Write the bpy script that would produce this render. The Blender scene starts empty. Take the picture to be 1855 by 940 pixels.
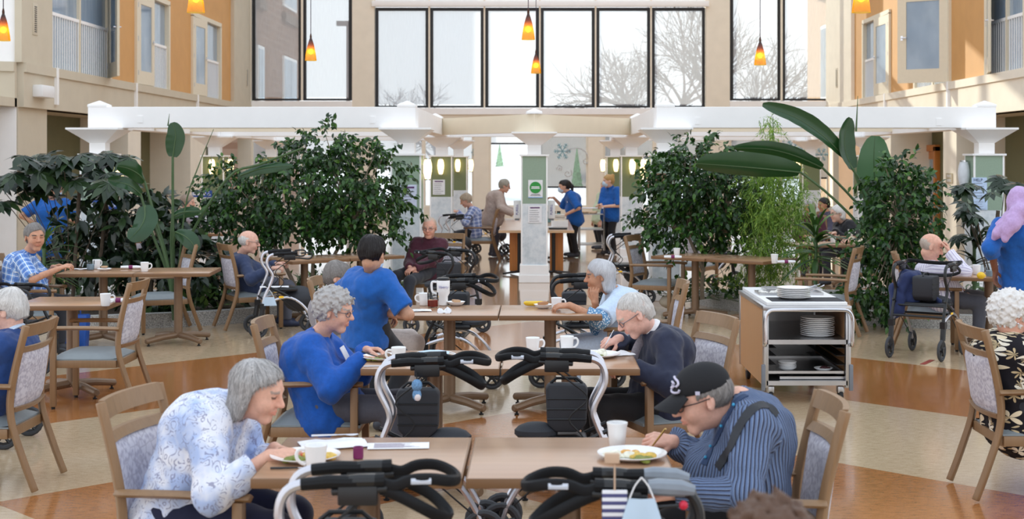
import bpy, bmesh, math, random
import numpy as np
from mathutils import Vector, Matrix, Euler
R = math.radians
SC = bpy.context.scene
COL = SC.collection
# ------------------------------------------------------------------ camera, sky, sun, exposure
FPX, CX, CY, HC = 2576.0, 975.0, 289.0, 1.87
cam_d = bpy.data.cameras.new('camera')
cam = bpy.data.objects.new('camera', cam_d); COL.objects.link(cam)
cam.location = (0, 0, HC); cam.rotation_euler = (math.pi/2, 0, 0)
cam_d.sensor_width = 36.0; cam_d.lens = 36.0*FPX/1855
cam_d.shift_x = (927.5-CX)/1855; cam_d.shift_y = (CY-470)/1855
cam_d.clip_end = 400
cam_d.dof.use_dof = True; cam_d.dof.focus_distance = 10.0; cam_d.dof.aperture_fstop = 4.2
SC.camera = cam
SC.view_settings.view_transform = 'Standard'; SC.view_settings.look = 'None'
SC.view_settings.gamma = 1.0; SC.view_settings.use_curve_mapping = False
SC.view_settings.exposure = 0.1
W = bpy.data.worlds.new('world'); SC.world = W; W.use_nodes = True
_n = W.node_tree.nodes; _l = W.node_tree.links; _n.clear()
_tc = _n.new('ShaderNodeTexCoord'); _sx = _n.new('ShaderNodeSeparateXYZ'); _rp = _n.new('ShaderNodeValToRGB')
_bg = _n.new('ShaderNodeBackground'); _wo = _n.new('ShaderNodeOutputWorld')
_l.new(_tc.outputs['Generated'], _sx.inputs[0]); _l.new(_sx.outputs['Z'], _rp.inputs[0])
_rp.color_ramp.elements[0].position = 0.0; _rp.color_ramp.elements[0].color = (0.97, 0.98, 1.0, 1)
_rp.color_ramp.elements[1].position = 0.6; _rp.color_ramp.elements[1].color = (0.80, 0.89, 1.0, 1)
_l.new(_rp.outputs[0], _bg.inputs[0]); _bg.inputs[1].default_value = 1.35
_l.new(_bg.outputs[0], _wo.inputs[0])
sun_d = bpy.data.lights.new('sun', 'SUN'); sun_d.energy = 3.6; sun_d.angle = R(0.6); sun_d.color = (1.0, 0.9, 0.74)
sun = bpy.data.objects.new('sun', sun_d); COL.objects.link(sun)
sun.rotation_euler = Vector((0.45, -0.80, -0.29)).to_track_quat('-Z', 'Y').to_euler()

# ------------------------------------------------------------------ pixel helpers (photo pixels -> places in the room)
def at_depth(px, py, Y):
    return Vector(((px-CX)*Y/FPX, Y, HC-(py-CY)*Y/FPX))
def at_height(px, py, h=0.0):
    Y = FPX*(HC-h)/(py-CY)
    return Vector(((px-CX)*Y/FPX, Y, h))
def on_side(px, py, X):
    Y = X*FPX/(px-CX)
    return Vector((X, Y, HC-(py-CY)*Y/FPX))

# ------------------------------------------------------------------ tags and linking
def tag(o, label=None, cat=None, group=None, kind=None):
    if label: o['label'] = label
    if cat: o['category'] = cat
    if group: o['group'] = group
    if kind: o['kind'] = kind
    return o
def empty(name, loc=(0,0,0), rz=0.0, label=None, cat=None, group=None, kind=None):
    o = bpy.data.objects.new(name, None); COL.objects.link(o)
    o.empty_display_size = 0.1
    o.location = loc; o.rotation_euler = (0, 0, rz)
    return tag(o, label, cat, group, kind)
KIDS = {}
def link(name, me, mats=None, parent=None, loc=None, rot=None):
    o = bpy.data.objects.new(name, me); COL.objects.link(o)
    if mats is not None:
        for m in (mats if isinstance(mats, (list, tuple)) else [mats]): me.materials.append(m)
    if parent is not None:
        o.parent = parent; KIDS.setdefault(parent, []).append(o)
    if loc is not None: o.location = loc
    if rot is not None: o.rotation_euler = rot
    return o
def copy_tree(o, parent=None):
    c = o.copy(); COL.objects.link(c)
    if parent is not None:
        c.parent = parent; KIDS.setdefault(parent, []).append(c)
    for ch in list(KIDS.get(o, [])): copy_tree(ch, c)
    return c
def dup(o, loc=None, rz=None, label=None, group=None, cat=None):
    c = copy_tree(o)
    if loc is not None: c.location = loc
    if rz is not None: c.rotation_euler = (0, 0, rz)
    return tag(c, label, cat, group)

# ------------------------------------------------------------------ materials
def lin(c):
    out = []
    for v in c[:3]:
        v = v/255.0
        out.append(v/12.92 if v <= 0.04045 else ((v+0.055)/1.055)**2.4)
    return (*out, 1.0)
MATS = {}
class NT:
    def __init__(s, name):
        s.m = bpy.data.materials.new(name); s.m.use_nodes = True
        s.nt = s.m.node_tree; s.n = s.nt.nodes; s.l = s.nt.links
        s.b = s.n['Principled BSDF']; s.out = s.n['Material Output']
    def new(s, t, **kw):
        nd = s.n.new('ShaderNode'+t)
        for k, v in kw.items(): setattr(nd, k, v)
        return nd
    def link(s, a, b): s.l.new(a, b)
    def coord(s, which='Object', scale=(1,1,1), rot=(0,0,0)):
        tc = s.new('TexCoord'); mp = s.new('Mapping')
        mp.inputs['Scale'].default_value = scale if isinstance(scale, (tuple, list)) else (scale,)*3
        mp.inputs['Rotation'].default_value = rot
        s.link(tc.outputs[which], mp.inputs[0]); return mp.outputs[0]
    def attr(s, name):
        a = s.new('Attribute'); a.attribute_name = name; return a
    def ramp(s, fac, stops, interp='LINEAR'):
        r = s.new('ValToRGB'); r.color_ramp.interpolation = interp
        els = r.color_ramp.elements
        while len(els) < len(stops): els.new(0.5)
        for e, (p, c) in zip(els, stops): e.position = p; e.color = c
        s.link(fac, r.inputs[0]); return r.outputs[0]
    def math(s, op, a, b=None, c=None):
        m = s.new('Math'); m.operation = op
        for i, v in enumerate((a, b, c)):
            if v is None: continue
            if isinstance(v, (int, float)): m.inputs[i].default_value = v
            else: s.link(v, m.inputs[i])
        return m.outputs[0]
    def mix(s, fac, a, b, blend='MIX'):
        m = s.new('MixRGB'); m.blend_type = blend
        for i, v in zip((0, 1, 2), (fac, a, b)):
            if isinstance(v, (int, float)): m.inputs[i].default_value = v
            elif isinstance(v, tuple): m.inputs[i].default_value = v
            else: s.link(v, m.inputs[i])
        return m.outputs[0]
    def noise(s, vec, scale, detail=3.0, rough=0.5):
        n = s.new('TexNoise'); n.inputs['Scale'].default_value = scale
        n.inputs['Detail'].default_value = detail; n.inputs['Roughness'].default_value = rough
        if vec is not None: s.link(vec, n.inputs['Vector'])
        return n.outputs[0]
    def voro(s, vec, scale, feature='F1'):
        n = s.new('TexVoronoi'); n.feature = feature; n.inputs['Scale'].default_value = scale
        if vec is not None: s.link(vec, n.inputs['Vector'])
        return n
    def color(s, c):
        if isinstance(c, tuple): s.b.inputs['Base Color'].default_value = c
        else: s.link(c, s.b.inputs['Base Color'])
    def bump(s, h, strength=0.2, dist=0.01):
        b = s.new('Bump'); b.inputs['Strength'].default_value = strength; b.inputs['Distance'].default_value = dist
        s.link(h, b.inputs['Height']); s.link(b.outputs[0], s.b.inputs['Normal'])
    def set(s, rough=0.5, metal=0.0, spec=None, **kw):
        s.b.inputs['Roughness'].default_value = rough; s.b.inputs['Metallic'].default_value = metal
        if spec is not None: s.b.inputs['Specular IOR Level'].default_value = spec
        for k, v in kw.items(): s.b.inputs[k].default_value = v
        return s
def M(name, rgb, rough=0.5, metal=0.0, var=0.08, scale=18.0, bump=0.0, spec=None, coord='Object', sheen=0.0):
    """plain procedural material: base colour with a soft noise variation"""
    if name in MATS: return MATS[name]
    t = NT(name); t.set(rough, metal, spec)
    c = lin(rgb)
    v = t.coord(coord)
    n = t.noise(v, scale, 3)
    lo = tuple(x*(1-var) for x in c[:3])+(1,); hi = tuple(min(1, x*(1+var)) for x in c[:3])+(1,)
    t.color(t.ramp(n, [(0.3, lo), (0.7, hi)]))
    if bump: t.bump(n, bump, 0.004)
    if sheen: t.b.inputs['Sheen Weight'].default_value = sheen
    MATS[name] = t.m; return t.m
def Memit(name, rgb, strength):
    if name in MATS: return MATS[name]
    t = NT(name); t.set(0.4); t.color(lin(rgb))
    t.b.inputs['Emission Color'].default_value = lin(rgb); t.b.inputs['Emission Strength'].default_value = strength
    MATS[name] = t.m; return t.m
def Mwood(name, rgb, rough=0.42, scale=1.0, axis='X', contrast=0.16):
    if name in MATS: return MATS[name]
    t = NT(name); t.set(rough); c = lin(rgb)
    s = {'X': (2, 30, 30), 'Y': (30, 2, 30), 'Z': (30, 30, 2)}[axis]
    v = t.coord('Object', tuple(a*scale for a in s))
    n = t.noise(v, 1.4, 4, 0.6)
    lo = tuple(x*(1-contrast) for x in c[:3])+(1,); hi = tuple(min(1, x*(1+contrast)) for x in c[:3])+(1,)
    t.color(t.ramp(n, [(0.3, lo), (0.72, hi)])); t.bump(n, 0.05, 0.002)
    MATS[name] = t.m; return t.m

# ------------------------------------------------------------------ mesh builder
class MB:
    def __init__(s): s.v = []; s.f = []; s.mi = []
    def add(s, vs, fs, mi=0):
        o = len(s.v); s.v.extend([tuple(v) for v in vs])
        for f in fs: s.f.append([i+o for i in f]); s.mi.append(mi)
    def box(s, c, size, rot=None, mi=0, taper=None):
        hx, hy, hz = size[0]/2, size[1]/2, size[2]/2
        tp = taper or (1, 1)
        pts = [(-hx,-hy,-hz),(hx,-hy,-hz),(hx,hy,-hz),(-hx,hy,-hz),(-hx*tp[0],-hy*tp[1],hz),(hx*tp[0],-hy*tp[1],hz),(hx*tp[0],hy*tp[1],hz),(-hx*tp[0],hy*tp[1],hz)]
        m = rot.to_3x3() if isinstance(rot, Matrix) else (Euler(rot).to_matrix() if rot is not None else None)
        c = Vector(c)
        pts = [(m @ Vector(p) if m is not None else Vector(p)) + c for p in pts]
        s.add(pts, [(0,3,2,1),(4,5,6,7),(0,1,5,4),(1,2,6,5),(2,3,7,6),(3,0,4,7)], mi)
        return s
    def bb(s, x0, x1, y0, y1, z0, z1, mi=0):
        return s.box(((x0+x1)/2,(y0+y1)/2,(z0+z1)/2), (abs(x1-x0),abs(y1-y0),abs(z1-z0)), None, mi)
    def tube(s, pts, r, n=8, closed=False, mi=0, flat=None, cap=True):
        pts = [Vector(p) for p in pts]; N = len(pts)
        rs = list(r) if isinstance(r, list) else [r]*N
        ring0 = len(s.v); up = None
        for i, p in enumerate(pts):
            if closed: d = pts[(i+1) % N]-pts[i-1]
            else: d = pts[min(i+1, N-1)]-pts[max(i-1, 0)]
            if d.length < 1e-9: d = Vector((0,0,1))
            d.normalize()
            if up is None:
                up = Vector((0,0,1)) if abs(d.z) < 0.9 else Vector((1,0,0))
                if flat is not None: up = Vector(flat)
            a = d.cross(up)
            if a.length < 1e-6: a = d.cross(Vector((0.3,1,0.2)))
            a.normalize(); b = a.cross(d).normalized(); up = b
            rr = rs[i]; ra, rb = rr if isinstance(rr, (tuple, list)) else (rr, rr)
            for k in range(n):
                t = 2*math.pi*k/n
                s.v.append(tuple(p + a*(ra*math.cos(t)) + b*(rb*math.sin(t))))
        for i in range(N if closed else N-1):
            j = (i+1) % N
            for k in range(n):
                k2 = (k+1) % n
                s.f.append([ring0+i*n+k, ring0+i*n+k2, ring0+j*n+k2, ring0+j*n+k]); s.mi.append(mi)
        if cap and not closed:
            s.f.append([ring0+k for k in range(n)][::-1]); s.mi.append(mi)
            s.f.append([ring0+(N-1)*n+k for k in range(n)]); s.mi.append(mi)
        return s
    def lathe(s, prof, n=20, c=(0,0,0), mi=0, rot=None, cap=True):
        o = len(s.v); c = Vector(c)
        m = rot if rot is not None else None
        for (r, z) in prof:
            for k in range(n):
                t = 2*math.pi*k/n; p = Vector((r*math.cos(t), r*math.sin(t), z))
                if m is not None: p = m @ p
                s.v.append(tuple(p+c))
        for i in range(len(prof)-1):
            for k in range(n):
                k2 = (k+1) % n
                s.f.append([o+i*n+k, o+i*n+k2, o+(i+1)*n+k2, o+(i+1)*n+k]); s.mi.append(mi)
        if cap:
            s.f.append([o+k for k in range(n)][::-1]); s.mi.append(mi)
            e = o+(len(prof)-1)*n
            s.f.append([e+k for k in range(n)]); s.mi.append(mi)
        return s
    def prism(s, poly, d0, d1, fn=None, mi=0):
        """polygon (a,b) extruded from d0 to d1; fn maps (a,b,d) to a point"""
        fn = fn or (lambda a, b, d: (a, b, d)); n = len(poly)
        vs = [fn(a, b, d0) for a, b in poly]+[fn(a, b, d1) for a, b in poly]
        fs = [list(range(n))[::-1], [n+i for i in range(n)]]+[[i, (i+1) % n, n+(i+1) % n, n+i] for i in range(n)]
        s.add(vs, fs, mi); return s
    def ball(s, c, r, n=10, mi=0, rot=None):
        r3 = r if isinstance(r, (tuple, list)) else (r, r, r)
        o = len(s.v); c = Vector(c); rows = max(4, n//2+1)
        for i in range(rows+1):
            th = math.pi*i/rows
            for k in range(n):
                t = 2*math.pi*k/n
                p = Vector((r3[0]*math.sin(th)*math.cos(t), r3[1]*math.sin(th)*math.sin(t), -r3[2]*math.cos(th)))
                if rot is not None: p = rot @ p
                s.v.append(tuple(p+c))
        for i in range(rows):
            for k in range(n):
                k2 = (k+1) % n
                s.f.append([o+i*n+k, o+i*n+k2, o+(i+1)*n+k2, o+(i+1)*n+k]); s.mi.append(mi)
        return s
    def sheet(s, rows, mi=0, thick=0.0):
        """grid of points; thick>0 gives it a second side"""
        nr, nc = len(rows), len(rows[0]); o = len(s.v)
        for r_ in rows:
            for p in r_: s.v.append(tuple(p))
        for i in range(nr-1):
            for j in range(nc-1):
                s.f.append([o+i*nc+j, o+i*nc+j+1, o+(i+1)*nc+j+1, o+(i+1)*nc+j]); s.mi.append(mi)
        return s
    def mesh(s, bevel=0.0, smooth=35, seg=2, solid=0.0):
        me = bpy.data.meshes.new('mesh'); me.from_pydata(s.v, [], s.f)
        bm = bmesh.new(); bm.from_mesh(me)
        bm.faces.ensure_lookup_table()
        for f, mi in zip(bm.faces, s.mi): f.material_index = mi
        bmesh.ops.remove_doubles(bm, verts=bm.verts, dist=1e-5)
        bmesh.ops.dissolve_degenerate(bm, edges=bm.edges, dist=1e-6)
        if solid: bmesh.ops.solidify(bm, geom=bm.faces[:], thickness=solid)
        bmesh.ops.recalc_face_normals(bm, faces=bm.faces)
        if bevel:
            ed = [e for e in bm.edges if len(e.link_faces) == 2 and e.calc_face_angle(0) > R(30)]
            bmesh.ops.bevel(bm, geom=ed, offset=bevel, segments=seg, affect='EDGES', profile=0.5, clamp_overlap=True)
        bm.to_mesh(me); bm.free()
        if smooth:
            me.shade_smooth(); me.set_sharp_from_angle(angle=R(smooth))
        return me
    def build(s, name, mats, parent=None, bevel=0.0, smooth=35, loc=None, rot=None, seg=2, solid=0.0):
        return link(name, s.mesh(bevel, smooth, seg, solid), mats, parent, loc, rot)
def struct(o, label=None): return tag(o, label, kind='structure')

def text_mesh(txt, size, align='CENTER', extrude=0.0, spacing=1.0):
    cu = bpy.data.curves.new('lettering', 'FONT'); cu.body = txt; cu.size = size; cu.align_x = align; cu.align_y = 'CENTER'
    cu.extrude = extrude; cu.space_line = spacing; cu.resolution_u = 3
    o = bpy.data.objects.new('lettering', cu); COL.objects.link(o)
    bpy.context.view_layer.update()
    dg = bpy.context.evaluated_depsgraph_get()
    me = bpy.data.meshes.new_from_object(o.evaluated_get(dg))
    bpy.data.objects.remove(o); bpy.data.curves.remove(cu)
    return me
def text(name, txt, size, mat, parent, loc, rot=(math.pi/2, 0, 0), align='CENTER', extrude=0.001, spacing=1.0):
    me = text_mesh(txt, size, align, extrude, spacing); me.materials.clear()
    return link(name, me, mat, parent, loc, rot)
def smooth_path(pts, n=6):
    """Catmull-Rom through the points"""
    P = [Vector(p) for p in pts]; out = []
    for i in range(len(P)-1):
        p0, p1, p2, p3 = P[max(i-1,0)], P[i], P[i+1], P[min(i+2,len(P)-1)]
        for k in range(n):
            t = k/n
            out.append(0.5*((2*p1)+(-p0+p2)*t+(2*p0-5*p1+4*p2-p3)*t*t+(-p0+3*p1-3*p2+p3)*t**3))
    out.append(P[-1]); return out
# ================================================================== THE ROOM
YB = 44.0; XW = 9.0
cream = M('cream_paint', (238,229,212), 0.75, var=0.03, scale=3)
tanp = M('tan_paint', (204,193,172), 0.75, var=0.03, scale=3)
orange = M('orange_paint', (210,158,96), 0.7, var=0.04, scale=2.5)
olive = M('olive_paint', (112,112,82), 0.75, var=0.04, scale=3)
white_p = M('white_paint', (249,248,247), 0.6, var=0.02, scale=4)
beige_in = M('beam_paint', (236,224,200), 0.65, var=0.02, scale=4)
sage = M('sage_panel', (150,170,150), 0.85, var=0.07, scale=160, bump=0.1)
sage_dark = M('moss_panel', (122,132,98), 0.85, var=0.07, scale=160, bump=0.1)
black_fr = M('black_frame', (22,24,28), 0.45)
dark_metal = M('dark_metal', (48,48,50), 0.4, 0.6)
chrome = M('chrome', (215,215,220), 0.16, 1.0, var=0.02)
steel = M('steel', (190,190,192), 0.3, 1.0, var=0.06, scale=6)
white_pl = M('white_plastic', (236,236,236), 0.4, var=0.02)
paper = M('paper', (238,238,240), 0.8, var=0.015)
ink = M('ink', (70,72,84), 0.8)
def marble():
    t = NT('marbled_wainscot'); t.set(0.35); v = t.coord('Object', 3.0)
    n = t.noise(v, 2.6, 8, 0.62)
    t.color(t.ramp(n, [(0.35, lin((196,206,212))), (0.5, lin((216,223,228))), (0.68, lin((232,236,238)))])); return t.m
marble_m = marble()
def floor_mat():
    t = NT('linoleum'); t.set(0.2, 0, 0.5); t.b.inputs['Coat Roughness'].default_value = .06
    tc = t.new('TexCoord'); s = t.new('SeparateXYZ'); t.link(tc.outputs['Object'], s.inputs[0])
    ax = t.math('ABSOLUTE', t.math('ADD', s.outputs[0], 0.05))
    ay = t.math('ABSOLUTE', t.math('SUBTRACT', s.outputs[1], 7.75))
    d = t.math('ADD', ax, ay)
    small = t.math('ADD', t.math('ABSOLUTE', t.math('ADD', s.outputs[0], 0.4)), t.math('ABSOLUTE', t.math('SUBTRACT', s.outputs[1], 7.55)))
    b1 = t.math('MULTIPLY', t.math('LESS_THAN', d, 2.92), t.math('GREATER_THAN', small, 0.62))
    b2 = t.math('MULTIPLY', t.math('GREATER_THAN', d, 5.75), t.math('LESS_THAN', d, 8.7))
    band = t.math('MINIMUM', t.math('ADD', b1, b2), 1.0)
    far = t.math('GREATER_THAN', s.outputs[1], 18.0)
    v = t.coord('Object', (1, 1, 1))
    n1 = t.noise(t.coord('Object', (7, 18, 7)), 2.2, 6, 0.7); n2 = t.noise(t.coord('Object', (60, 60, 60)), 2.0, 3, 0.6)
    n = t.math('ADD', t.math('MULTIPLY', n1, 0.6), t.math('MULTIPLY', n2, 0.4))
    tan = t.ramp(n, [(0.36, lin((172,147,116))), (0.5, lin((194,169,137))), (0.64, lin((208,186,156)))])
    org = t.ramp(n, [(0.36, lin((138,84,42))), (0.5, lin((163,104,56))), (0.64, lin((180,121,72)))])
    red = t.ramp(n, [(0.36, lin((176,138,104))), (0.5, lin((192,154,120))), (0.64, lin((204,170,136)))])
    c = t.mix(band, tan, org); c = t.mix(far, c, red); t.color(c)
    t.bump(t.noise(v, 3.0, 2), 0.02, 0.01)
    t.link(t.math('MULTIPLY_ADD', far, 0.45, 0.12), t.b.inputs['Coat Weight'])
    t.link(t.math('MULTIPLY_ADD', n1, 0.12, t.math('MULTIPLY_ADD', far, -0.05, 0.09)), t.b.inputs['Roughness'])
    return t.m
b = MB().bb(-14, 14, -3, YB, -0.1, 0); struct(b.build('floor', floor_mat(), smooth=0))

# --- back wall: piers, spandrels and window bays
PX = 44.0/FPX
def bx_(px): return (px-CX)*PX
SILL_C, SILL_S, HEAD, TRANS = 3.48, 3.70, 6.58, 6.74
xs_p = [(-9.3,-8.88), (-5.76,-5.07), (5.19,5.93), (9.12,9.3)]
bw = MB()
for x0, x1 in xs_p:
    bw.bb(x0, x1, YB, YB+0.45, 0.42, 2.75); bw.bb(x0, x1, YB, YB+0.45, 3.3, 9.6)
for x0, x1 in ((-2.0,-1.52),(1.54,2.02)): bw.bb(x0, x1, YB, YB+0.45, 0.42, 2.75)
bw.bb(-9.3, 9.3, YB, YB+0.45, 0, 0.42)
bw.bb(-9.3, 9.3, YB, YB+0.45, 2.75, 3.3); bw.bb(-9.3, 9.3, YB, YB+0.45, 9.6, 12)
struct(bw.build('wall_back', cream, smooth=0))
st = MB()
st.bb(-8.88, -5.76, YB-0.04, YB+0.4, 3.28, SILL_S-0.02); st.bb(5.93, 9.12, YB-0.04, YB+0.4, 3.28, SILL_S-0.02); st.bb(-5.07, 5.19, YB-0.06, YB+0.4, 3.26, SILL_C-0.02)
struct(st.build('trim_1', white_p, smooth=0, bevel=0.01))
def glass_mat():
    t = NT('window_glass'); tr = t.new('BsdfTransparent'); tr.inputs[0].default_value = (0.93,0.96,0.97,1)
    gl = t.new('BsdfGlossy'); gl.inputs['Roughness'].default_value = 0.03
    fr = t.new('Fresnel'); fr.inputs[0].default_value = 1.35
    mx = t.new('MixShader'); t.link(fr.outputs[0], mx.inputs[0]); t.link(tr.outputs[0], mx.inputs[1]); t.link(gl.outputs[0], mx.inputs[2])
    t.link(mx.outputs[0], t.out.inputs[0]); return t.m
glass = glass_mat()
def shade_mat(name, rgb, see):
    t = NT(name); tr = t.new('BsdfTransparent'); tl = t.new('BsdfTranslucent'); df = t.new('BsdfDiffuse')
    tl.inputs[0].default_value = lin(rgb); df.inputs[0].default_value = lin(rgb)
    m1 = t.new('MixShader'); m1.inputs[0].default_value = 0.4; t.link(tl.outputs[0], m1.inputs[1]); t.link(df.outputs[0], m1.inputs[2])
    m2 = t.new('MixShader'); v = t.coord('Object', (40,40,1.5)); n = t.noise(v, 2, 3)
    t.link(t.math('MULTIPLY_ADD', n, 0.12, see-0.06), m2.inputs[0]); t.link(m1.outputs[0], m2.inputs[1]); t.link(tr.outputs[0], m2.inputs[2])
    t.link(m2.outputs[0], t.out.inputs[0]); return t.m
shade_soft = shade_mat('solar_shade_dense', (236,238,242), 0.42)
shade_open = shade_mat('solar_shade_open', (236,236,238), 0.56)
shade_grey = shade_mat('solar_shade_grey', (150,147,146), 0.14)
wn = [0]
def bay(x0, x1, z0, z1, shade=None, frame=black_fr, fw=0.1, shade_z=None, y=YB+0.12, parts=None):
    wn[0] += 1
    e = struct(empty('window_%d' % wn[0], ((x0+x1)/2, y, z0)))
    w = (x1-x0)/2; h = z1-z0
    f = MB(); f.bb(-w, -w+fw, -0.05, 0.05, 0, h); f.bb(w-fw, w, -0.05, 0.05, 0, h); f.bb(-w+fw, w-fw, -0.05, 0.05, 0, fw*0.6); f.bb(-w+fw, w-fw, -0.05, 0.05, h-fw, h)
    f.build('window_frame', frame, e, smooth=0)
    MB().bb(-w+fw*0.5, w-fw*0.5, 0.0, 0.008, fw*0.3, h-fw*0.5).build('pane', glass, e, smooth=0)
    if shade:
        zb = shade_z if shade_z is not None else fw
        MB().sheet([[(-w+fw, -0.06, zb), (w-fw, -0.06, zb)], [(-w+fw, -0.06, h-fw), (w-fw, -0.06, h-fw)]]).build('roller_shade', shade, e, smooth=0)
        if shade_z is not None: MB().bb(-w+fw, w-fw, -0.075, -0.045, zb-0.05, zb).build('hem_bar', dark_metal, e, smooth=0)
    return e
mpx = [678, 777.5, 877.5, 978, 1079, 1179.5, 1279]
for i in range(6):
    bay(bx_(mpx[i])+0.02, bx_(mpx[i+1])-0.02, SILL_C, HEAD, shade_soft if i < 3 else shade_open)
for a, c_, sh in ((455,547,shade_open),(547,638,shade_open),(1322,1416,shade_open),(1416,1508,shade_open)):
    bay(bx_(a)+0.02, bx_(c_)-0.02, SILL_S, 9.6, sh)
for i in range(6): bay(bx_(mpx[i])+0.02, bx_(mpx[i+1])-0.02, TRANS+0.06, 9.6, None, frame=white_p)
mu = MB()
for p in mpx[1:-1]: mu.box((bx_(p), YB+0.06, 6.4), (0.05, 0.14, 6.2-0.3))
for p in (547, 1416): mu.box((bx_(p), YB+0.06, 6.65), (0.06, 0.14, 5.9))
struct(mu.build('trim_2', cream, smooth=0))
cs = MB().bb(bx_(674), bx_(1284), YB-0.1, YB+0.1, HEAD+0.02, TRANS+0.03)
struct(cs.build('trim_3', white_p, bevel=0.01))
# lower windows
GZ, GT = 0.42, 2.76
def low(x0, x1, sh, sz): return bay(x0, x1, GZ, GT, sh, frame=cream, fw=0.06, shade_z=sz)
low(-1.52, 0.0, shade_soft, 1.97); low(0.0, 1.54, shade_grey, 0.62)
for a, c_ in ((-5.07,-3.55),(-3.55,-2.0)): low(a, c_, shade_soft, 1.2)
for a, c_ in ((2.02,3.6),(3.6,5.19)): low(a, c_, shade_grey, 1.55)
for a, c_ in ((-8.88,-7.31),(-7.31,-5.76)): low(a, c_, shade_soft, 1.2)
for a, c_ in ((5.93,7.5),(7.5,9.0)): low(a, c_, shade_grey, 0.9)
# winter decorations stuck on the shades
def decal(name, rgb):
    t = NT(name); tl = t.new('BsdfTranslucent'); df = t.new('BsdfDiffuse'); n = t.noise(t.coord('Object', 9), 2, 3); c = t.ramp(n, [(.35, lin(tuple(int(v*.86) for v in rgb))), (.65, lin(rgb))]); t.link(c, tl.inputs[0]); t.link(c, df.inputs[0])
    m = t.new('MixShader'); m.inputs[0].default_value = .25; t.link(tl.outputs[0], m.inputs[1]); t.link(df.outputs[0], m.inputs[2]); t.link(m.outputs[0], t.out.inputs[0]); return t.m
ice = decal('ice_blue_decal', (206,234,242)); mint = decal('mint_decal', (220,246,230)); snowy = decal('white_decal', (250,250,252))
def snowflake(px, py, r, label):
    p = at_depth(px, py, YB+0.02); b = MB()
    for k in range(6):
        a = k*math.pi/3; d = Vector((math.cos(a), 0, math.sin(a)))
        b.tube([(0,0,0), d*r], r*0.06, 5)
        for t, l in ((0.45, 0.32), (0.72, 0.28)):
            for s_ in (1, -1):
                a2 = a+s_*0.9; b.tube([d*r*t, d*r*t+Vector((math.cos(a2),0,math.sin(a2)))*r*l], r*0.05, 5)
    o = b.build('snowflake_decal', ice, loc=p); tag(o, label, 'decoration', 'snowflakes on the far windows')
for i, (px, py, r, lb) in enumerate(((1019,274,0.27,'pale blue snowflake above the mint tree decal on far window shade'),(1345,291,0.3,'big pale blue snowflake behind the long banana leaf'),(1384,284,0.32,'pale blue snowflake showing beside the wispy green tree top'),(1437,270,0.3,'pale blue snowflake high on the shade over the drooping banana leaf'),(1488,280,0.22,'small pale blue snowflake beside the cream capital'),(860,276,0.12,'tiny snowflake decal hanging near the rolled shade'))):
    snowflake(px, py, r, lb)
def tree_decal(px, pyb, h, w, label):
    p = at_depth(px, pyb, YB+0.02); b = MB(); n = 7; rng = random.Random(3); L = []
    pts_r = []; pts_l = []
    for i in range(n):
        z0 = h*i/n; ww = w*(1-i/n)
        pts_r += [(ww, z0+0.02), (ww*0.72, z0+h/n*0.7)]; pts_l += [(-ww, z0), (-ww*0.7, z0+h/n*0.75)]
    b.prism(pts_r+[(0, h)]+pts_l[::-1], -0.006, 0.006, lambda a, c, d: (a, d, c))
    tag(b.build('tree_decal', mint, loc=p), label, 'decoration')
tree_decal(1045, 338, 1.2, 0.2, 'mint green fir tree picture with swirls on far window shade')
tree_decal(905, 302, 0.7, 0.14, 'faint mint fir tree picture high on bright far window')
def swirl(px, py, pts, label):
    p = at_depth(px, py, YB+0.02)
    tag(MB().tube(smooth_path([(x,0,z) for x, z in pts], 8), 0.022, 6).build('swirl_decal', snowy, loc=p), label, 'decoration', 'white swirls on the far shade')
swirl(1045, 275, [(-0.35,-0.02),(-0.15,0.1),(0.1,0.1),(0.3,-0.05),(0.36,-0.28),(0.26,-0.38),(0.2,-0.28),(0.28,-0.22)], 'white curl arching over the mint fir tree picture')
swirl(1028, 306, [(-0.34,-0.02),(-0.28,0.1),(-0.18,0.06),(-0.2,-0.04),(-0.27,-0.02),(-0.22,0.03)], 'small white curl beside the mint fir tree picture')
swirl(1035, 314, [(0,0.1),(0.0,-0.05),(-0.12,-0.1),(-0.2,-0.02),(-0.12,0.06),(-0.07,-0.01)], 'white double curl below the big snowflake picture')

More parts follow.
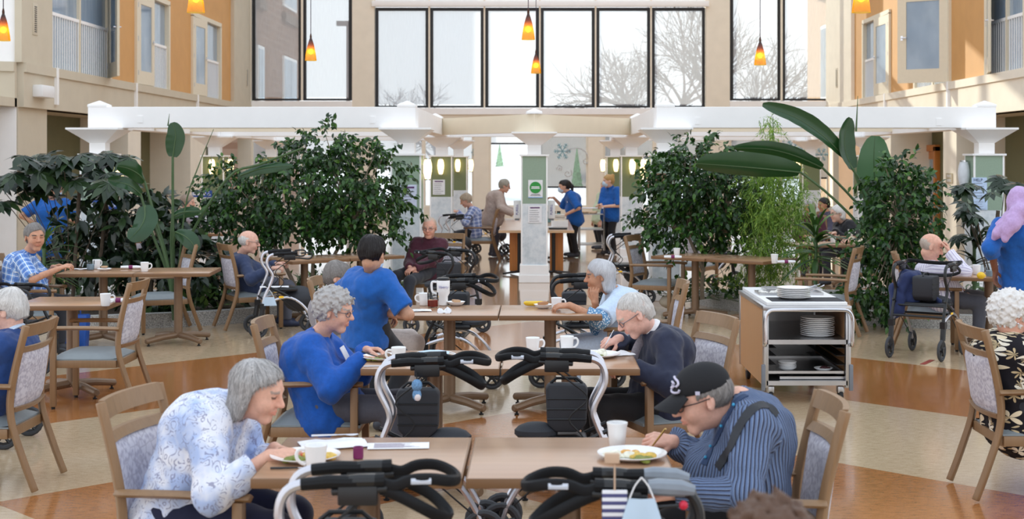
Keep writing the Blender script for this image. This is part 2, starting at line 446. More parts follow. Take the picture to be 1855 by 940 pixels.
# --- side walls with french doors
HB0, HB1, HB2 = 2.78, 3.385, 3.55
glass_rm = None
def room_glass():  # sky reflection and curtain streaks painted into an opaque pane's colour
    t = NT('door_glass'); t.set(0.06, 0, 0.8); v = t.coord('Object', (1,26,0.6)); n = t.noise(v, 1.5, 3)
    z = t.noise(t.coord('Object', (0.8,1.0,0.9)), 1.2, 2)
    c = t.ramp(n, [(0.3, lin((128,144,158))), (0.55, lin((168,182,194))), (0.75, lin((210,218,224)))])
    t.color(t.mix(z, c, lin((128,152,178)))); return t.m
glass_rm = room_glass()
dframe = M('door_paint', (226,214,190), 0.5, var=0.02)
dn = [0]
def door_leaf(parent, w, h, off, hinge_z, handle_side):
    """a glazed leaf in the local X-Z plane, hinge at x=0"""
    f = MB(); st_ = 0.2
    f.bb(0, st_, -0.025, 0.025, 0, h); f.bb(w-st_, w, -0.025, 0.025, 0, h); f.bb(st_, w-st_, -0.025, 0.025, 0, 0.3); f.bb(st_, w-st_, -0.025, 0.025, h-0.22, h)
    lf = f.build('door_leaf', dframe, parent, smooth=0)
    MB().bb(st_-0.01, w-st_+0.01, -0.008, 0.008, 0.29, h-0.21).build('pane', glass_rm, lf, smooth=0)
    hd = MB(); hx = w-0.1
    for s in (1, -1): hd.tube([(hx, 0.02*s, 1.0), (hx, 0.07*s, 1.0), (hx-0.12, 0.075*s, 1.0)], 0.014, 6)
    hd.box((hx, 0, 1.0), (0.05, 0.062, 0.1)); hd.build('handle', chrome, lf)
    hg = MB()
    for z in (0.25, h/2, h-0.25): hg.box((0.0, 0, z), (0.03, 0.07, 0.11))
    hg.build('hinge', steel, lf, smooth=0); return lf
def french_door(side, y0, y1, top, leaf_at, leaf_w, angle, zb=HB2):
    """opening in the side wall: frame, glass with reflection and curtain painted on, railing and one leaf"""
    dn[0] += 1
    e = struct(empty('door_%d' % dn[0], (side*XW, (y0+y1)/2, zb)))
    w = (y1-y0)/2; h = top-zb; s = side
    f = MB(); f.bb(-0.06*s, 0.2*s, -w-0.07, -w+0.05, 0, h); f.bb(-0.06*s, 0.2*s, w-0.05, w+0.07, 0, h); f.bb(-0.06*s, 0.2*s, -w-0.07, w+0.07, h-0.02, h+0.09)
    f.build('door_frame', dframe, e, smooth=0)
    MB().bb(0.05*s, 0.07*s, -w, w, 0, h).build('pane', glass_rm, e, smooth=0)
    r = MB(); r.bb(0.0*s, 0.03*s, -w, w, 1.0, 1.06)
    k = int(2*w/0.13)
    for i in range(k):
        y = -w+0.06+i*(2*w-0.12)/max(1, k-1); r.bb(0.005*s, 0.025*s, y-0.012, y+0.012, 0.02, 1.0)
    r.build('railing', white_p, e, smooth=0)
    MB().bb(-0.01*s, 0.05*s, -0.04, 0.04, 0, h).build('meeting_post', dframe, e, smooth=0)
    piv = empty('leaf_pivot', (0, leaf_at-(y0+y1)/2, 0.02)); piv.parent = e
    piv.location = (-0.03*s, leaf_at-(y0+y1)/2, 0.02); piv.rotation_euler = (0, 0, angle)
    lf = door_leaf(piv, leaf_w, h-0.05, 0, 0, 1)
    # keep two levels: parent the leaf straight to the door
    lf.parent = e; lf.location = piv.location; lf.rotation_euler = piv.rotation_euler
    bpy.data.objects.remove(piv)
    return e
def wy(px): return XW*FPX/abs(px-CX)
LD = [(wy(86), wy(196)), (wy(245), wy(303)), (wy(347), wy(397))]
RD = [(wy(1860), wy(1790)), (wy(1722), wy(1660)), (wy(1613), wy(1566))]
TOPZ = 5.62
# left doors: one leaf stands open, two have the near leaf shut
french_door(-1, LD[0][0], LD[0][1], TOPZ, LD[0][1]-0.05, 0.95, R(-62))
french_door(-1, LD[1][0], LD[1][1], TOPZ, LD[1][0]+0.05, 1.2, R(88))
french_door(-1, LD[2][0], LD[2][1], TOPZ, LD[2][0]+0.05, 1.3, R(88))
french_door(1, RD[0][0], RD[0][1], TOPZ, RD[0][1]-0.05, 0.95, R(-105))
french_door(1, RD[1][0], RD[1][1], TOPZ, RD[1][0]+0.05, 1.15, R(145))
french_door(1, RD[2][0], RD[2][1], TOPZ, RD[2][0]+0.05, 1.35, R(92))
def side_wall(side, doors, pil, name):
    y_prev = 24.6; o = MB(); s = side
    # mi 0 orange, 1 tan
    for y0, y1 in doors:
        o.bb(s*XW, s*(XW+0.3), y_prev, y0, HB2-0.05, 12); o.bb(s*XW, s*(XW+0.3), y0, y1, TOPZ+0.05, 12); y_prev = y1
    o.bb(s*XW, s*(XW+0.3), y_prev, YB, HB2-0.05, 12)
    struct(o.build(name, orange, smooth=0))
    p = MB()
    for a, c_ in pil: p.bb(s*(XW-0.1), s*(XW+0.02), a, c_, HB2, 12)
    p.bb(s*(XW-0.06), s*(XW+0.02), pil[0][1], pil[-1][0], 6.6, 6.9)
    return p
pl = side_wall(-1, LD, [(24.5, 26.05), (wy(418), 44)], 'wall_left')
struct(pl.build('trim_4', tanp, smooth=0))
pr = side_wall(1, RD, [(22.0, 22.6), (wy(1548), 44)], 'wall_right')
struct(pr.build('trim_5', cream, smooth=0))
def band(side, mat, seams, name):
    s = side; o = MB()
    y0 = 24.6 if s < 0 else 20
    o.bb(s*(XW-0.14), s*(XW+0.3), y0, YB, HB1, HB2); o.bb(s*(XW-0.10), s*(XW+0.3), y0, YB, HB0, HB1)
    struct(o.build(name, mat, smooth=0))
    q = MB()
    for y in seams: q.bb(s*(XW-0.155), s*(XW-0.1), y-0.05, y+0.05, HB0+0.1, HB2+0.01)
    return struct(q.build('trim_%d' % (6 if s < 0 else 7), white_p, smooth=0))
band(-1, tanp, [26.2, wy(236), wy(349)], 'beam_left'); band(1, cream, [wy(1728), wy(1612)], 'beam_right')
# inner walls below the bands and the piers in front of them
for s, nm in ((-1, 'left'), (1, 'right')):
    o = MB(); o.bb(s*10.05, s*10.4, 18, YB, 0, HB0+0.2); struct(o.build('wall_inner_'+nm, olive, smooth=0))
    o = MB(); o.bb(s*9.0, s*10.3, 18, YB, HB0, HB0+0.15); struct(o.build('ceiling_soffit_'+nm, tanp, smooth=0))
def pier(side, y0, y1, m, i):
    s = side; b = MB().bb(s*XW, s*10.05, y0, y1, 0, HB0); struct(b.build('wall_pier_%d' % i, m, smooth=0))
pier(-1, 24.6, 26.05, tanp, 1); pier(-1, 31.2, 32.2, cream, 2); pier(-1, 36.8, 38.5, cream, 3)
pier(1, 22.6, 23.4, tanp, 4); pier(1, 30.6, 31.6, cream, 5); pier(1, 36.3, 38.2, cream, 6)
# the wall that turns the corner beside the planter
o = MB(); o.prism([(-9.02,24.55),(-13.5,22.6),(-13.5,22.9),(-9.02,24.59)], 0, 12); struct(o.build('wall_corner', white_p, smooth=0))
o = MB(); o.prism([(-9.0,24.45),(-13.5,22.5),(-13.5,22.6),(-9.0,24.55)], HB0, HB1); o.prism([(-9.0,24.4),(-13.5,22.45),(-13.5,22.6),(-9.0,24.55)], HB1, HB2); struct(o.build('trim_8', tanp, smooth=0))
# dining room door under the right-hand band
wood_o = Mwood('honey_wood', (196,124,58), 0.35, 1.0, 'Z')
e = struct(empty('door_8', (10.03, 36.6, 0)))
f = MB(); f.bb(-0.12, 0.02, -1.05, -0.9, 0, 2.2); f.bb(-0.12, 0.02, 0.9, 1.05, 0, 2.2); f.bb(-0.12, 0.02, -1.05, 1.05, 2.08, 2.24); f.build('door_frame', wood_o, e, bevel=0.006)
for s in (-1, 1):
    l = MB(); y0, y1 = (0.01, 0.9) if s > 0 else (-0.9, -0.01)
    l.bb(-0.06, -0.01, y0, y0+0.16, 0, 2.08); l.bb(-0.06, -0.01, y1-0.16, y1, 0, 2.08); l.bb(-0.06, -0.01, y0+0.16, y1-0.16, 0, 0.25); l.bb(-0.06, -0.01, y0+0.16, y1-0.16, 1.88, 2.08)
    lf = l.build('door_leaf', wood_o, e, smooth=0)
    MB().bb(-0.04, -0.03, y0+0.15, y1-0.15, 0.24, 1.9).build('pane', glass_rm, lf, smooth=0)
    MB().tube([(-0.06,0.08*s,1.0),(-0.12,0.08*s,1.0),(-0.12,0.2*s,1.0)], 0.014, 6).build('handle', chrome, lf)
# wall-mounted bits
p = on_side(70, 166, -XW+0.1)
tag(MB().box((0.09,0,0), (0.2,0.62,0.22)).build('wall_light_box', white_pl, loc=p, bevel=0.03), 'white box light mounted on the tan fascia', 'wall light')
def vent(px, py, side, h, label):
    p = on_side(px, py, side*(XW-0.1)); e = empty('wall_vent', p, 0, label, 'vent')
    MB().box((0,0,0), (0.03,0.24,h+0.08)).build('vent_frame', tanp, e, bevel=0.005)
    b = MB(); n = int(h/0.035)
    for i in range(n): b.box((-side*0.018,0,-h/2+0.02+i*(h-0.04)/(n-1)), (0.012,0.1,0.014))
    b.build('grille', dark_metal, e, smooth=0)
vent(63, 35, -1, 0.48, 'narrow upright air vent on the tan pier beside the open leaf'); vent(447, 141, -1, 0.5, 'narrow dark vent at corner beside tall black framed window'); vent(1516, 141, 1, 0.5, 'narrow vent on cream pier at corner beside sunlit wall')

# --- outdoors: snow, bare trees, brick wings, lamp post
snow = M('snow_ground', (236,238,240), 0.9, var=0.03, scale=0.4)
struct(MB().bb(-80, 80, YB+0.5, 200, -0.4, -0.2).build('ground_outside', snow, smooth=0))
def brick():
    t = NT('brown_brick'); t.set(0.9); b = t.new('TexBrick'); v = t.coord('Object', (1,1,1), (0, R(90), R(90)))
    mp = t.coord('Object', 3.2)
    b.inputs['Color1'].default_value = lin((150,118,98)); b.inputs['Color2'].default_value = lin((132,102,84)); b.inputs['Mortar'].default_value = lin((160,134,116)); b.inputs['Scale'].default_value = 1.0
    t.link(v, b.inputs['Vector']); t.color(b.outputs[0]); return t.m
brick_m = brick(); brick_l = M('tan_brick', (206,172,140), 0.9, var=0.06, scale=3)
grey_gl = M('far_glass', (150,170,186), 0.15, var=0.2, scale=1.5)
def wing(x0, x1, y0, y1, face, m, wins, label):
    e = empty('brick_building', ((x0+x1)/2, y0, -0.3), 0, label, 'building')
    cx = (x0+x1)/2
    MB().bb(x0-cx, x1-cx, 0, y1-y0, 0, 14).build('wall', m, e, smooth=0)
    for (wy0, wy1, z0, z1) in wins:
        f = MB(); s = 1 if face > cx else -1; fx = face-cx
        f.bb(fx-0.05*s, fx+0.08*s, wy0-y0-0.12, wy1-y0+0.12, z0-0.1, z1+0.12)
        w = f.build('window', white_p, e, smooth=0)
        MB().bb(fx+0.08*s, fx+0.1*s, wy0-y0, (wy0+wy1)/2-y0-0.04, z0, z1).bb(fx+0.08*s, fx+0.1*s, (wy0+wy1)/2-y0+0.04, wy1-y0, z0, z1).build('pane', grey_gl, w, smooth=0)
        sl = MB().bb(fx, fx+0.16*s, wy0-y0-0.2, wy1-y0+0.2, z0-0.7, z0-0.35).build('ledge', M('ledge_stone', (130,112,98), 0.9), e, smooth=0)
wing(-20, -9.7, 46.5, 57.8, -9.7, brick_m, [(49.0,49.9,4.3,6.0),(54.0,56.6,4.3,6.0),(49.0,49.9,8.1,9.8),(54.0,56.6,8.1,9.8)], 'brown brick wing outside the shaded window by the orange doors')
wing(9.75, 20, 46.2, 51.5, 9.75, brick_l, [(47.2,48.6,4.3,6.6),(47.2,48.6,8.3,10)], 'sunlit tan brick wing outside the windows beside the sun streaked wall')
bark = M('winter_bark', (116,108,106), 0.9)
def bare_tree(px, Y, h, seed, label, lean=0.0, n0=4):
    rng = random.Random(seed); b = MB()
    def grow(p, d, L, r, lev):
        pts = [p]; q = p.copy(); dd = d.copy()
        for i in range(4):
            dd = (dd+Vector((rng.uniform(-.16,.16), rng.uniform(-.16,.16), rng.uniform(-.03,.1)))).normalized(); q = q+dd*L/4; pts.append(q.copy())
        b.tube(pts, [r*(1-0.11*i) for i in range(5)], 5 if lev < 3 else 3, cap=False)
        if lev >= 5: return
        for k in range(4 if lev in (1, 2, 3) else 3):
            t = rng.choice((2, 3, 4)); ang = rng.uniform(0.3, 0.85); az = rng.uniform(0, 6.28)
            a = dd.orthogonal().normalized(); a.rotate(Matrix.Rotation(az, 3, dd))
            nd = (dd*math.cos(ang)+a*math.sin(ang)).normalized()
            grow(pts[t], nd, L*rng.uniform(0.6, 0.82), r*0.56, lev+1)
    grow(Vector((0,0,0)), Vector((lean,0,1)).normalized(), h*0.3, h*0.017, 0)
    o = b.build('bare_tree', bark, loc=((px-CX)*Y/FPX, Y, -0.3), smooth=0); tag(o, label, 'tree', 'winter trees beyond the windows')
bare_tree(1205, 62, 15, 5, 'tall bare winter tree with thick leaning trunk outside the clearer panes', -0.1)
bare_tree(1300, 70, 14, 11, 'bare branching tree outside between the two window groups')
bare_tree(1120, 80, 12, 23, 'smaller bare tree seen low behind the leaning winter tree')
bare_tree(800, 85, 9.5, 31, 'hazy bare tree low behind the frosted shades')
bare_tree(720, 88, 8.5, 37, 'pale hazy bare tree low at frosted shades beside the cream pier')
bare_tree(1370, 84, 13, 41, 'pale bare tree behind the pane beyond the single amber pendant')
e = empty('lamp_post', ((631-CX)*62/FPX, 62, -0.3), 0, 'grey square headed lamp post outside the shaded window', 'lamp post')
MB().tube([(0,0,0),(0,0,8.0)], 0.09, 8).build('pole', bark, e); MB().box((-0.15,0,8.1), (0.7,0.35,0.2)).build('lamp_head', bark, e, smooth=0)
# ================================================================== PERGOLA, COLUMNS, SCONCES, PENDANTS
CT = 2.29
def frustum(b, w0, w1, z0, z1, mi=0):
    p = [(-w0/2,-w0/2,z0),(w0/2,-w0/2,z0),(w0/2,w0/2,z0),(-w0/2,w0/2,z0),(-w1/2,-w1/2,z1),(w1/2,-w1/2,z1),(w1/2,w1/2,z1),(-w1/2,w1/2,z1)]
    b.add(p, [(0,3,2,1),(4,5,6,7),(0,1,5,4),(1,2,6,5),(2,3,7,6),(3,0,4,7)], mi)
def column(x, y, panel, label=None):
    e = struct(empty('column', (x, y, 0)))
    b = MB(); b.bb(-.235,.235,-.235,.235,0,.12); b.bb(-.22,.22,-.22,.22,.12,.27); b.build('plinth', white_p, e, smooth=0, bevel=0.008)
    b = MB().bb(-.195,.195,-.195,.195,.27,1.2); b.build('wainscot', marble_m, e, smooth=0)
    b = MB().bb(-.197,.197,-.197,.197,1.2,1.922); b.build('panel', panel, e, smooth=0)
    b = MB()
    for sx in (-1, 1):
        for sy in (-1, 1): b.bb(sx*.18, sx*.203, sy*.18, sy*.203, .27, 1.922)
    b.build('corner_bead', white_p, e, smooth=0)
    b = MB().bb(-.225,.225,-.225,.225,1.922,1.948); b.bb(-.105,.105,-.105,.105,1.948,2.1); frustum(b, .21, .68, 2.09, 2.265); b.bb(-.345,.345,-.345,.345,2.265,CT)
    b.build('capital', white_p, e, smooth=0)
    return e
XL0, XL1, XR0, XR1 = -5.86, -1.75, 1.69, 5.96
YF, YM, YK = 19.0, 25.8, 31.2
for x, y, m in ((XL0,YF,sage),(XL1,YF,sage),(XL0,YM,sage_dark),(XL1,YM,sage_dark),(XL0,YK,sage_dark),(XL1,YK,sage_dark),(XR0,YF,sage),(XR1,YF,sage),(XR0,YM,sage_dark),(XR1,YM,sage_dark),(XR0,YK,sage_dark),(XR1,YK,sage_dark),(-.06,21.8,sage)):
    column(x, y, m)
BT = 2.57; hb = .12
def beam(x0, x1, y0, y1): struct(MB().bb(x0, x1, y0, y1, CT, BT).build('beam', white_p, smooth=0, bevel=0.006))
for xa, xb in ((XL0, XL1), (XR0, XR1)):
    beam(xa-hb, xb+hb, YF-hb, YF+hb)
    for x in (xa, xb): beam(x-hb, x+hb, YF+hb, YK+hb)
    for y in (YM, YK): beam(xa+hb, xb-hb, y-hb, y+hb)
    for y in (21.3, 23.5, 28.5): struct(MB().bb(xa+hb, xb-hb, y-.05, y+.05, CT+.04, BT-.04).build('beam', beige_in, smooth=0))
V = [(-1.63,24.4),(-1.63,24.13),(-.06,21.68),(1.57,24.13),(1.57,24.4),(-.06,21.98)]
struct(MB().prism(V, CT, BT-.005).build('beam', beige_in, smooth=0)); beam(-1.63, 1.57, 26.2, 26.4)
def cap(x, y):
    b = MB().bb(-.125,.125,-.125,.125,BT,BT+.03); frustum(b, .25, .02, BT+.03, BT+.085); struct(b.build('trim_cap', white_p, loc=(x,y,0), smooth=0))
for x, y in ((XL0,YF),(XL1,YF),(XR0,YF),(XR1,YF),(-.06,21.8),(XL1,YM-1.6),(XR0,YM-1.6)): cap(x, y)
# little fixing plates on the beams
for px, py in ((254,216),(675,217),(1264,219),(1701,221)):
    p = at_depth(px, py, YF-hb-.004); b = MB().box((0,0,0),(.07,.008,.09)); 
    tag(b.build('fixing_plate', white_p, loc=p, smooth=0), 'small white fixing plate on pergola beam '+{254:'near its planter end with the tall lone leaf',675:'above the big ficus bush',1264:'above the smaller ficus bush',1701:'near the tall banana leaves'}[px], 'plate')
# sconces
glow = Memit('sconce_glow', (255,222,160), 3.2); off_glass = M('sconce_white', (226,230,236), 0.3)
PROFILE = [(.03,-.14),(.042,-.10),(.056,-.03),(.06,.03),(.052,.09),(.036,.14)]
def sconce(x, y, nx, ny, label, m=glow, z=1.74, sc=1.0):
    e = empty('wall_sconce', (x+nx*.197, y+ny*.197, z), math.atan2(ny, nx)-math.pi/2, label, 'wall lamp', 'barrel sconces on the columns')
    MB().box((0,.012,0),(.07,.024,.12)).build('bracket', chrome, e, smooth=0, bevel=.004)
    MB().lathe([(r*sc, h*sc) for r, h in PROFILE], 14, (0,.075,0)).build('glass_shade', m, e, smooth=60)
    for z_ in (-.1375, .141): MB().lathe([(.041*sc,(z_-.008)*sc),(.041*sc,(z_+.008)*sc)], 12, (0,.075,0)).build('rim', chrome, e)
sconce(XL1,YM,0,-1,'glowing barrel sconce above a paper notice on moss green column'); sconce(XL1,YK,0,-1,'glowing barrel sconce on the column beyond the notice column')
sconce(XL1,YF,1,0,'glowing barrel sconce on inner side of column by the big ficus'); sconce(XL1,YK,1,0,'half seen glowing sconce beside the cream pier')
sconce(XR0,YM,0,-1,'glowing barrel sconce behind the standing masked worker beside ficus'); sconce(XR0,YK,0,-1,'glowing barrel sconce just over the standing masked worker')
sconce(XR0,YF,-1,0,'bright barrel sconce on column edge beside the brown plaque'); sconce(XR0,YK,-1,0,'side sconce on the column over the standing masked worker')
sconce(XL0,YM,0,-1,'glowing barrel sconce above the blue priority seating sign'); sconce(XL0,YM,1,0,'glowing barrel sconce on side of the priority seating column')
sconce(XL0,YK,0,-1,'glowing barrel sconce seen over the top of the big ficus'); sconce(XL0,YK,1,0,'side sconce seen over the top of the big ficus')
sconce(XL0,YF,1,0,'glowing barrel sconce behind the dark glossy shrub')
sconce(XR1,YM,0,-1,'glowing barrel sconce beside the drooping banana leaf tip'); sconce(XR1,YK,-1,0,'small glowing side sconce deep behind the banana leaves')
sconce(XR1,YF,-1,0,'unlit white barrel sconce on column by the private dining door', off_glass, 1.66, 1.35)
# pendants
def amber_mat():
    t = NT('amber_glass'); tc = t.new('TexCoord'); s = t.new('SeparateXYZ'); t.link(tc.outputs['Object'], s.inputs[0])
    n = t.noise(t.coord('Object', 60), 1.0, 4, 0.7)
    f = t.math('ADD', t.math('MULTIPLY', s.outputs[2], 2.6), t.math('MULTIPLY', n, 0.25))
    c = t.ramp(f, [(0.1, lin((250,205,60))), (0.45, lin((240,160,30))), (0.75, lin((150,80,20))), (0.95, lin((84,44,26)))])
    tl = t.new('BsdfTranslucent'); tr = t.new('BsdfTransparent'); gl = t.new('BsdfGlossy'); gl.inputs['Roughness'].default_value = 0.12
    t.link(c, tl.inputs[0]); t.link(c, tr.inputs[0])
    m1 = t.new('MixShader'); m1.inputs[0].default_value = 0.42; t.link(tl.outputs[0], m1.inputs[1]); t.link(tr.outputs[0], m1.inputs[2])
    m2 = t.new('MixShader'); m2.inputs[0].default_value = 0.06; t.link(m1.outputs[0], m2.inputs[1]); t.link(gl.outputs[0], m2.inputs[2])
    t.link(m2.outputs[0], t.out.inputs[0]); return t.m
amber = amber_mat(); bulb_m = Memit('warm_bulb', (255,214,120), 22); cordm = M('dark_cord', (60,44,60), 0.5)
def pendant(px, pyb, Y, label, first=[None]):
    p = at_depth(px, pyb, Y)
    if first[0] is None:
        e = empty('pendant_lamp', p); first[0] = e
        b = MB().lathe([(.086,0),(.079,.06),(.068,.13),(.05,.22),(.03,.29),(.014,.335)], 24, cap=False); b.build('glass_shade', amber, e, smooth=60)
        MB().lathe([(.015,.325),(.016,.36),(.008,.40)], 12).build('socket_cap', M('bronze', (70,44,34), .35, .8), e)
        MB().ball((0,0,.135), (.033,.033,.036), 12).build('bulb', bulb_m, e)
        MB().tube([(0,0,.39),(0,0,7.5)], .006, 6).build('cord', cordm, e)
    else: e = dup(first[0], p)
    tag(e, label, 'pendant lamp', 'amber cone pendants')
pendant(957, 72, 18.4, 'amber cone pendant, the larger of the close pair before the tall windows')
pendant(971, 133, 24.0, 'smaller lower amber cone pendant of the pair before the tall windows')
pendant(563, 110, 21.0, 'amber cone pendant hanging before the shaded panes near the brick wing')
pendant(1377, 118, 20.2, 'amber cone pendant hanging alone before the panes above the banana leaf')
pendant(6, 74, 17.5, 'amber cone pendant beside the tan vent pier at picture edge')
pendant(355, 23, 13.8, 'cropped amber pendant above the orange wall and cream french doors')
pendant(1560, 23, 13.0, 'cropped amber pendant above the sunlit wall and french door')
# notices and signs on the columns
blue_s = M('sign_blue', (32,72,150), .5); green_s = M('sign_green', (46,150,64), .5); brown_s = M('plaque_brown', (134,104,82), .5); purple = M('deep_purple', (92,40,104), .5); red_s = M('sign_red', (190,60,56), .5); sky_s = M('sign_sky', (150,190,236), .5)
def poster(name, px, py, Y, w, h, label, cat='notice', lines=6, base=paper, lm=ink, head=None):
    p = at_depth(px, py, Y); e = empty(name, p, 0, label, cat)
    MB().box((0,-.004,0),(w,.006,h)).build('sheet', base, e, smooth=0)
    if lines:
        b = MB(); rng = random.Random(int(px))
        for i in range(lines):
            z = h*.22-(i*h*.62/max(1,lines-1)); ww = w*rng.uniform(.5,.8); b.box((-(w*.8-ww)/2,-.009,z),(ww,.002,h*.018))
        b.build('print_line', lm, e, smooth=0)
    if head: MB().box((0,-.009,h*.38),(w*.7,.002,h*.07)).build('heading', head, e, smooth=0)
    return e
yc = 21.8-.2
e = poster('round_notice', 970, 342, yc, .22, .27, 'white notice with big green disc on the middle column', lines=0)
MB().lathe([(.088,-.003),(.088,.003)], 28, (0,-.011,.02), rot=Matrix.Rotation(math.pi/2,3,'X')).build('green_disc', green_s, e)
b = MB(); b.box((0,-.017,.03),(.12,.002,.014)); b.box((0,-.017,.008),(.13,.002,.014)); b.build('print_line', paper, e, smooth=0)
b = MB(); b.box((0,-.009,-.1),(.16,.002,.006)); b.box((0,-.009,-.085),(.13,.002,.006)); b.build('small_print', ink, e, smooth=0)
MB().box((0,-.009,-.13),(.22,.002,.012)).build('colour_strip', sky_s, e, smooth=0)
poster('paper_notice', 969, 388, yc, .21, .26, 'paper notice with purple heading under the green disc notice', head=purple)
poster('paper_notice', 740, 355, YF-.2, .22, .30, 'pale lilac notice on sage column beside the big ficus', base=M('lilac_paper', (214,220,240), .8), head=purple)
poster('paper_notice', 795, 339, YM-.2, .22, .27, 'white notice under the sconce on the moss green column', head=purple)
e = poster('help_notice', 1774, 340, YF-.2, .2, .27, 'pale blue HELP notice on the sage column by the private dining door', base=M('pale_blue_paper', (196,216,244), .8), lines=5)
text('lettering', 'HELP', .055, M('navy_ink', (30,40,80), .6), e, (-.08,-.009,.1), align='LEFT'); 
poster('paper_notice', 1775, 370, YF-.2, .2, .15, 'second pale blue sheet below the HELP notice', base=MATS['pale_blue_paper'], lines=4)
p = at_depth(1190, 327, YF-.2); e = empty('dining_plaque', p, 0, 'brown plaque with white letters half hidden by the smaller ficus', 'sign')
MB().box((0,-.006,0),(.26,.012,.19)).build('plate', brown_s, e, smooth=0)
for t_, z in (('ME',.05),('I',.0),('DIN',-.05)): text('lettering', t_, .05, paper, e, (-.08,-.0135,z), align='LEFT')
def wheelchair(b, s, x0):
    b.ball((x0,-.009,.035*s*20), .008*s*20, 8)
    b.tube([(x0,-.009,.02*s*20),(x0,-.009,-.005*s*20),(x0+.022*s*20,-.009,-.005*s*20),(x0+.03*s*20,-.009,-.03*s*20)], .004*s*20, 5)
    c = [(x0+.02*s*20*math.cos(a)-.003,-.009,-.012*s*20+.022*s*20*math.sin(a)) for a in [math.pi*.55+i*.32 for i in range(15)]]
    b.tube(c, .0035*s*20, 5)
def priority(px, py, Y, label, rz=0):
    p = at_depth(px, py, Y); e = empty('priority_sign', p, rz, label, 'sign')
    MB().box((0,-.005,0),(.36,.01,.12)).build('plate', blue_s, e, smooth=0)
    MB().box((-.05,-.011,.0),(.24,.003,.05)).build('white_strip', paper, e, smooth=0)
    text('lettering', 'PRIORITY SEATING', .026, blue_s, e, (-.05,-.0135,0))
    b = MB(); wheelchair(b, .05, .125); b.build('wheelchair_symbol', paper, e)
priority(366, 351, YM-.2, 'blue PRIORITY SEATING sign with wheelchair symbol under a glowing sconce')
priority(188, 371, YF-.2, 'blue priority sign with wheelchair symbol half hidden by the dark shrub')
p = Vector((8.998, 31.1, 1.46)); e = empty('private_dining_sign', p, R(-90), 'tan plaque reading PRIVATE DINING beside the wooden door', 'sign')
MB().box((0,-.006,0),(.5,.012,.22)).build('plate', M('plaque_tan', (176,160,128), .6), e, smooth=0)
text('lettering', 'PRIVATE', .09, paper, e, (0,-.0135,.045)); text('lettering', 'DINING', .09, paper, e, (0,-.0135,-.05))
# ================================================================== FURNITURE
wood = Mwood('chair_wood', (142,110,78), 0.4, 1.0, 'Z', 0.10)
top_w = Mwood('table_laminate', (174,135,104), 0.24, 0.5, 'X', 0.07)
top_w.node_tree.nodes['Principled BSDF'].inputs['Specular IOR Level'].default_value = .8
edge_w = Mwood('table_edge', (128,93,62), 0.4, 1.0, 'X', 0.08)
brown_metal = M('brown_metal', (124,98,74), 0.38, 0.15, var=0.05)
vinyl = M('grey_vinyl', (140,148,152), 0.45, var=0.04, bump=0.05)
rubber = M('black_rubber', (22,22,24), 0.6)
blk = M('black_plastic', (26,27,30), 0.38); blk_fab = M('black_fabric', (44,46,52), 0.7, bump=0.1, scale=200)
foam = M('black_foam', (22,23,26), 0.5, bump=0.08, scale=120, spec=.22); gloss_blk = M('gloss_black', (20,21,24), .22)
def chair_fabric():
    t = NT('lilac_fabric'); t.set(0.85); v = t.coord('Object', (1,1,1))
    w = t.noise(v, 9, 2); vv = t.new('VectorMath'); vv.operation = 'ADD'
    t.link(v, vv.inputs[0])
    vo = t.voro(vv.outputs[0], 22, 'DISTANCE_TO_EDGE'); v2 = t.voro(v, 44)
    ln = t.ramp(vo.outputs['Distance'], [(0.02, (1,1,1,1)), (0.09, (0,0,0,1))])
    c = t.ramp(v2.outputs['Distance'], [(0.25, lin((172,168,182))), (0.6, lin((206,203,211)))])
    c = t.mix(t.math('MULTIPLY', ln, 0.6), c, lin((160,154,166))); c = t.mix(t.math('MULTIPLY', w, 0.25), c, lin((216,212,218)))
    t.color(c); t.bump(v2.outputs['Distance'], 0.12, 0.002); return t.m
lilac = chair_fabric()
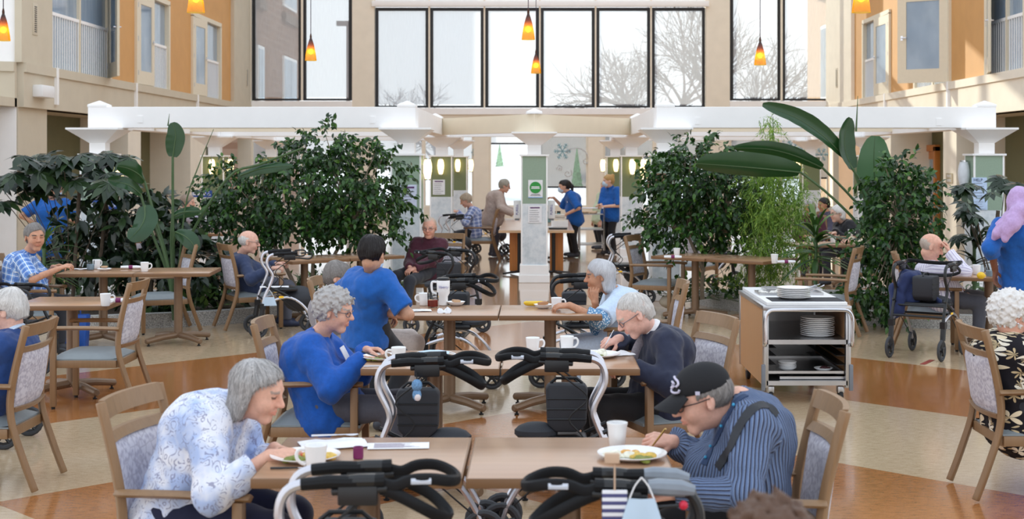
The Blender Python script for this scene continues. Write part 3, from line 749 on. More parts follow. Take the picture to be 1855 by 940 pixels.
def make_chair():
    e = empty('dining_chair')
    for s in (-1, 1):
        y = .245*s
        p = smooth_path([(-.385,y,0.012),(-.315,y,.2),(-.25,y,.42),(-.258,y,.62),(-.335,y,.94)], 5)
        MB().tube(p, [(.024,.018+.008*math.sin(math.pi*i/(len(p)-1))) for i in range(len(p))], 4, flat=(0,1,0)).build('rear_leg', wood, e, bevel=.004, smooth=50)
        MB().box((.235,.262*s,.304), (.042,.04,.572)).build('front_leg', wood, e, bevel=.004)
        MB().lathe([(.014,0),(.016,.018)], 10, (.235,.262*s,0)).build('glide', rubber, e)
        ap = smooth_path([(-.262,.262*s,.60),(0,.268*s,.607),(.285,.264*s,.605)], 4)
        MB().tube(ap, (.032,.018), 4, flat=(0,0,1)).build('armrest', wood, e, bevel=.005)
    def rail(z0, z1, x, nm):
        rows = []
        for z, xx in ((z0, x), (z1, x-.022)):
            rows.append((z, xx))
        b = MB(); n = 8
        for i in range(n):
            y0, y1 = -.235+.47*i/n, -.235+.47*(i+1)/n
            def bow(y): return -.035*(1-(y/.235)**2)
            pts = []
            for y in (y0, y1):
                for z, xx in rows: pts += [(xx+bow(y)-.012, y, z), (xx+bow(y)+.012, y, z)]
            b.add(pts, [(0,1,3,2),(4,6,7,5),(0,4,5,1),(2,3,7,6),(0,2,6,4),(1,5,7,3)])
        return b.build(nm, wood, e, smooth=30)
    rail(.875, .945, -.316, 'top_rail'); rail(.785, .82, -.292, 'back_rail')
    rail(.45, .48, -.243, 'back_rail')
    b = MB(); rows_f, rows_b = [], []
    n, m = 9, 8
    for j in range(m+1):
        t = j/m; z = .48+.305*t; x = -.25-.045*t
        rf, rb = [], []
        for i in range(n+1):
            y = -.222+.444*i/n; bow = -.035*(1-(y/.235)**2); pad = .022*min(1, 6*min(t, 1-t)+.25)*min(1, 5*min(i/n, 1-i/n)+.25)
            rf.append((x+bow+pad, y, z)); rb.append((x+bow-pad*.8, y, z))
        rows_f.append(rf); rows_b.append(rb)
    b.sheet(rows_f); b.sheet([r[::-1] for r in rows_b])
    for k in (0, -1):
        b.sheet([rows_f[k], rows_b[k]]); b.sheet([[r[k] for r in rows_f], [r[k] for r in rows_b]])
    b.build('back_panel', lilac, e, smooth=60)
    fr = MB()
    for s in (-1, 1): fr.box((-.005,.25*s,.335),(.46,.024,.055))
    fr.box((.235,0,.335),(.03,.49,.055)); fr.box((-.24,0,.335),(.026,.48,.055)); fr.build('seat_frame', wood, e, bevel=.003)
    b = MB(); rows = []
    for i in range(11):
        x = -.235+.5*i/10; r_ = []
        for j in range(11):
            y = -.243+.486*j/10; k = min(1, 4.5*min(i/10, 1-i/10))**.5*min(1, 4.5*min(j/10, 1-j/10))**.5
            r_.append((x, y, .372+.05*k))
        rows.append(r_)
    b.sheet(rows); b.bb(-.235,.265,-.243,.243,.355,.372); b.build('seat', vinyl, e, smooth=60)
    return e
CH = [None]
def place_chair(x, y, ang, label, group=None, cat='chair'):
    """ang: direction the sitter faces, degrees, 0 = +X, 90 = away from the camera"""
    if CH[0] is None: CH[0] = make_chair(); c = CH[0]; c.location = (x, y, 0); c.rotation_euler = (0,0,R(ang)); tag(c, label, cat, group); return c
    return dup(CH[0], (x, y, 0), R(ang), label, group, cat)
TW = .748
def make_table(w=TW, d=TW, h=.74, name='dining_table'):
    e = empty(name)
    t = MB().box((0,0,h-.014),(w-.006,d-.006,.028)); t.build('tabletop', top_w, e, bevel=.003)
    b = MB(); 
    for s in (-1, 1): b.box((s*(w/2-.004),0,h-.018),(.01,d,.036)); b.box((0,s*(d/2-.004),h-.018),(w-.012,.01,.036))
    b.build('edge_band', edge_w, e, bevel=.003)
    MB().lathe([(.046,.07),(.044,.09),(.044,h-.06),(.12,h-.045),(.12,h-.03)], 18).build('pedestal', brown_metal, e)
    for k in range(4):
        a = R(45)+k*math.pi/2; d_ = Vector((math.cos(a), math.sin(a), 0))
        MB().tube([d_*.02+Vector((0,0,.085)), d_*.2+Vector((0,0,.075)), d_*.375+Vector((0,0,.05)), d_*.385+Vector((0,0,.05))], [.032,.031,.028,.02], 10).build('foot', brown_metal, e)
        MB().lathe([(.016,0),(.018,.008),(.008,.012),(.008,.03)], 10, d_*.35).build('glide', rubber, e)
    return e
TB = [None]
def place_table(x, y, ang, label, group=None):
    if TB[0] is None: TB[0] = make_table(); t = TB[0]; t.location = (x, y, 0); t.rotation_euler = (0,0,R(ang)); return tag(t, label, 'table', group)
    return dup(TB[0], (x, y, 0), R(ang), label, group, 'table')
TZ = .742
# --- rollators
tyre = M('grey_tyre', (60,62,66), 0.7); silver_t = M('silver_tube', (206,206,214), 0.28, 0.85, var=0.02); refl = M('reflector_strip', (206,214,228), 0.35, var=0.04); yellow_r = Memit('yellow_reflector_glow', (240,190,40), 0.25)  # yellow reflector's gleam is added emission, the part is no lamp
def wheel(b_par, x, y, r=.1):
    w = MB(); n = 20
    w.tube([(x+(r-.014)*math.cos(2*math.pi*i/n), y, r+(r-.014)*math.sin(2*math.pi*i/n)) for i in range(n)], (.014,.017), 7, closed=True)
    o = w.build('wheel', tyre, b_par)
    h = MB(); n = 16
    h.tube([(x+(r-.032)*math.cos(2*math.pi*i/n), y, r+(r-.032)*math.sin(2*math.pi*i/n)) for i in range(n)], (.007,.012), 5, closed=True)
    for k in range(5):
        a = 2*math.pi*k/5+.3; h.tube([(x,y,r),(x+(r-.03)*math.cos(a),y,r+(r-.03)*math.sin(a))], .011, 5)
    h.lathe([(.022,-.02),(.022,.02)], 10, (x,y,r), rot=Matrix.Rotation(math.pi/2,3,'X')); h.build('hub', blk, o)
def make_rollator(width=.5, tube=silver_t, loops=True, bag='bag', grip_end=None, seat=True, h=.9, low=silver_t, name='rollator'):
    """travels towards +x, handles point to -x"""
    e = empty(name); w = width/2
    for s in (-1, 1):
        y = w*s
        p = smooth_path([(.25,y,.30),(.235,y,.42),(.165,y,.58),(.15,y,.66),(.205,y,h-.12),(.185,y,h-.03),(.10,y,h),(-.02,y,h)], 5)
        MB().tube(p, .0155, 8).build('handle_tube', tube, e)
        q = MB(); q.tube([(.27,y,.19),(.245,y,.36)], .026, 8); q.tube([(.27,y,.24),(.29,y,.16),(.30,y,.10)], [.02,.016,.012], 6); q.box((.25,y,.33),(.06,.05,.06)); q.build('front_fork', blk, e)
        MB().tube(smooth_path([(.24,y,.36),(.0,y,.42),(-.16,y,.34),(-.26,y,.2),(-.30,y,.1)], 4), .014, 7).build('side_frame', low, e)
        MB().tube([(.22,y,.55),(.05,y,.47),(-.10,y,.38)], .012, 6).build('side_strut', blk, e)
        MB().box((.06,y+s*.017,.425),(.05,.004,.018)).build('reflector', yellow_r, e, smooth=0)
        wheel(e, .30, y, .1); wheel(e, -.30, y, .1)
        g = MB().tube([(.14,y,h-.008),(.06,y,h),(0,y,h),(-.11,y,h+.005)], [.019,.021,.02,.021], 10); g.build('grip', foam, e)
        m = MB().box((-.03,y,h-.04),(.12,.03,.06)); m.tube([(.05,y,h-.03),(-.12,y,h-.02)], .014, 6); m.build('brake_housing', blk, e, bevel=.006)
        if grip_end: MB().tube([(.05,y,h),(.08,y,h),(.15,y,h-.004),(.19,y,h-.012)], [.021,.026,.026,.017], 10).build('grip_end', grip_end, e)
        if loops: MB().tube([(0,y,h+.002),(-.03,y,h+.003),(-.08,y,h+.004),(-.105,y,h+.003)], [.018,.021,.021,.016], 10).build('handle_clamp', gloss_blk, e)
        else:
            u = smooth_path([(-.15,y,h),(-.24,y,h+.005),(-.27,y,h-.02),(-.24,y,h-.06),(-.14,y,h-.05),(-.06,y,h-.045)], 4)
            MB().tube(u, .009, 6).build('brake_lever', blk, e)
        c = smooth_path([(-.06,y,h-.05),(.04,y,h-.12),(.12,y,h-.2),(.03,y,h-.3),(.1,y,h-.42),(-.1,y,h-.6),(-.27,y,.16)], 5)
        MB().tube(c, .0045, 5).build('brake_cable', rubber, e)
    if loops:
        def arch(half, rad, nm):
            pts = half+[(x_, -y_, z_) for x_, y_, z_ in half[-2::-1]]; MB().tube(smooth_path(pts, 4), rad, 8, flat=(0,0,1)).build(nm, foam, e)
        arch([(-.09,w,h),(-.14,w,h-.012),(-.19,w*1.05,h+.006),(-.25,w*1.0,h+.008),(-.305,w*.62,h-.006),(-.325,0,h-.014)], (.010,.018), 'backrest_strap')
        arch([(-.10,w,h-.02),(-.16,w,h-.045),(-.235,w*.98,h-.085),(-.285,w*.55,h-.122),(-.30,0,h-.132)], (.007,.019), 'lower_strap')
        for s in (-1, 1): MB().tube([(-.19,s*(w*1.05+.010),h+.004),(-.25,s*(w+.010),h+.004)], (.003,.009), 4).build('reflector', refl, e)
        MB().ball((-.13,0,.525),(.11,max(.07,w*.8),.05),12).build('seat_pad', blk_fab, e)
    for x, z in ((.24,.40),(-.05,.40)):
        MB().tube([(x,-w,z),(x,w,z)], .012, 7).build('cross_bar', blk, e)
    if seat:
        MB().box((.0,0,.495),(.24,max(.1,width-.06),.035)).build('seat', blk, e, bevel=.012); MB().tube([(.15,-w,.49),(.15,w,.49)], .01, 6).build('cross_bar', blk, e); 
        for s in (-1, 1): MB().tube([(.1,(w-.03)*s,.49),(.0,w*s,.42)], .01, 6).build('seat_support', blk, e)
    if bag == 'bag':
        b = MB(); bw_, bd = .22, max(.1, width*.4)
        prof = [(-bw_*.44,.57),(-bw_*.47,.74),(-bw_*.42,.765),(bw_*.42,.765),(bw_*.47,.74),(bw_*.44,.57),(bw_*.26,.53),(-bw_*.26,.53)]
        b.prism(prof, -bd/2, bd/2, lambda a, c, d: (a+.02, d, c)); bo = b.build('bag', blk_fab, e, bevel=.015)
        sm = MB()
        for z in (.595,.645,.695):
            for q in (-1,1): sm.tube([(-.078,q*(bd/2+.001),z),(.118,q*(bd/2+.001),z)], .004, 5)
        sm.tube([(-.06,0,.765),(-.03,0,.79),(.07,0,.79),(.10,0,.765)], .008, 6)
        sm.build('seam', blk, bo)
    return e
# --- crockery
china = M('white_china', (244,244,244), 0.16, var=0.01)
def make_mug():
    e = empty('mug')
    b = MB().lathe([(.001,.004),(.03,.0),(.034,.004),(.037,.05),(.0415,.094),(.0395,.096),(.037,.09),(.033,.012),(.001,.008)], 24, cap=False); b.build('mug_body', china, e, smooth=50)
    MB().tube(smooth_path([(.037,0,.078),(.058,0,.08),(.069,0,.066),(.066,0,.045),(.05,0,.03),(.036,0,.026)], 4), (.0052,.0065), 7, cap=True).build('handle', china, e)
    return e
def make_cup():
    e = empty('cup')
    MB().lathe([(.001,.004),(.028,0),(.031,.003),(.036,.06),(.0405,.098),(.038,.099),(.034,.06),(.028,.01),(.001,.009)], 24, cap=False).build('cup_body', china, e, smooth=50)
    MB().lathe([(.036,.092),(.0412,.092),(.0415,.100),(.0395,.101)], 24, cap=False).build('rim', china, e, smooth=50); return e
def plate_mesh(r=.13):
    return MB().lathe([(.001,.006),(r*.55,.006),(r*.68,.009),(r*.97,.021),(r,.022),(r,.0185),(r*.72,.004),(r*.6,0),(.001,0)], 36, cap=False).mesh(smooth=50)
PLM, SAUC = plate_mesh(.132), plate_mesh(.072); BOWL = MB().lathe([(.001,.006),(.035,.006),(.055,.016),(.07,.03),(.072,.03),(.058,.012),(.038,0),(.001,0)], 30, cap=False).mesh(smooth=50)
for m_ in (PLM, SAUC, BOWL): m_.materials.append(china)
def put(me, name, loc, label, cat, group=None, rz=0.0):
    o = link(name, me, None, None, loc, (0,0,rz)); return tag(o, label, cat, group)
MUG, CUP = [None], [None]
def place(proto, maker, loc, rz, label, cat, group=None):
    if proto[0] is None: proto[0] = maker(); o = proto[0]; o.location = loc; o.rotation_euler = (0,0,rz); return tag(o, label, cat, group)
    return dup(proto[0], loc, rz, label, group, cat)
def mug(px, py, label, rz=0.0, h=TZ): return place(MUG, make_mug, at_height(px, py, h), rz, label, 'mug')
def cup(px, py, label, rz=0.0, h=TZ): return place(CUP, make_cup, at_height(px, py, h), rz, label, 'cup')
def plate(px, py, label, me=None, name='plate', h=TZ): return put(me or PLM, name, at_height(px, py, h), label, 'plate')
def blob_food(loc, rgb, mname, r, n, seed, label, name='food', hgt=.5, sq=.75):
    rng = random.Random(seed); b = MB()
    for i in range(n):
        a = rng.uniform(0, 6.28); d = r*rng.uniform(0, .8)**.6; s = r*rng.uniform(.28, .5)
        b.ball((d*math.cos(a), d*math.sin(a)*sq, s*hgt*.7), (s, s*rng.uniform(.6,1), s*hgt), 8, rot=Euler((0,rng.uniform(-.3,.3),a)).to_matrix())
    o = b.build(name, M(mname, rgb, .55, var=.22, scale=60), loc=loc, smooth=60); return tag(o, label, 'food')
def napkin(px, py, w, d, rz, label, h=TZ, name='napkin', m=None, seed=1, crumple=.006, cat='napkin'):
    rng = random.Random(seed); rows = []
    for i in range(7):
        rows.append([(-w/2+w*j/7, -d/2+d*i/6, .003+crumple*(rng.random() if 0 < i < 6 else .2)+crumple*1.2*math.sin(i*1.7+seed)*math.sin(j*.9)**2) for j in range(8)])
    o = MB().sheet(rows).build(name, m or paper, loc=at_height(px, py, h), rot=(0,0,rz), smooth=60, solid=.002); return tag(o, label, cat)
def sheet_paper(px, py, w, d, rz, label, h=TZ, lines=8, name='menu_sheet', cat='paper'):
    e = empty(name, at_height(px, py, h), rz, label, cat)
    MB().box((0,0,.0015),(w,d,.002)).build('sheet', paper, e, smooth=0)
    if lines:
        b = MB(); rng = random.Random(int(px))
        for i in range(lines):
            ww = w*rng.uniform(.4,.75); b.box((-(w*.8-ww)/2, d*.36-i*d*.72/max(1,lines-1), .003),(ww,d*.02,.001))
        b.build('print_line', M('faint_ink', (170,160,172), .8), e, smooth=0)
    return e
ring_m = M('plum_ring', (122,34,92), .45); 
def rolled_napkin(px, py, rz, label, h=TZ, ln=.2):
    e = empty('rolled_napkin', at_height(px, py, h), rz, label, 'napkin')
    MB().tube([(-ln/2,0,.018),(-ln*.2,0,.018),(0,0,.018),(ln*.3,0,.018),(ln/2,0,.018)], [(.022,.014),(.022,.017),(.017,.017),(.022,.017),(.024,.013)], 10).build('cloth', paper, e)
    MB().tube([(-.02,0,.019),(.02,0,.019)], .0195, 14).build('napkin_ring', ring_m, e); return e
gold_m = M('brass_fork', (196,160,90), .25, .9); knife_m = chrome
def cutlery(kind, loc, rz, label, m=None, tilt=0.0, hand_m=None):
    e = empty(kind, loc, rz, label, 'cutlery'); e.rotation_euler = (0, tilt, rz); m = m or chrome
    MB().tube([(-.10,0,.004),(-.06,0,.004),(.0,0,.004)], [(.007,.004),(.006,.004),(.003,.003)], 6).build('handle', hand_m or m, e)
    if kind == 'fork':
        b = MB().tube([(.0,0,.004),(.03,0,.003),(.045,0,.001)], [(.003,.002),(.009,.002),(.011,.0015)], 6)
        for k in (-1.5,-.5,.5,1.5): b.tube([(.043,k*.0055,.001),(.07,k*.0055,.001),(.088,k*.005,.006)], [.0018,.0018,.001], 5)
        b.build('tines', m, e)
    elif kind == 'knife': MB().tube([(0,0,.004),(.03,0,.004),(.085,0,.004),(.105,0,.004)], [(.005,.0014),(.010,.0014),(.009,.0012),(.002,.001)], 6).build('blade', m, e)
    else: MB().tube([(0,0,.004),(.03,0,.004),(.05,0,.003),(.068,0,.003),(.085,0,.004)], [(.003,.002),(.003,.002),(.014,.003),(.016,.003),(.006,.002)], 8).build('bowl', m, e)
    return e
mask_m = M('mask_blue', (198,220,240), .85, var=.03)
# ================================================================== TABLES, CHAIRS, ROLLATORS IN PLACE
for i, (xr, yr) in enumerate(((-.645,5.41),(.118,5.41),(-.585,8.05),(.175,8.05),(-.665,10.67),(.09,10.67))):
    place_table(xr, yr, 0, ('square table of the near pair where the floral blouse diner eats','square table of the near pair where the person in black cap eats','square table of the middle pair before the blue cardigan diner','square table of the middle pair before the person in navy jacket','square table of the third pair holding the white travel mug','square table of the third pair holding the banana')[i])
place_table(-3.72, 11.35, 2, 'square table holding one mug and a rolled napkin beside empty armchair')
place_table(-4.42, 14.45, 4, 'square table before the plaid shirted person by the dark shrubs'); place_table(-3.95+.28, 14.5, 4, 'square table with a lone mug joined to the plaid shirted person\'s table')
place_table(-2.68, 16.3, 40, 'square table beside the navy sweater diner in front of the big ficus'); place_table(-2.1, 16.8, 40, 'square table end between the big ficus and the maroon shirted person')
place_table(1.85, 16.75, -40, 'square table end with one cup before the smaller ficus'); place_table(2.44, 16.25, -40, 'square table end with one cup beside the wispy green plant')
place_table(4.42, 13.95, -15, 'square table with lemon beside the worker in lilac headscarf')
place_table(3.75, 19.2, 10, 'square table seen between the dracaena and the ficus leaves'); place_table(4.55, 21.2, 10, 'square table before the person in black jacket and glasses')
place_table(-1.95, 27.0, 0, 'small far table before the person in plaid shirt'); place_table(-5.1, 22.0, 0, 'table behind the leaves under the priority seating sign')
place_chair(-1.30, 5.62, -11, 'armchair under the person in white and blue floral blouse')
place_chair(.80, 5.50, 180, 'armchair behind the person in black cap')
place_chair(-1.27, 8.26, 0, 'armchair under the person in bright blue cardigan')
place_chair(.76, 8.38, 200, 'armchair under the person in navy jacket')
place_chair(-1.42, 11.15, 0, 'armchair mostly hidden behind the bending worker in blue')
place_chair(.77, 10.85, 180, 'armchair under the person in pale blue vest')
place_chair(1.45, 17.25, -24, 'empty armchair turned to the table before the smaller ficus')
place_chair(-3.40, 10.92, 180, 'empty armchair pushed up to the table with a lone mug')
place_chair(-4.12, 15.5, 207, 'empty armchair with back to the planter by big ficus')
place_chair(-3.17, 15.83, 27, 'armchair under the diner in navy sweater')
place_chair(-3.2, 8.2, 180, 'armchair under the person in blue sweater at picture edge')
place_chair(2.77, 8.0, 0, 'armchair under the person in black and cream floral shirt')
place_chair(3.1, 15.25, 158, 'empty armchair behind the stainless plate cart by dracaena')
place_chair(3.9, 14.15, -12, 'armchair under the diner in striped white shirt')
place_chair(-1.22, 17.55, 262, 'armchair under the person in maroon shirt')
place_chair(-4.95, 13.9, 8, 'armchair under the person in blue plaid shirt')
place_chair(-1.1, 26.6, 180, 'far armchair under the person in plaid shirt'); place_chair(5.3, 21.4, 180, 'far armchair under the person in black jacket'); place_chair(4.55, 23.4, 270, 'far armchair under the person in maroon top')
place_chair(2.2, 20.2, 60, 'chair half seen through the smaller ficus stems'); place_chair(5.1, 25.0, 250, 'far armchair under the diner in slate top beyond the black jacket diner')
place_chair(-5.95, 22.1, 0, 'armchair under the person in lilac grey by the priority seating column')
place_chair(4.5, 19.2, 180, 'armchair under the diner in cream sleeves behind ficus')

grey_end = M('grey_grip', (132,140,150), .5)
P1 = make_rollator(.2, h=.905); P1.location = (-.57, 4.36, 0); P1.rotation_euler = (0,0,R(180)); tag(P1, 'folded silver rollator with looped brakes before the floral blouse diner\'s table', 'walker', 'rollators')
r2 = dup(P1, (-.56,6.88,0), R(180), 'folded silver rollator with a blue charm, parked before the blue cardigan diner\'s table')
r3 = dup(P1, (.12,7.03,0), R(0), 'folded silver rollator parked before the navy jacket diner\'s table')
P4 = make_rollator(.16, tube=blk, grip_end=grey_end, h=.885); P4.location = (.28,4.36,0); tag(P4, 'black rollator with grey grip ends, striped tag and hanging mask', 'walker', 'rollators')
P5 = make_rollator(.46, loops=False, h=.88, bag=None); P5.location = (-2.72,15.2,0); P5.rotation_euler = (0,0,R(198)); tag(P5, 'open silver and black rollator beside the person in navy sweater', 'walker', 'rollators')
MB().ball((-.16,0,.38),(.17,.2,.14),14).build('bag', blk_fab, P5)
P6 = make_rollator(.5, tube=blk, h=.88, bag='bag'); P6.location = (-.98,15.3,0); P6.rotation_euler = (0,0,R(-25)); tag(P6, 'black rollator in front of the person in maroon shirt', 'walker', 'rollators')
dup(P6, (-.66,11.85,0), R(176), 'black and silver rollator behind the table with the travel mug')
r8 = dup(P6, (3.7,13.55,0), R(-125), 'open rollator draped with a navy jacket beside the striped shirt diner')
dup(P5, (1.12,18.6,0), R(180), 'rollator with chrome tube behind the empty armchair by the column'); dup(P5, (2.75,21.0,0), R(20), 'dark rollator seen under the table before the smaller ficus')
dup(P5, (-1.5,25.2,0), R(200), 'rollator beside the far person in plaid shirt'); dup(P5, (-.95,28.1,0), R(175), 'rollator of the standing person in beige cardigan')
dup(P6, (.32,11.9,0), R(180), 'black rollator behind the table with the banana')
dup(P6, (-4.62,12.6,0), R(0), 'black rollator below the person in plaid shirt').scale = (1,1,.84); dup(P5, (-3.75,9.4,0), R(0), 'rollator behind the armchair of the person in blue sweater')

# --- serving cart
e = empty('serving_cart', (2.06,11.55,0), 0, 'stainless serving cart with wood side panels carrying white plates', 'cart')
w_, d_, h0, h1 = .33, .66, .13, .765
cart_w = Mwood('cart_panel', (190,142,98), .45, 1.0, 'Z', .06)
for s in (-1, 1): MB().bb(s*w_, s*(w_-.02), -d_+.05, d_-.05, h0, h1-.05).build('side_panel', cart_w, e, smooth=0)
b = MB()
for sx in (-1, 1):
    for sy in (-1, 1): b.bb(sx*(w_-.035), sx*(w_+.006), sy*d_, sy*(d_-.05), h0-.01, h1-.03)
b.build('post', steel, e, bevel=.004)
b = MB().bb(-w_-.01,w_+.01,-d_-.01,d_+.01,h1-.05,h1-.015); b.build('top_frame', steel, e, bevel=.004)
MB().bb(-w_+.02,w_-.02,-d_+.005,d_-.02,h1-.015,h1+.012).build('top_board', white_pl, e, bevel=.004)
MB().bb(-w_+.02,w_-.02,d_-.04,d_-.02,h0,h1-.05).build('back_panel', steel, e, smooth=0)
for z, n in ((.455,'shelf'),(.14,'shelf')):
    MB().bb(-w_+.02,w_-.02,-d_,d_-.04,z,z+.035).build(n, steel, e, smooth=0)
b = MB()
for s in (-1, 1):
    for z in (.22,.29,.36,.42): b.bb(s*(w_-.02),s*(w_-.10),-d_+.04,d_-.05,z,z+.004)
b.build('tray_runner', dark_metal, e, smooth=0)
MB().tube(smooth_path([(-w_+.0,-d_-.01,.45),(-w_,-d_-.06,.46),(-w_,-d_-.07,.52),(-w_,-d_-.07,.66),(-w_+.03,-d_-.07,.715),(-w_+.10,-d_-.07,.725),(0,-d_-.07,.725),(w_-.10,-d_-.07,.725),(w_-.03,-d_-.07,.715),(w_,-d_-.07,.66),(w_,-d_-.07,.52),(w_,-d_-.06,.46),(w_,-d_-.01,.45)],5), .014, 10).build('handle', chrome, e)
for sx in (-1, 1):
    for sy in (-1, 1):
        c = MB().lathe([(.045,-.016),(.05,-.01),(.05,.01),(.045,.016)], 16, (sx*(w_-.06),sy*(d_-.08),.05), rot=Matrix.Rotation(math.pi/2,3,'Y')).build('caster', rubber, e)
        MB().box((sx*(w_-.06),sy*(d_-.08),.10),(.05,.07,.05)).build('caster_fork', steel, c, bevel=.004)
    MB().box((sx*(w_+.006),-d_+.0,.2),(.03,.03,.2)).build('bumper', M('bumper_grey', (120,124,132), .6), e, bevel=.006)
CXo = Vector((2.06,11.55,0)); ctop = h1+.012
def tray(loc, w, d, label, m=steel):
    e2 = empty('tray', loc, 0, label, 'tray')
    b = MB().bb(-w/2,w/2,-d/2,d/2,0,.004)
    for s in (-1, 1): b.bb(s*w/2,s*(w/2-.008),-d/2,d/2,.004,.02); b.bb(-w/2+.008,w/2-.008,s*d/2,s*(d/2-.008),.004,.02)
    b.build('tray_pan', m, e2, smooth=0); return e2
mat_b = M('black_mat', (46,47,52), .8)
tag(MB().box((0,0,.002),(.56,.3,.004)).build('serving_mat', mat_b, loc=CXo+Vector((.02,-.45,ctop))), 'black mat under the plates on top of the stainless cart', 'mat')
def stack(loc, n, pitch, me, label_fn, group, jit=.003):
    rng = random.Random(n)
    for i in range(n): put(me, 'plate', loc+Vector((rng.uniform(-jit,jit), rng.uniform(-jit,jit), i*pitch)), label_fn(i), 'plate', group)
def nth(i, n, where): return 'white plate %s' % (('at the bottom of the stack %s' % where) if i == 0 else ('on top of the stack %s' % where) if i == n-1 else ('inside the stack %s' % where))
stack(CXo+Vector((-.06,-.42,ctop+.004)), 6, .014, PLM, lambda i: nth(i,6,'on the cart top'), 'plates stacked on the cart top')
stack(CXo+Vector((.12,-.44,.49)), 10, .0145, PLM, lambda i: nth(i,10,'on the cart shelf'), 'plates stacked on the cart shelf')
tray(CXo+Vector((0,-.2,.225)), .58, .84, 'baking tray on the lower runners of the stainless cart'); tray(CXo+Vector((.05,-.3,.18)), .5, .6, 'shallow tray lying on the bottom shelf of the stainless cart')
stack(CXo+Vector((-.12,-.46,.232)), 5, .011, SAUC, lambda i: nth(i,5,'of small plates on the cart tray').replace('white','small white'), 'small plates on the cart tray')
sp = put(SAUC, 'plate', CXo+Vector((.16,-.48,.23)), 'small white plate holding berries on the cart tray', 'plate')
blob_food(CXo+Vector((.17,-.48,.24)), (60,24,30), 'dark_berry', .04, 12, 5, 'dark red berries on a small plate on the cart tray', hgt=.8)
for k, (dx, dy) in enumerate(((-.16,.02),(.12,.05),(-.05,.36),(.18,.4))):
    tray(CXo+Vector((dx,dy,ctop)), .24, .28, ('steel pan of dishes behind the plate stack','steel pan with utensils beside the plate stack','steel pan at far end over the wood panel','steel pan at far corner of the cart')[k])
for k, (dx, dy, a) in enumerate(((.1,-.08,-20),(.2,-.05,-60),(.16,.02,-35))):
    cutlery('spoon', CXo+Vector((dx,dy,ctop+.05)), R(a), ('steel serving spoon lying across the cart pan','steel serving spoon sticking up on the cart','long steel spoon beside the upright spoon on the cart')[k], tilt=R(-22))
for k, (dx, dy) in enumerate(((-.2,.0),(-.12,.08),(-.02,.34))):
    blob_food(CXo+Vector((dx,dy,ctop+.004)), (225,222,215), 'pale_scraps', .07, 8, 20+k, ('pale leftovers in the steel pan behind the plates','pale leftovers heaped beside the plate stack','pale leftovers in the far pan on the cart')[k], hgt=.5)

# --- serving table beyond the middle column and what stands on it
e = empty('serving_table', (-.03,25.0,0), 0, 'long serving table with honey wood panels behind the middle column', 'table')
MB().box((0,0,.725),(1.2,4.6,.03)).build('tabletop', top_w, e, smooth=0); MB().bb(-.605,.605,-2.31,-2.29,.70,.74).build('edge_band', Mwood('pale_edge', (214,178,140), .4), e, smooth=0)
for s in (-1, 1):
    MB().bb(s*.22,s*.44,-1.75,-1.70,.05,.71).build('wood_panel', wood_o, e, smooth=0)
    for y in (-1.85, 1.5):
        p = MB().lathe([(.03,.04),(.03,.69),(.1,.70),(.1,.71)], 12, (s*.28,y,0)).build('pedestal', blk, e)
        for k in range(4):
            a = k*math.pi/2+.5; MB().tube([(s*.28,y,.05),(s*.28+.3*math.cos(a),y+.3*math.sin(a),.025)], [.024,.014], 6).build('foot', blk, p)
for s, lb in ((-1,'white hand sanitizer dispenser on the cardigan diner\'s side of the middle column'),(1,'white hand sanitizer dispenser on the workers\' side of the middle column')):
    e = empty('sanitizer_dispenser', (-.06+s*.265,21.95,.96), 0, lb, 'dispenser')
    MB().box((0,0,.14),(.11,.1,.28)).build('case', white_pl, e, bevel=.012); MB().box((0,.02,-.015),(.07,.05,.03)).build('nozzle', grey_end, e)
    text('lettering', 'PURELL', .05, M('sanitizer_blue', (60,50,150), .5), e, (0,-.052,.14), (math.pi/2, R(-90), 0))
p0 = Vector((.36,23.9,.742))
b = MB(); b.bb(-.14,.14,-.12,.12,0,.004)
for s in (-1, 1): b.bb(s*.14,s*.135,-.12,.12,.004,.11); b.bb(-.135,.135,s*.12,s*.115,.004,.11)
tag(b.build('food_box', white_pl, loc=p0, smooth=0), 'white open box of yellow snacks on the serving table', 'box')
blob_food(p0+Vector((0,0,.02)), (236,196,60), 'yellow_snack', .12, 24, 9, 'yellow snacks heaped in the white box on serving table', hgt=.9)
tag(MB().box((0,0,.06),(.22,.3,.12)).box((0,0,.15),(.2,.26,.05)).build('carton', M('carton', (206,196,184), .7), loc=(.36,24.7,.742), bevel=.006), 'pale carton behind the snack box on the serving table', 'box')
tag(MB().box((0,0,.012),(.3,.2,.02)).build('folder', blk, loc=(.32,23.1,.742), bevel=.004), 'black folder near the front edge of the serving table', 'folder')
for k in range(4): 
    e = empty('jar', (.1+.09*k,25.6,.742), 0, ('teal lidded jar','second teal lidded jar','third teal lidded jar','last teal lidded jar')[k]+' in the row before the reaching masked worker', 'jar', 'jars on the serving table')
    MB().lathe([(.035,0),(.038,.01),(.038,.15),(.03,.17)], 12).build('jar_body', M('teal_glass', (110,150,150), .2), e); MB().lathe([(.034,.17),(.034,.2)], 12).build('lid', dark_metal, e)
sheet_paper(985, 411, .3, .2, 0, 'white sheet on the serving table beside the middle column', lines=0)
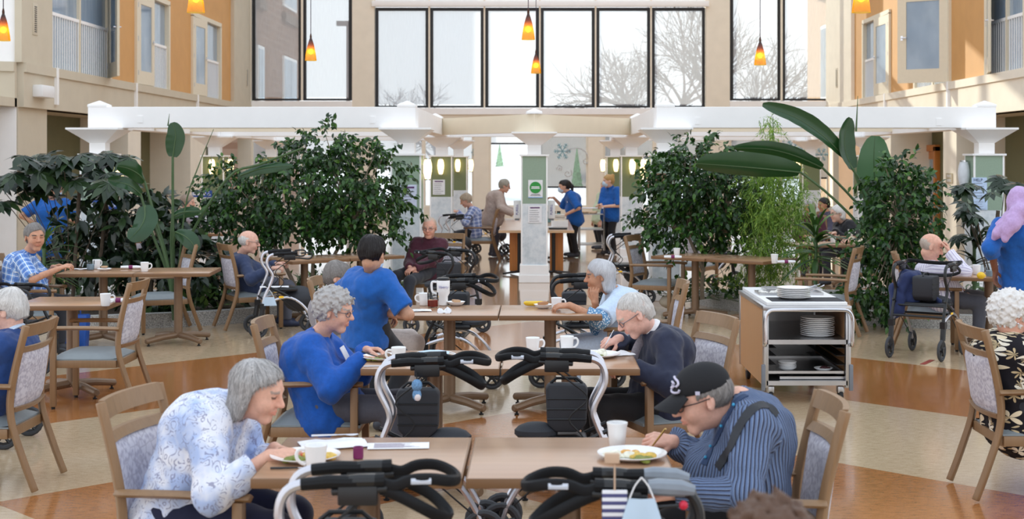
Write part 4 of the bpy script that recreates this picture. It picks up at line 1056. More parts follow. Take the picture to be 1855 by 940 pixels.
# trolley
e = empty('trolley', (1.05,28.2,0), 0, 'three tier chrome trolley beside the reaching masked worker', 'trolley')
for sx in (-1, 1):
    for sy in (-1, 1):
        MB().tube([(sx*.24,sy*.38,.09),(sx*.24,sy*.38,.93)], .016, 8).build('post', chrome, e); c = MB().lathe([(.04,-.012),(.04,.012)], 12, (sx*.24,sy*.38,.04), rot=Matrix.Rotation(math.pi/2,3,'Y')).build('caster', rubber, e)
    MB().tube([(sx*.24,-.38,.92),(sx*.24,.38,.92)], .012, 6).build('handle', chrome, e)
for z in (.2,.5,.8): MB().box((0,0,z),(.46,.74,.02)).build('shelf', steel, e, smooth=0)
MB().tube([(-.24,-.38,.92),(.24,-.38,.92)], .012, 6).build('handle', chrome, e)
for k in range(3): blob_food(Vector((1.0,27.95+.2*k,.812)), (214,178,140), 'baked_snack', .14, 14, 40+k, ('baked snacks at near end of the trolley top','baked snacks in middle of the trolley top','baked snacks at far end of the trolley top')[k], hgt=.35)

# ================================================================== ON THE TABLES
mash, greens, brownf, yellowf, redf = (238,232,214), (120,128,52), (122,88,56), (222,186,92), (196,92,52)
# near pair
plate(553, 832, 'dinner plate under the floral blouse diner\'s hands'); p = at_height(553,832,TZ+.006)
blob_food(p+Vector((.05,.0,0)), yellowf, 'yellow_food', .06, 10, 1, 'yellow food on the floral blouse diner\'s plate'); blob_food(p+Vector((.0,.05,0)), redf, 'red_food', .05, 7, 2, 'red vegetables on the floral blouse diner\'s plate'); blob_food(p+Vector((-.05,-.03,0)), greens, 'green_food', .05, 9, 3, 'greens on the floral blouse diner\'s plate')
mug(572, 853, 'tall white mug beside the floral blouse diner\'s plate', R(190))
cutlery('knife', at_height(540,849,TZ), R(4), 'black handled knife beside the floral blouse diner\'s plate', hand_m=blk)
napkin(604, 806, .26, .17, R(18), 'open white napkin beyond the floral blouse diner\'s plate', seed=3, crumple=.009); cutlery('spoon', at_height(610,801,TZ)+Vector((0,0,.026)), R(10), 'spoon lying on the open white napkin')
tag(MB().lathe([(.018,0),(.0195,.002),(.0195,.042),(.018,.044),(.016,.042),(.016,.004)], 20, cap=True).build('napkin_ring', ring_m, loc=at_height(649,830,TZ)), 'plum napkin ring standing between the napkin and the menu', 'napkin ring')
sheet_paper(722, 808, .24, .115, R(4), 'printed white menu on the floral blouse diner\'s table', lines=10)
cup(1118, 811, 'tall white cup beside the capped diner\'s plate'); plate(1145, 829, 'dinner plate before the person in black cap'); p = at_height(1145,829,TZ+.006)
blob_food(p+Vector((-.055,.0,0)), mash, 'mashed_food', .055, 8, 11, 'pale mash on the capped diner\'s plate'); blob_food(p+Vector((.035,.0,0)), yellowf, 'yellow_food', .05, 10, 12, 'yellow food on the capped diner\'s plate'); blob_food(p+Vector((.03,-.05,0)), greens, 'green_food', .05, 10, 13, 'greens on the capped diner\'s plate', hgt=.35)
blob_food(p+Vector((-.01,.05,0)), (232,176,96), 'golden_crust', .045, 6, 14, 'golden crusted piece on the capped diner\'s plate')
sheet_paper(1105, 866, .1, .06, R(5), 'small folded slip at the edge of the capped diner\'s table', lines=0, name='paper_slip')
# middle pair
plate(697, 651, 'dinner plate under the blue cardigan diner\'s hands'); p = at_height(697,651,TZ+.006)
blob_food(p+Vector((.0,.03,.0)), brownf, 'brown_food', .06, 9, 15, 'brown meat on the blue cardigan diner\'s plate', hgt=.55); blob_food(p+Vector((.05,-.04,0)), yellowf, 'yellow_food', .05, 8, 16, 'yellow food on the blue cardigan diner\'s plate'); blob_food(p+Vector((-.05,-.04,0)), greens, 'green_food', .04, 7, 17, 'greens on the blue cardigan diner\'s plate')
mug(722, 660, 'tall white mug beside the blue cardigan diner\'s plate', R(190)); cutlery('spoon', at_height(692,664,TZ), R(10), 'spoon near the corner before the blue cardigan diner')
tag(MB().box((0,0,.012),(.17,.1,.024)).build('tissue_pack', M('pack', (190,180,150), .6), loc=at_height(786,655,TZ), bevel=.004), 'tan packet under the blue mask on the middle table', 'packet')
def mask(loc, rz, label, hang=False, sc=1.0):
    e = empty('face_mask', loc, rz, label, 'mask'); rows = []
    for i in range(7):
        t = i/6; r_ = []
        for j in range(9):
            u = j/8-.5; w = .17*sc
            if hang: r_.append((u*w*(.62+.38*t), -.012*math.cos(u*3), -t*.1*sc))
            else: r_.append((u*w, (t-.5)*.085*sc, .012+.02*sc*math.cos(u*3.1)*(.5+.5*math.sin(t*3))-.004*math.sin(t*12)+.012*abs(u)))
        rows.append(r_)
    MB().sheet(rows).build('cloth', mask_m, e, smooth=60, solid=.002)
    if hang:
        for s in (-1, 1): MB().tube(smooth_path([(s*.05*sc,-.005,-.0),(s*.02,0,.05*sc),(0,0,.085*sc)],4), .0025, 5).build('ear_loop', paper, e)
    else:
        for s in (-1, 1): MB().tube(smooth_path([(s*.085*sc,-.03,.02),(s*.115*sc,-.02,.012),(s*.12*sc,.02,.01),(s*.085*sc,.035,.02)],4), .0025, 5).build('ear_loop', paper, e)
    return e
mask(at_height(786,653,TZ)+Vector((0,0,.026)), 0, 'folded blue mask on the tan packet')
sheet_paper(835, 655, .2, .13, R(-5), 'white sheet beside the folded blue mask', lines=0)
mug(965, 641, 'white mug near the joint of the middle pair of tables', R(15)); mug(1027, 638, 'white mug on paper before the person in navy jacket', R(20))
sheet_paper(1022, 640, .22, .1, 0, 'white paper under the mug of the navy jacket diner', lines=0)
plate(1082, 646, 'dinner plate before the person in navy jacket'); p = at_height(1082,646,TZ+.006)
blob_food(p+Vector((.02,.05,0)), mash, 'mashed_food', .06, 8, 18, 'pale mash on the navy jacket diner\'s plate', hgt=.75); blob_food(p+Vector((-.03,-.03,0)), greens, 'green_food', .06, 12, 19, 'greens on the navy jacket diner\'s plate', hgt=.4); blob_food(p+Vector((-.05,.03,0)), (226,206,160), 'cream_food', .05, 6, 20, 'cream coloured food on the navy jacket diner\'s plate')
napkin(1003, 645, .06, .05, 0, 'small crumpled napkin beside the navy jacket diner\'s mug', seed=5, crumple=.016); napkin(1122, 641, .14, .16, R(20), 'pale napkin by the navy jacket diner\'s plate', seed=6)
# third pair
mug(768, 553, 'white mug beside the glass of red drink', R(200))
e = empty('drink_glass', at_height(784,556,TZ), 0, 'short glass of red drink between mug and travel mug', 'glass')
clear = glass
MB().lathe([(.036,0),(.04,.01),(.042,.11),(.040,.11),(.037,.01),(.001,.006)], 20, cap=False).build('glass_wall', M('clear_tumbler', (214,222,224), .1, spec=.8), e) if False else MB().lathe([(.036,.0),(.04,.01),(.042,.11),(.0405,.11)], 20, cap=False).build('glass_wall', glass, e)
MB().lathe([(.034,.004),(.0385,.012),(.0395,.055)], 20).build('red_drink', M('red_drink', (150,40,24), .15), e)
e = empty('travel_mug', at_height(803,553,TZ), 0, 'white travel mug with black lid and grey lettering', 'mug')
MB().lathe([(.03,0),(.034,.004),(.036,.07),(.05,.095),(.052,.19),(.05,.195)], 24).build('mug_body', china, e, smooth=40); MB().lathe([(.051,.195),(.052,.205),(.045,.215)], 24).build('lid', blk, e)
MB().tube(smooth_path([(-.05,0,.18),(-.085,0,.18),(-.09,0,.14),(-.08,0,.1),(-.045,0,.088)],4), .009, 7).build('handle', china, e)
text('lettering', 'liberty', .03, M('lavender_ink', (150,150,190), .6), e, (.006,-.0535,.145))
put(BOWL, 'bowl', at_height(826,553,TZ), 'shallow white bowl holding a biscuit beside the travel mug', 'bowl'); tag(MB().box((0,0,.02),(.06,.05,.02)).build('biscuit', M('biscuit', (196,156,120), .8, bump=.3), loc=at_height(826,553,TZ)+Vector((0,0,.014)), rot=(0,.1,.4), bevel=.006), 'pale biscuit in the bowl beside the travel mug', 'food')
napkin(752, 563, .24, .14, R(8), 'white napkin by the bending worker\'s hand', seed=9); cutlery('knife', at_height(745,564,TZ)+Vector((0,0,.012)), R(0), 'black handled knife on the napkin by the bending worker', hand_m=blk)
napkin(805, 566, .1, .08, 0, 'crumpled napkin in front of the travel mug', seed=11, crumple=.022)
bn = smooth_path([(-.085,.0,.03),(-.05,.018,.022),(0,.026,.02),(.05,.018,.022),(.085,-.004,.03)], 4)
e = empty('banana', at_height(969,555,TZ), R(10), 'ripe yellow banana on the third table pair', 'fruit'); MB().tube(bn, [.006,.012,.016,.018,.0185,.019,.019,.019,.0195,.019,.0185,.018,.0175,.016,.012,.008,.005][:len(bn)], 8).build('peel', M('banana_yellow', (238,196,48), .5, var=.1), e); MB().tube([bn[-1], bn[-1]+Vector((.018,-.006,.008))], .005, 6).build('stem', M('banana_stem', (110,90,40), .7), e)
put(BOWL, 'bowl', at_height(984,558,TZ), 'shallow white bowl with cake beside the banana', 'bowl'); tag(MB().box((0,0,.022),(.07,.05,.024)).build('cake_slice', M('cake', (176,124,84), .8, bump=.4), loc=at_height(984,558,TZ)+Vector((0,0,.014)), rot=(0,-.1,.6), bevel=.006), 'cake slice in the bowl beside the banana', 'food')
mug(1008, 562, 'white mug held by the person in pale blue vest', R(10))
# side tables
mug(191, 554, 'white mug alone on the table beside the empty armchair', R(20)); rolled_napkin(214, 548, R(10), 'rolled napkin with plum ring behind the lone mug')
def tumbler(px, py, label, h=TZ):
    e = empty('drink_glass', at_height(px,py,h), 0, label, 'glass'); MB().lathe([(.034,.0),(.037,.01),(.04,.1),(.0385,.1)], 18, cap=False).build('glass_wall', glass, e); MB().lathe([(.032,.004),(.0355,.012),(.037,.06)], 18).build('water', M('water_fill', (168,190,204), .06), e)
tumbler(164, 489, 'short glass of water near the plaid shirted person'); mug(175, 487, 'white mug behind the glass of water', R(60)); put(SAUC, 'plate', at_height(189,490,TZ), 'small plate with biscuit before the plaid shirted person', 'plate')
tag(MB().box((0,0,.02),(.06,.05,.015)).build('biscuit', MATS['biscuit'], loc=at_height(189,489,TZ)+Vector((0,0,.014)), bevel=.005), 'biscuit on the small plate before the plaid shirted person', 'food')
napkin(148, 488, .2, .12, R(5), 'white napkin between the plaid shirted person and water glass', seed=14); mug(262, 492, 'white mug at far end of the plaid shirted person\'s tables', R(10)); rolled_napkin(237, 487, R(5), 'rolled white napkin beside the far end mug')
mug(520, 468, 'white mug near the navy sweater diner and big ficus', R(30)); put(BOWL, 'bowl', at_height(553,468,TZ), 'shallow bowl holding toast in front of the big ficus', 'bowl'); tag(MB().box((0,0,.02),(.06,.05,.02)).build('toast', MATS['biscuit'], loc=at_height(553,467,TZ)+Vector((0,0,.014)), bevel=.005), 'piece of toast in the bowl in front of big ficus', 'food')
cup(1226, 465, 'white cup on the table end before the smaller ficus'); rolled_napkin(1219, 468, R(-8), 'rolled napkin with plum ring beside the cup by smaller ficus'); cup(1403, 477, 'white cup on the table end beside the wispy plant'); rolled_napkin(1424, 477, R(5), 'rolled napkin with plum ring beside the cup by wispy plant')
mug(1769, 497, 'white mug on the table by the striped shirt diner', R(170)); tag(MB().ball((0,0,.036),(.04,.034,.034),14).tube([(.036,0,.036),(.047,0,.036)],[.012,.005],8).build('lemon', M('lemon_yellow', (240,196,40), .45, bump=.2, scale=80), loc=at_height(1777,506,TZ)), 'yellow lemon on the table beside the headscarf worker', 'fruit'); tumbler(1793, 501, 'short glass beside the lemon')
napkin(1815, 497, .16, .1, 0, 'dark edged napkin near the headscarf worker\'s hand', seed=15)
cup(1466, 442, 'white cup on the table seen through the dracaena leaves', h=TZ); cup(1509, 441, 'white cup on the table behind the dracaena', h=TZ); mug(1541, 427, 'white mug before the person in black jacket'); put(PLM, 'plate', at_height(1528,424,TZ), 'plate of food before the person in black jacket', 'plate'); blob_food(at_height(1528,424,TZ+.006), (200,150,110), 'cooked_food', .08, 10, 33, 'cooked food on the plate before the black jacket diner')
# hanging on the rollators
e = empty('plush_charm', (-.575,6.74,.80), 0, 'small blue plush charm hanging from a rollator', 'charm'); pb = M('plush_blue', (110,150,190), .9, var=.3, scale=150)
MB().ball((0,0,0),(.026,.024,.03),10).ball((.0,0,-.045),(.022,.02,.03),10).build('plush_body', pb, e); MB().ball((.004,-.012,-.055),(.016,.014,.018),8).build('belly', M('plush_white', (236,226,226), .9), e); MB().tube([(0,0,.025),(-.003,0,.06)], .003, 5).build('cord', blk, e)
e = empty('striped_tag', (.228,4.24,.835), 0, 'navy and white striped tag hanging from the black rollator', 'tag')
def stripes_tag():
    t = NT('striped_tag_print'); t.set(.6); w = t.new('TexWave'); w.bands_direction = 'Z'; w.inputs['Scale'].default_value = 14; w.inputs['Distortion'].default_value = 0
    t.link(t.coord('Object'), w.inputs['Vector']); t.color(t.ramp(w.outputs[1], [(.45, lin((236,238,244))), (.55, lin((74,76,124)))])); return t.m
MB().box((0,0,0),(.075,.006,.1)).build('card', stripes_tag(), e, bevel=.002); MB().tube([(0,0,.05),(0,0,.125)], (.005,.003), 6).build('strap', M('tan_strap', (206,176,150), .7), e)
MB().box((-.008,0,.145),(.045,.02,.03)).build('buckle', M('tan_strap', (206,176,150), .7), e, bevel=.003)
mask(Vector((.308,4.235,.862)), 0, 'pale blue mask hanging from the black rollator', True, .72)
e = empty('brake_rod', (.434,4.25,.837), 0, 'dark rod with a round red knob beside the capped diner\'s sleeve', 'rod'); MB().ball((0,0,0), .014, 12).build('knob', M('red_knob', (200,30,60), .35), e); MB().tube([(-.012,0,0),(-.10,.02,-.012),(-.13,.03,.01)], .005, 6).build('rod', blk, e)
tape_m = M('red_tape', (150,64,52), .7)
for px, py, w, d, a, lb in ((1680,656,.05,.34,-30,'strip of red tape on the floor under the jacket draped rollator'),(1319,618,.07,.4,8,'strip of red tape on the floor beside the cart wood panel')):
    tag(MB().box((0,0,.0015),(w,d,.002)).build('floor_tape', tape_m, loc=at_height(px,py,0), rot=(0,0,R(a)), smooth=0), lb, 'tape')
e = empty('cane', (3.42,13.75,0), 0, 'wooden cane standing behind the jacket draped rollator wheel', 'cane')
MB().tube(smooth_path([(0,0,.02),(.02,.05,.4),(.04,.1,.82),(.06,.1,.88),(.12,.1,.88),(.14,.1,.84)],4), .011, 7).build('shaft', M('cane_wood', (120,72,44), .4), e); MB().lathe([(.018,0),(.014,.05)], 10).build('rubber_tip', rubber, e)
e = empty('shopping_bag', (-4.62,14.05,0), 0, 'blue shopping bag on the floor below the plaid shirted person\'s table', 'bag')
bg_m = M('bag_blue', (30,84,170), .4); b = MB(); b.prism([(-.16,0),(.16,0),(.18,.34),(-.18,.34)], -.07, .07, lambda a, c, d: (a, d, c)); bo = b.build('bag_body', bg_m, e, bevel=.015)
bm_ = MB()
for k in range(8): an = k*math.pi/4; bm_.tube([(.02*math.cos(an),-.073,.2+.02*math.sin(an)),(.05*math.cos(an),-.073,.2+.05*math.sin(an))], .006, 5)
bm_.build('yellow_mark', M('bag_yellow', (240,196,40), .5), bo)
for s in (-1, 1): MB().tube(smooth_path([(-.08,.06*s,.33),(-.06,.06*s,.42),(.06,.06*s,.42),(.08,.06*s,.33)],4), .006, 6).build('handle', bg_m, e)
mask(at_depth(488,538,14.9), R(10), 'pale mask hanging from the rollator beside the navy sweater diner', True, .9)
napkin(497, 520, .3, .2, R(10), 'white cloth on the rollator seat beside the navy sweater diner', h=.515, seed=21, name='cloth')
# ================================================================== PLANTERS AND PLANTS
def speckle(name, base, lo, hi):
    t = NT(name); t.set(.85); v = t.coord('Object', 1.0); n = t.voro(v, 90); n2 = t.noise(v, 6, 3)
    c = t.ramp(n.outputs['Color'] if False else t.noise(v, 120, 2), [(.38, lin(lo)), (.5, lin(base)), (.62, lin(hi))]); t.color(c); t.bump(n2, .1, .01); return t.m
curb_m = speckle('speckled_concrete', (172,170,166), (128,126,124), (206,204,200)); soil_m = speckle('dark_soil', (60,48,38), (36,28,22), (92,76,60))
CURB_L = smooth_path([(-9.6,14.3,0),(-6.5,15.0,0),(-4.3,15.75,0),(-3.35,16.3,0),(-2.55,17.2,0),(-2.1,18.2,0),(-2.05,18.55,0)], 5)
CURB_R = smooth_path([(9.6,14.5,0),(6.8,15.0,0),(4.7,15.6,0),(3.55,16.15,0),(2.75,17.0,0),(2.15,18.1,0),(2.1,18.55,0)], 5)
for side, C_, nm, lb in ((-1, CURB_L, 'left', 0), (1, CURB_R, 'right', 0)):
    b = MB(); ring = []
    for i, p in enumerate(C_):
        d = (C_[min(i+1,len(C_)-1)]-C_[max(i-1,0)]).normalized(); nrm = Vector((-d.y, d.x, 0)); nrm = nrm if nrm.y > 0 else -nrm
        q = p+nrm*.14; ring.append([(p.x,p.y,0),(p.x,p.y,.16),(q.x,q.y,.16),(q.x,q.y,.05)])
    b.sheet(ring); c_ = struct(b.build('planter_curb', curb_m, smooth=30)); 
    poly = [(p.x, p.y+.1) for p in C_]+[(side*2.05,18.62),(side*9.6,18.62)]
    struct(MB().prism(poly, 0.002, .11).build('planter_soil', soil_m, smooth=0))
    struct(MB().bb(min(side*2.0,side*9.7),max(side*2.0,side*9.7),18.6,18.7,0,.16).build('planter_curb', curb_m, smooth=0))
def leaf_mat(name, stops, rough=.32, trans=.25):
    t = NT(name); t.set(rough, 0, .5); g = t.new('NewGeometry')
    v = t.noise(t.coord('Object', 3), 2.0, 2); f = t.math('ADD', t.math('MULTIPLY', g.outputs['Random Per Island'], .8), t.math('MULTIPLY', v, .2))
    c = t.ramp(f, [(p, lin(c_)) for p, c_ in stops]); t.color(c)
    tl = t.new('BsdfTranslucent'); t.link(t.mix(1.0, c, (1.0,1.25,.6,1), 'MULTIPLY'), tl.inputs[0]); mx = t.new('MixShader'); mx.inputs[0].default_value = trans
    t.link(t.b.outputs[0], mx.inputs[1]); t.link(tl.outputs[0], mx.inputs[2]); t.link(mx.outputs[0], t.out.inputs[0]); return t.m
ficus_m = leaf_mat('ficus_leaf', [(.1,(26,50,24)),(.55,(44,78,34)),(.85,(70,110,42)),(.97,(120,156,60))])
shaded_m = leaf_mat('shaded_leaf', [(.1,(22,36,24)),(.6,(34,52,32)),(.95,(58,80,44))], .28, .12)  # backlit shade of these shrubs put into the leaf colour
bright_m = leaf_mat('wispy_leaf', [(.1,(84,118,44)),(.5,(122,156,62)),(.9,(168,190,90))], .5, .35)
banana_m = leaf_mat('banana_leaf', [(.1,(26,56,32)),(.9,(46,82,44))], .26, .15); banana_backlit = leaf_mat('banana_leaf_backlit', [(.1,(64,96,72)),(.9,(92,124,96))], .4, .3); drac_m = leaf_mat('dracaena_leaf', [(.1,(44,72,38)),(.7,(78,112,58)),(.95,(130,156,84))], .35, .2)  # lighter banana copy: light through the backlit leaves put into the colour
low_m = leaf_mat('ground_leaf', [(.1,(34,60,28)),(.6,(64,96,44)),(.95,(120,146,70))], .4, .2)
trunk_m = M('pale_bark', (150,136,118), .85, var=.15, scale=30, bump=.2); dtrunk = M('dark_bark', (84,72,60), .9, var=.2, scale=30); stalk_m = M('green_stalk', (66,92,52), .5)
def leaves_mesh(P, D, U, L, Wd, fold=.25, droop=.2):
    """one small pointed leaf per row: base P, direction D, up U, length L, half width Wd"""
    n = len(P); S = np.cross(D, U); S /= (np.linalg.norm(S, axis=1, keepdims=True)+1e-9); U = np.cross(S, D)
    L = L[:,None]; Wd = Wd[:,None]
    def pt(t, w, k): return P+D*(L*t)+S*(Wd*w)+U*(Wd*abs(w)*fold)-U*(L*droop*t*t)
    V = np.stack([pt(0,0,0), pt(.3,.85,1), pt(.3,0,0), pt(.3,-.85,1), pt(.62,.8,1), pt(.62,0,0), pt(.62,-.8,1), pt(1,0,0)], 1).reshape(-1, 3)
    F = np.array([[0,1,2,2],[0,2,3,3],[1,4,5,2],[2,5,6,3],[4,7,5,5],[5,7,6,6]])
    fs = []
    tri = [(0,1,2),(0,2,3),(4,7,5),(5,7,6)]; qd = [(1,4,5,2),(2,5,6,3)]
    base = np.arange(n)*8
    me = bpy.data.meshes.new('leaves')
    T = (base[:,None,None]+np.array(tri)[None]).reshape(-1,3); Q = (base[:,None,None]+np.array(qd)[None]).reshape(-1,4)
    loops = np.concatenate([T.ravel(), Q.ravel()]); tot = np.concatenate([np.full(len(T),3), np.full(len(Q),4)]); start = np.concatenate([[0], np.cumsum(tot)[:-1]])
    me.vertices.add(len(V)); me.vertices.foreach_set('co', V.astype(np.float32).ravel())
    me.loops.add(len(loops)); me.loops.foreach_set('vertex_index', loops.astype(np.int32))
    me.polygons.add(len(tot)); me.polygons.foreach_set('loop_start', start.astype(np.int32)); 
    try: me.polygons.foreach_set('loop_total', tot.astype(np.int32))
    except Exception: pass
    me.update(calc_edges=True); me.validate(); return me
def ficus(name, loc, blobs, n_twig, seed, label, m=ficus_m, lf=(.06,.09), wd=.30, trunk_pts=None, twig=.28, per=15, stem_r=.03, tm=trunk_m, lean=(0,0)):
    """blobs: (x,y,z,rx,ry,rz) volumes relative to loc in which twigs of hanging leaves grow"""
    rng = np.random.default_rng(seed); e = empty(name, loc, 0, label, 'plant')
    vol = np.array([b_[3]*b_[4]*b_[5] for b_ in blobs]); cnt = (n_twig*vol**.7/np.sum(vol**.7)).astype(int)
    P, D, L = [], [], []
    tips = []
    for b_, c in zip(blobs, cnt):
        d = rng.normal(size=(c,3)); d /= np.linalg.norm(d, axis=1, keepdims=True); r = rng.uniform(.35,1,size=(c,1))**.45
        tips.append(np.array(b_[:3])+d*r*np.array(b_[3:]))
        out = d*np.array([1,1,.5])+np.array([0,0,.1])
        for t in range(c):
            o = out[t]+rng.normal(size=3)*.35; o /= np.linalg.norm(o)
            for k in range(per):
                s = k/per*twig*rng.uniform(.8,1.2); p = tips[-1][t]+o*s-np.array([0,0,1])*s*s*1.2
                P.append(p+rng.normal(size=3)*.012); sd = rng.normal(size=3)*.55; dd = o*.5+sd+np.array([0,0,-.55]); D.append(dd/np.linalg.norm(dd)); L.append(rng.uniform(*lf))
    P, D, L = np.array(P), np.array(D), np.array(L); U = rng.normal(size=P.shape)*.35+np.array([0,-.35,1])
    me = leaves_mesh(P, D, U, L, L*wd); link('foliage', me, m, e)
    T = np.concatenate(tips); b = MB()
    z0 = 0.05
    stems = trunk_pts or [[(0,0,z0),(0,0,.5)]]
    for s_ in stems: b.tube(smooth_path(s_, 4), [stem_r*(1-.4*i/(4*(len(s_)-1))) for i in range(4*(len(s_)-1)+1)], 7)
    b.build('trunk', tm, e)
    br = MB(); top = [Vector(s_[-1]) for s_ in stems]
    for i in rng.choice(len(T), min(60, len(T)), replace=False):
        q = Vector(T[i]); p0 = min(top, key=lambda t_: (t_-q).length); mid = (p0+q)/2+Vector((0,0,.06)); br.tube(smooth_path([p0,mid,q],3), [.014,.012,.011,.009,.007,.006,.004], 4, cap=False)
    br.build('branch', tm, e); return e
def W_(px, py, Y): return at_depth(px, py, Y)
def rel(px0, Y0, items):
    """pixel blobs (px,py,dy,rpx,ry,rpy) -> metres about the stem"""
    x0 = (px0-CX)*Y0/FPX; s = Y0/FPX
    return [((px-px0)*s, dy, HC-(py-CY)*s, rx*s, ry, rz*s) for px, py, dy, rx, ry, rz in items]
Y = 17.3
ficus('ficus', ((560-CX)*Y/FPX, Y, .1), rel(560, Y, [(560,350,0,95,.55,80),(490,370,0,85,.5,60),(640,350,0,85,.5,72),(440,395,0,65,.4,40),(585,280,0,48,.35,35),(690,330,0,40,.3,50),(560,425,0,120,.45,30),(660,415,0,60,.4,40),(410,350,.1,45,.3,30),(720,375,0,16,.2,30)]), 700, 1, 'large bushy ficus between the priority seating sign and sage column', trunk_pts=[[(0,0,.05),(.05,0,.5),(-.02,0,.9)],[(.1,.05,.05),(.25,.05,.5),(.5,0,.95)],[(-.1,.05,.05),(-.3,0,.5),(-.5,0,.85)]])
Y = 17.5
ficus('ficus', ((1272-CX)*Y/FPX, Y, .1), rel(1272, Y, [(1265,350,0,80,.5,65),(1225,335,0,52,.4,48),(1310,390,0,70,.45,60),(1250,420,0,60,.4,42),(1190,395,0,26,.3,30),(1270,290,0,42,.3,24),(1350,350,0,40,.35,45),(1340,440,0,45,.3,25)]), 520, 2, 'smaller ficus with pale trunk behind the empty table ends', trunk_pts=[[(0,0,.05),(.0,0,.3),(.04,0,.62)],[(.02,.0,.4),(-.08,0,.62),(-.16,0,.8)],[(.03,0,.5),(.16,0,.7),(.28,0,.85)]])
Y = 15.7
ficus('ficus', ((1630-CX)*Y/FPX, Y, .1), rel(1630, Y, [(1635,400,0,45,.35,62),(1620,340,0,34,.25,36),(1600,455,0,40,.3,50),(1660,380,0,32,.25,40),(1590,530,-.1,44,.3,40),(1640,470,0,36,.3,40),(1580,570,-.2,30,.2,22)]), 330, 3, 'ficus behind the diner in striped white shirt', trunk_pts=[[(0,0,.05),(-.05,0,.5),(.02,0,1.0)]])
# wispy light green plant: needle leaves on hanging sprays
def wispy(px0, Y0, label):
    rng = np.random.default_rng(4); s = Y0/FPX; e = empty('wispy_plant', ((px0-CX)*s, Y0, .1), 0, label, 'plant'); P, D, L = [], [], []
    for (cx, cy, rx, rz, n) in ((1400,330,34,60,210),(1385,400,38,60,210),(1430,420,30,60,150),(1395,480,44,50,230),(1440,370,22,40,60),(1390,265,10,36,16),(1394,232,12,10,14)):
        for i in range(n):
            c = np.array([((cx-px0)*s)+rng.normal()*rx*s*.6, rng.normal()*.2, HC-(cy-CY)*s+rng.normal()*rz*s*.5]); o = np.array([rng.normal()*.5, rng.normal()*.5, -.5+rng.normal()*.3]); o /= np.linalg.norm(o)
            for k in range(16):
                t = k/16*.22; p = c+o*t-np.array([0,0,t*t*1.5]); d = o*.8+rng.normal(size=3)*.45; P.append(p); D.append(d/np.linalg.norm(d)); L.append(rng.uniform(.05,.08))
    P, D, L = np.array(P), np.array(D), np.array(L); link('foliage', leaves_mesh(P, D, rng.normal(size=P.shape)*.4+np.array([0,-.4,1]), L, L*.075), bright_m, e)
    MB().tube(smooth_path([(-.05,0,0),(-.02,0,.5),(.0,0,1.2),(.01,0,1.9),(.0,0,2.28)],4), [.014-.0006*i for i in range(17)], 6).build('trunk', stalk_m, e)
wispy(1400, 16.9, 'wispy pale green plant with needle leaves beside the cart')
# palmate shrubs
def palmate(name, loc, leaves, label, m=shaded_m, stems=None):
    e = empty(name, loc, 0, label, 'plant'); P, D, U, L, Wd = [], [], [], [], []; rng = np.random.default_rng(int(abs(loc[0]*100))); st = MB()
    for (x, y, z, r, tilt, az) in leaves:
        nrm = np.array([math.sin(tilt)*math.cos(az), math.sin(tilt)*math.sin(az), math.cos(tilt)])
        a = np.cross(nrm, [0.1,.2,1]); a /= np.linalg.norm(a); b2 = np.cross(nrm, a); k0 = rng.uniform(0,6.28)
        for k in range(8):
            an = k0+k*2*math.pi/9.2; d = a*math.cos(an)+b2*math.sin(an)-nrm*.25; d /= np.linalg.norm(d)
            P.append([x,y,z]); D.append(d); U.append(nrm); L.append(r*(1-.06*abs(k-3.5))); Wd.append(r*.20)
        if rng.random() < .3: st.tube(smooth_path([(0+.05*rng.normal(),.05*rng.normal(),min(.3,z*.3)),(x*.5,y*.5,z*.62),(x,y,z)],3), .0045, 4, cap=False)
    link('foliage', leaves_mesh(np.array(P), np.array(D), np.array(U), np.array(L), np.array(Wd), .12, .22), m, e)
    for s_ in (stems or []): st.tube(smooth_path(s_,4), .022, 6)
    st.build('stem', dtrunk, e); return e
def palm_leaves(px0, Y0, boxes, seed, r=(.16,.24)):
    rng = random.Random(seed); s = Y0/FPX; out = []
    for (x0, x1, y0, y1, n) in boxes:
        for i in range(n): out.append(((rng.uniform(x0,x1)-px0)*s, rng.uniform(-.4,.35), HC-(rng.uniform(y0,y1)-CY)*s-.1, rng.uniform(*r), rng.uniform(.2,.8), rng.uniform(3.4,6.0)))
    return out
Y = 16.4
palmate('glossy_shrub', ((130-CX)*Y/FPX, Y, .1), palm_leaves(130, Y, [(60,225,278,300,20),(10,200,295,335,22),(-10,60,310,365,8),(120,235,325,350,7)], 5, (.2,.3)), 'tall dark glossy shrub over the worker in blue by the pier', stems=[[(0,0,0),(.05,0,.8),(.1,0,1.6)],[(.2,.1,0),(.3,.1,.6),(.4,0,1.4)]])
Y = 16.7
ficus('glossy_shrub', ((270-CX)*Y/FPX, Y, .1), rel(270, Y, [(200,420,0,70,.4,60),(270,450,0,80,.4,60),(150,470,0,60,.35,40),(330,480,0,60,.35,45),(240,380,0,45,.3,30),(380,500,-.1,50,.3,40),(300,520,-.2,80,.3,40)]), 260, 6, 'dark broad leaved shrubs massed behind the plaid shirted person\'s tables', shaded_m, (.13,.2), .26, [[(0,0,0),(.05,0,.5),(.1,0,.9)],[(-.3,0,0),(-.4,0,.5),(-.5,0,.9)],[(.4,0,0),(.4,0,.3),(.5,0,.6)]], .3, 8)
Y = 15.9
palmate('glossy_shrub', ((1800-CX)*Y/FPX, Y, .1), palm_leaves(1800, Y, [(1740,1860,330,350,9),(1725,1800,360,400,9),(1740,1850,400,440,8),(1800,1860,315,340,5)], 8, (.15,.22)), 'dark glossy shrub behind the worker in lilac headscarf', stems=[[(0,0,0),(.0,0,.6),(.05,0,1.2)]])
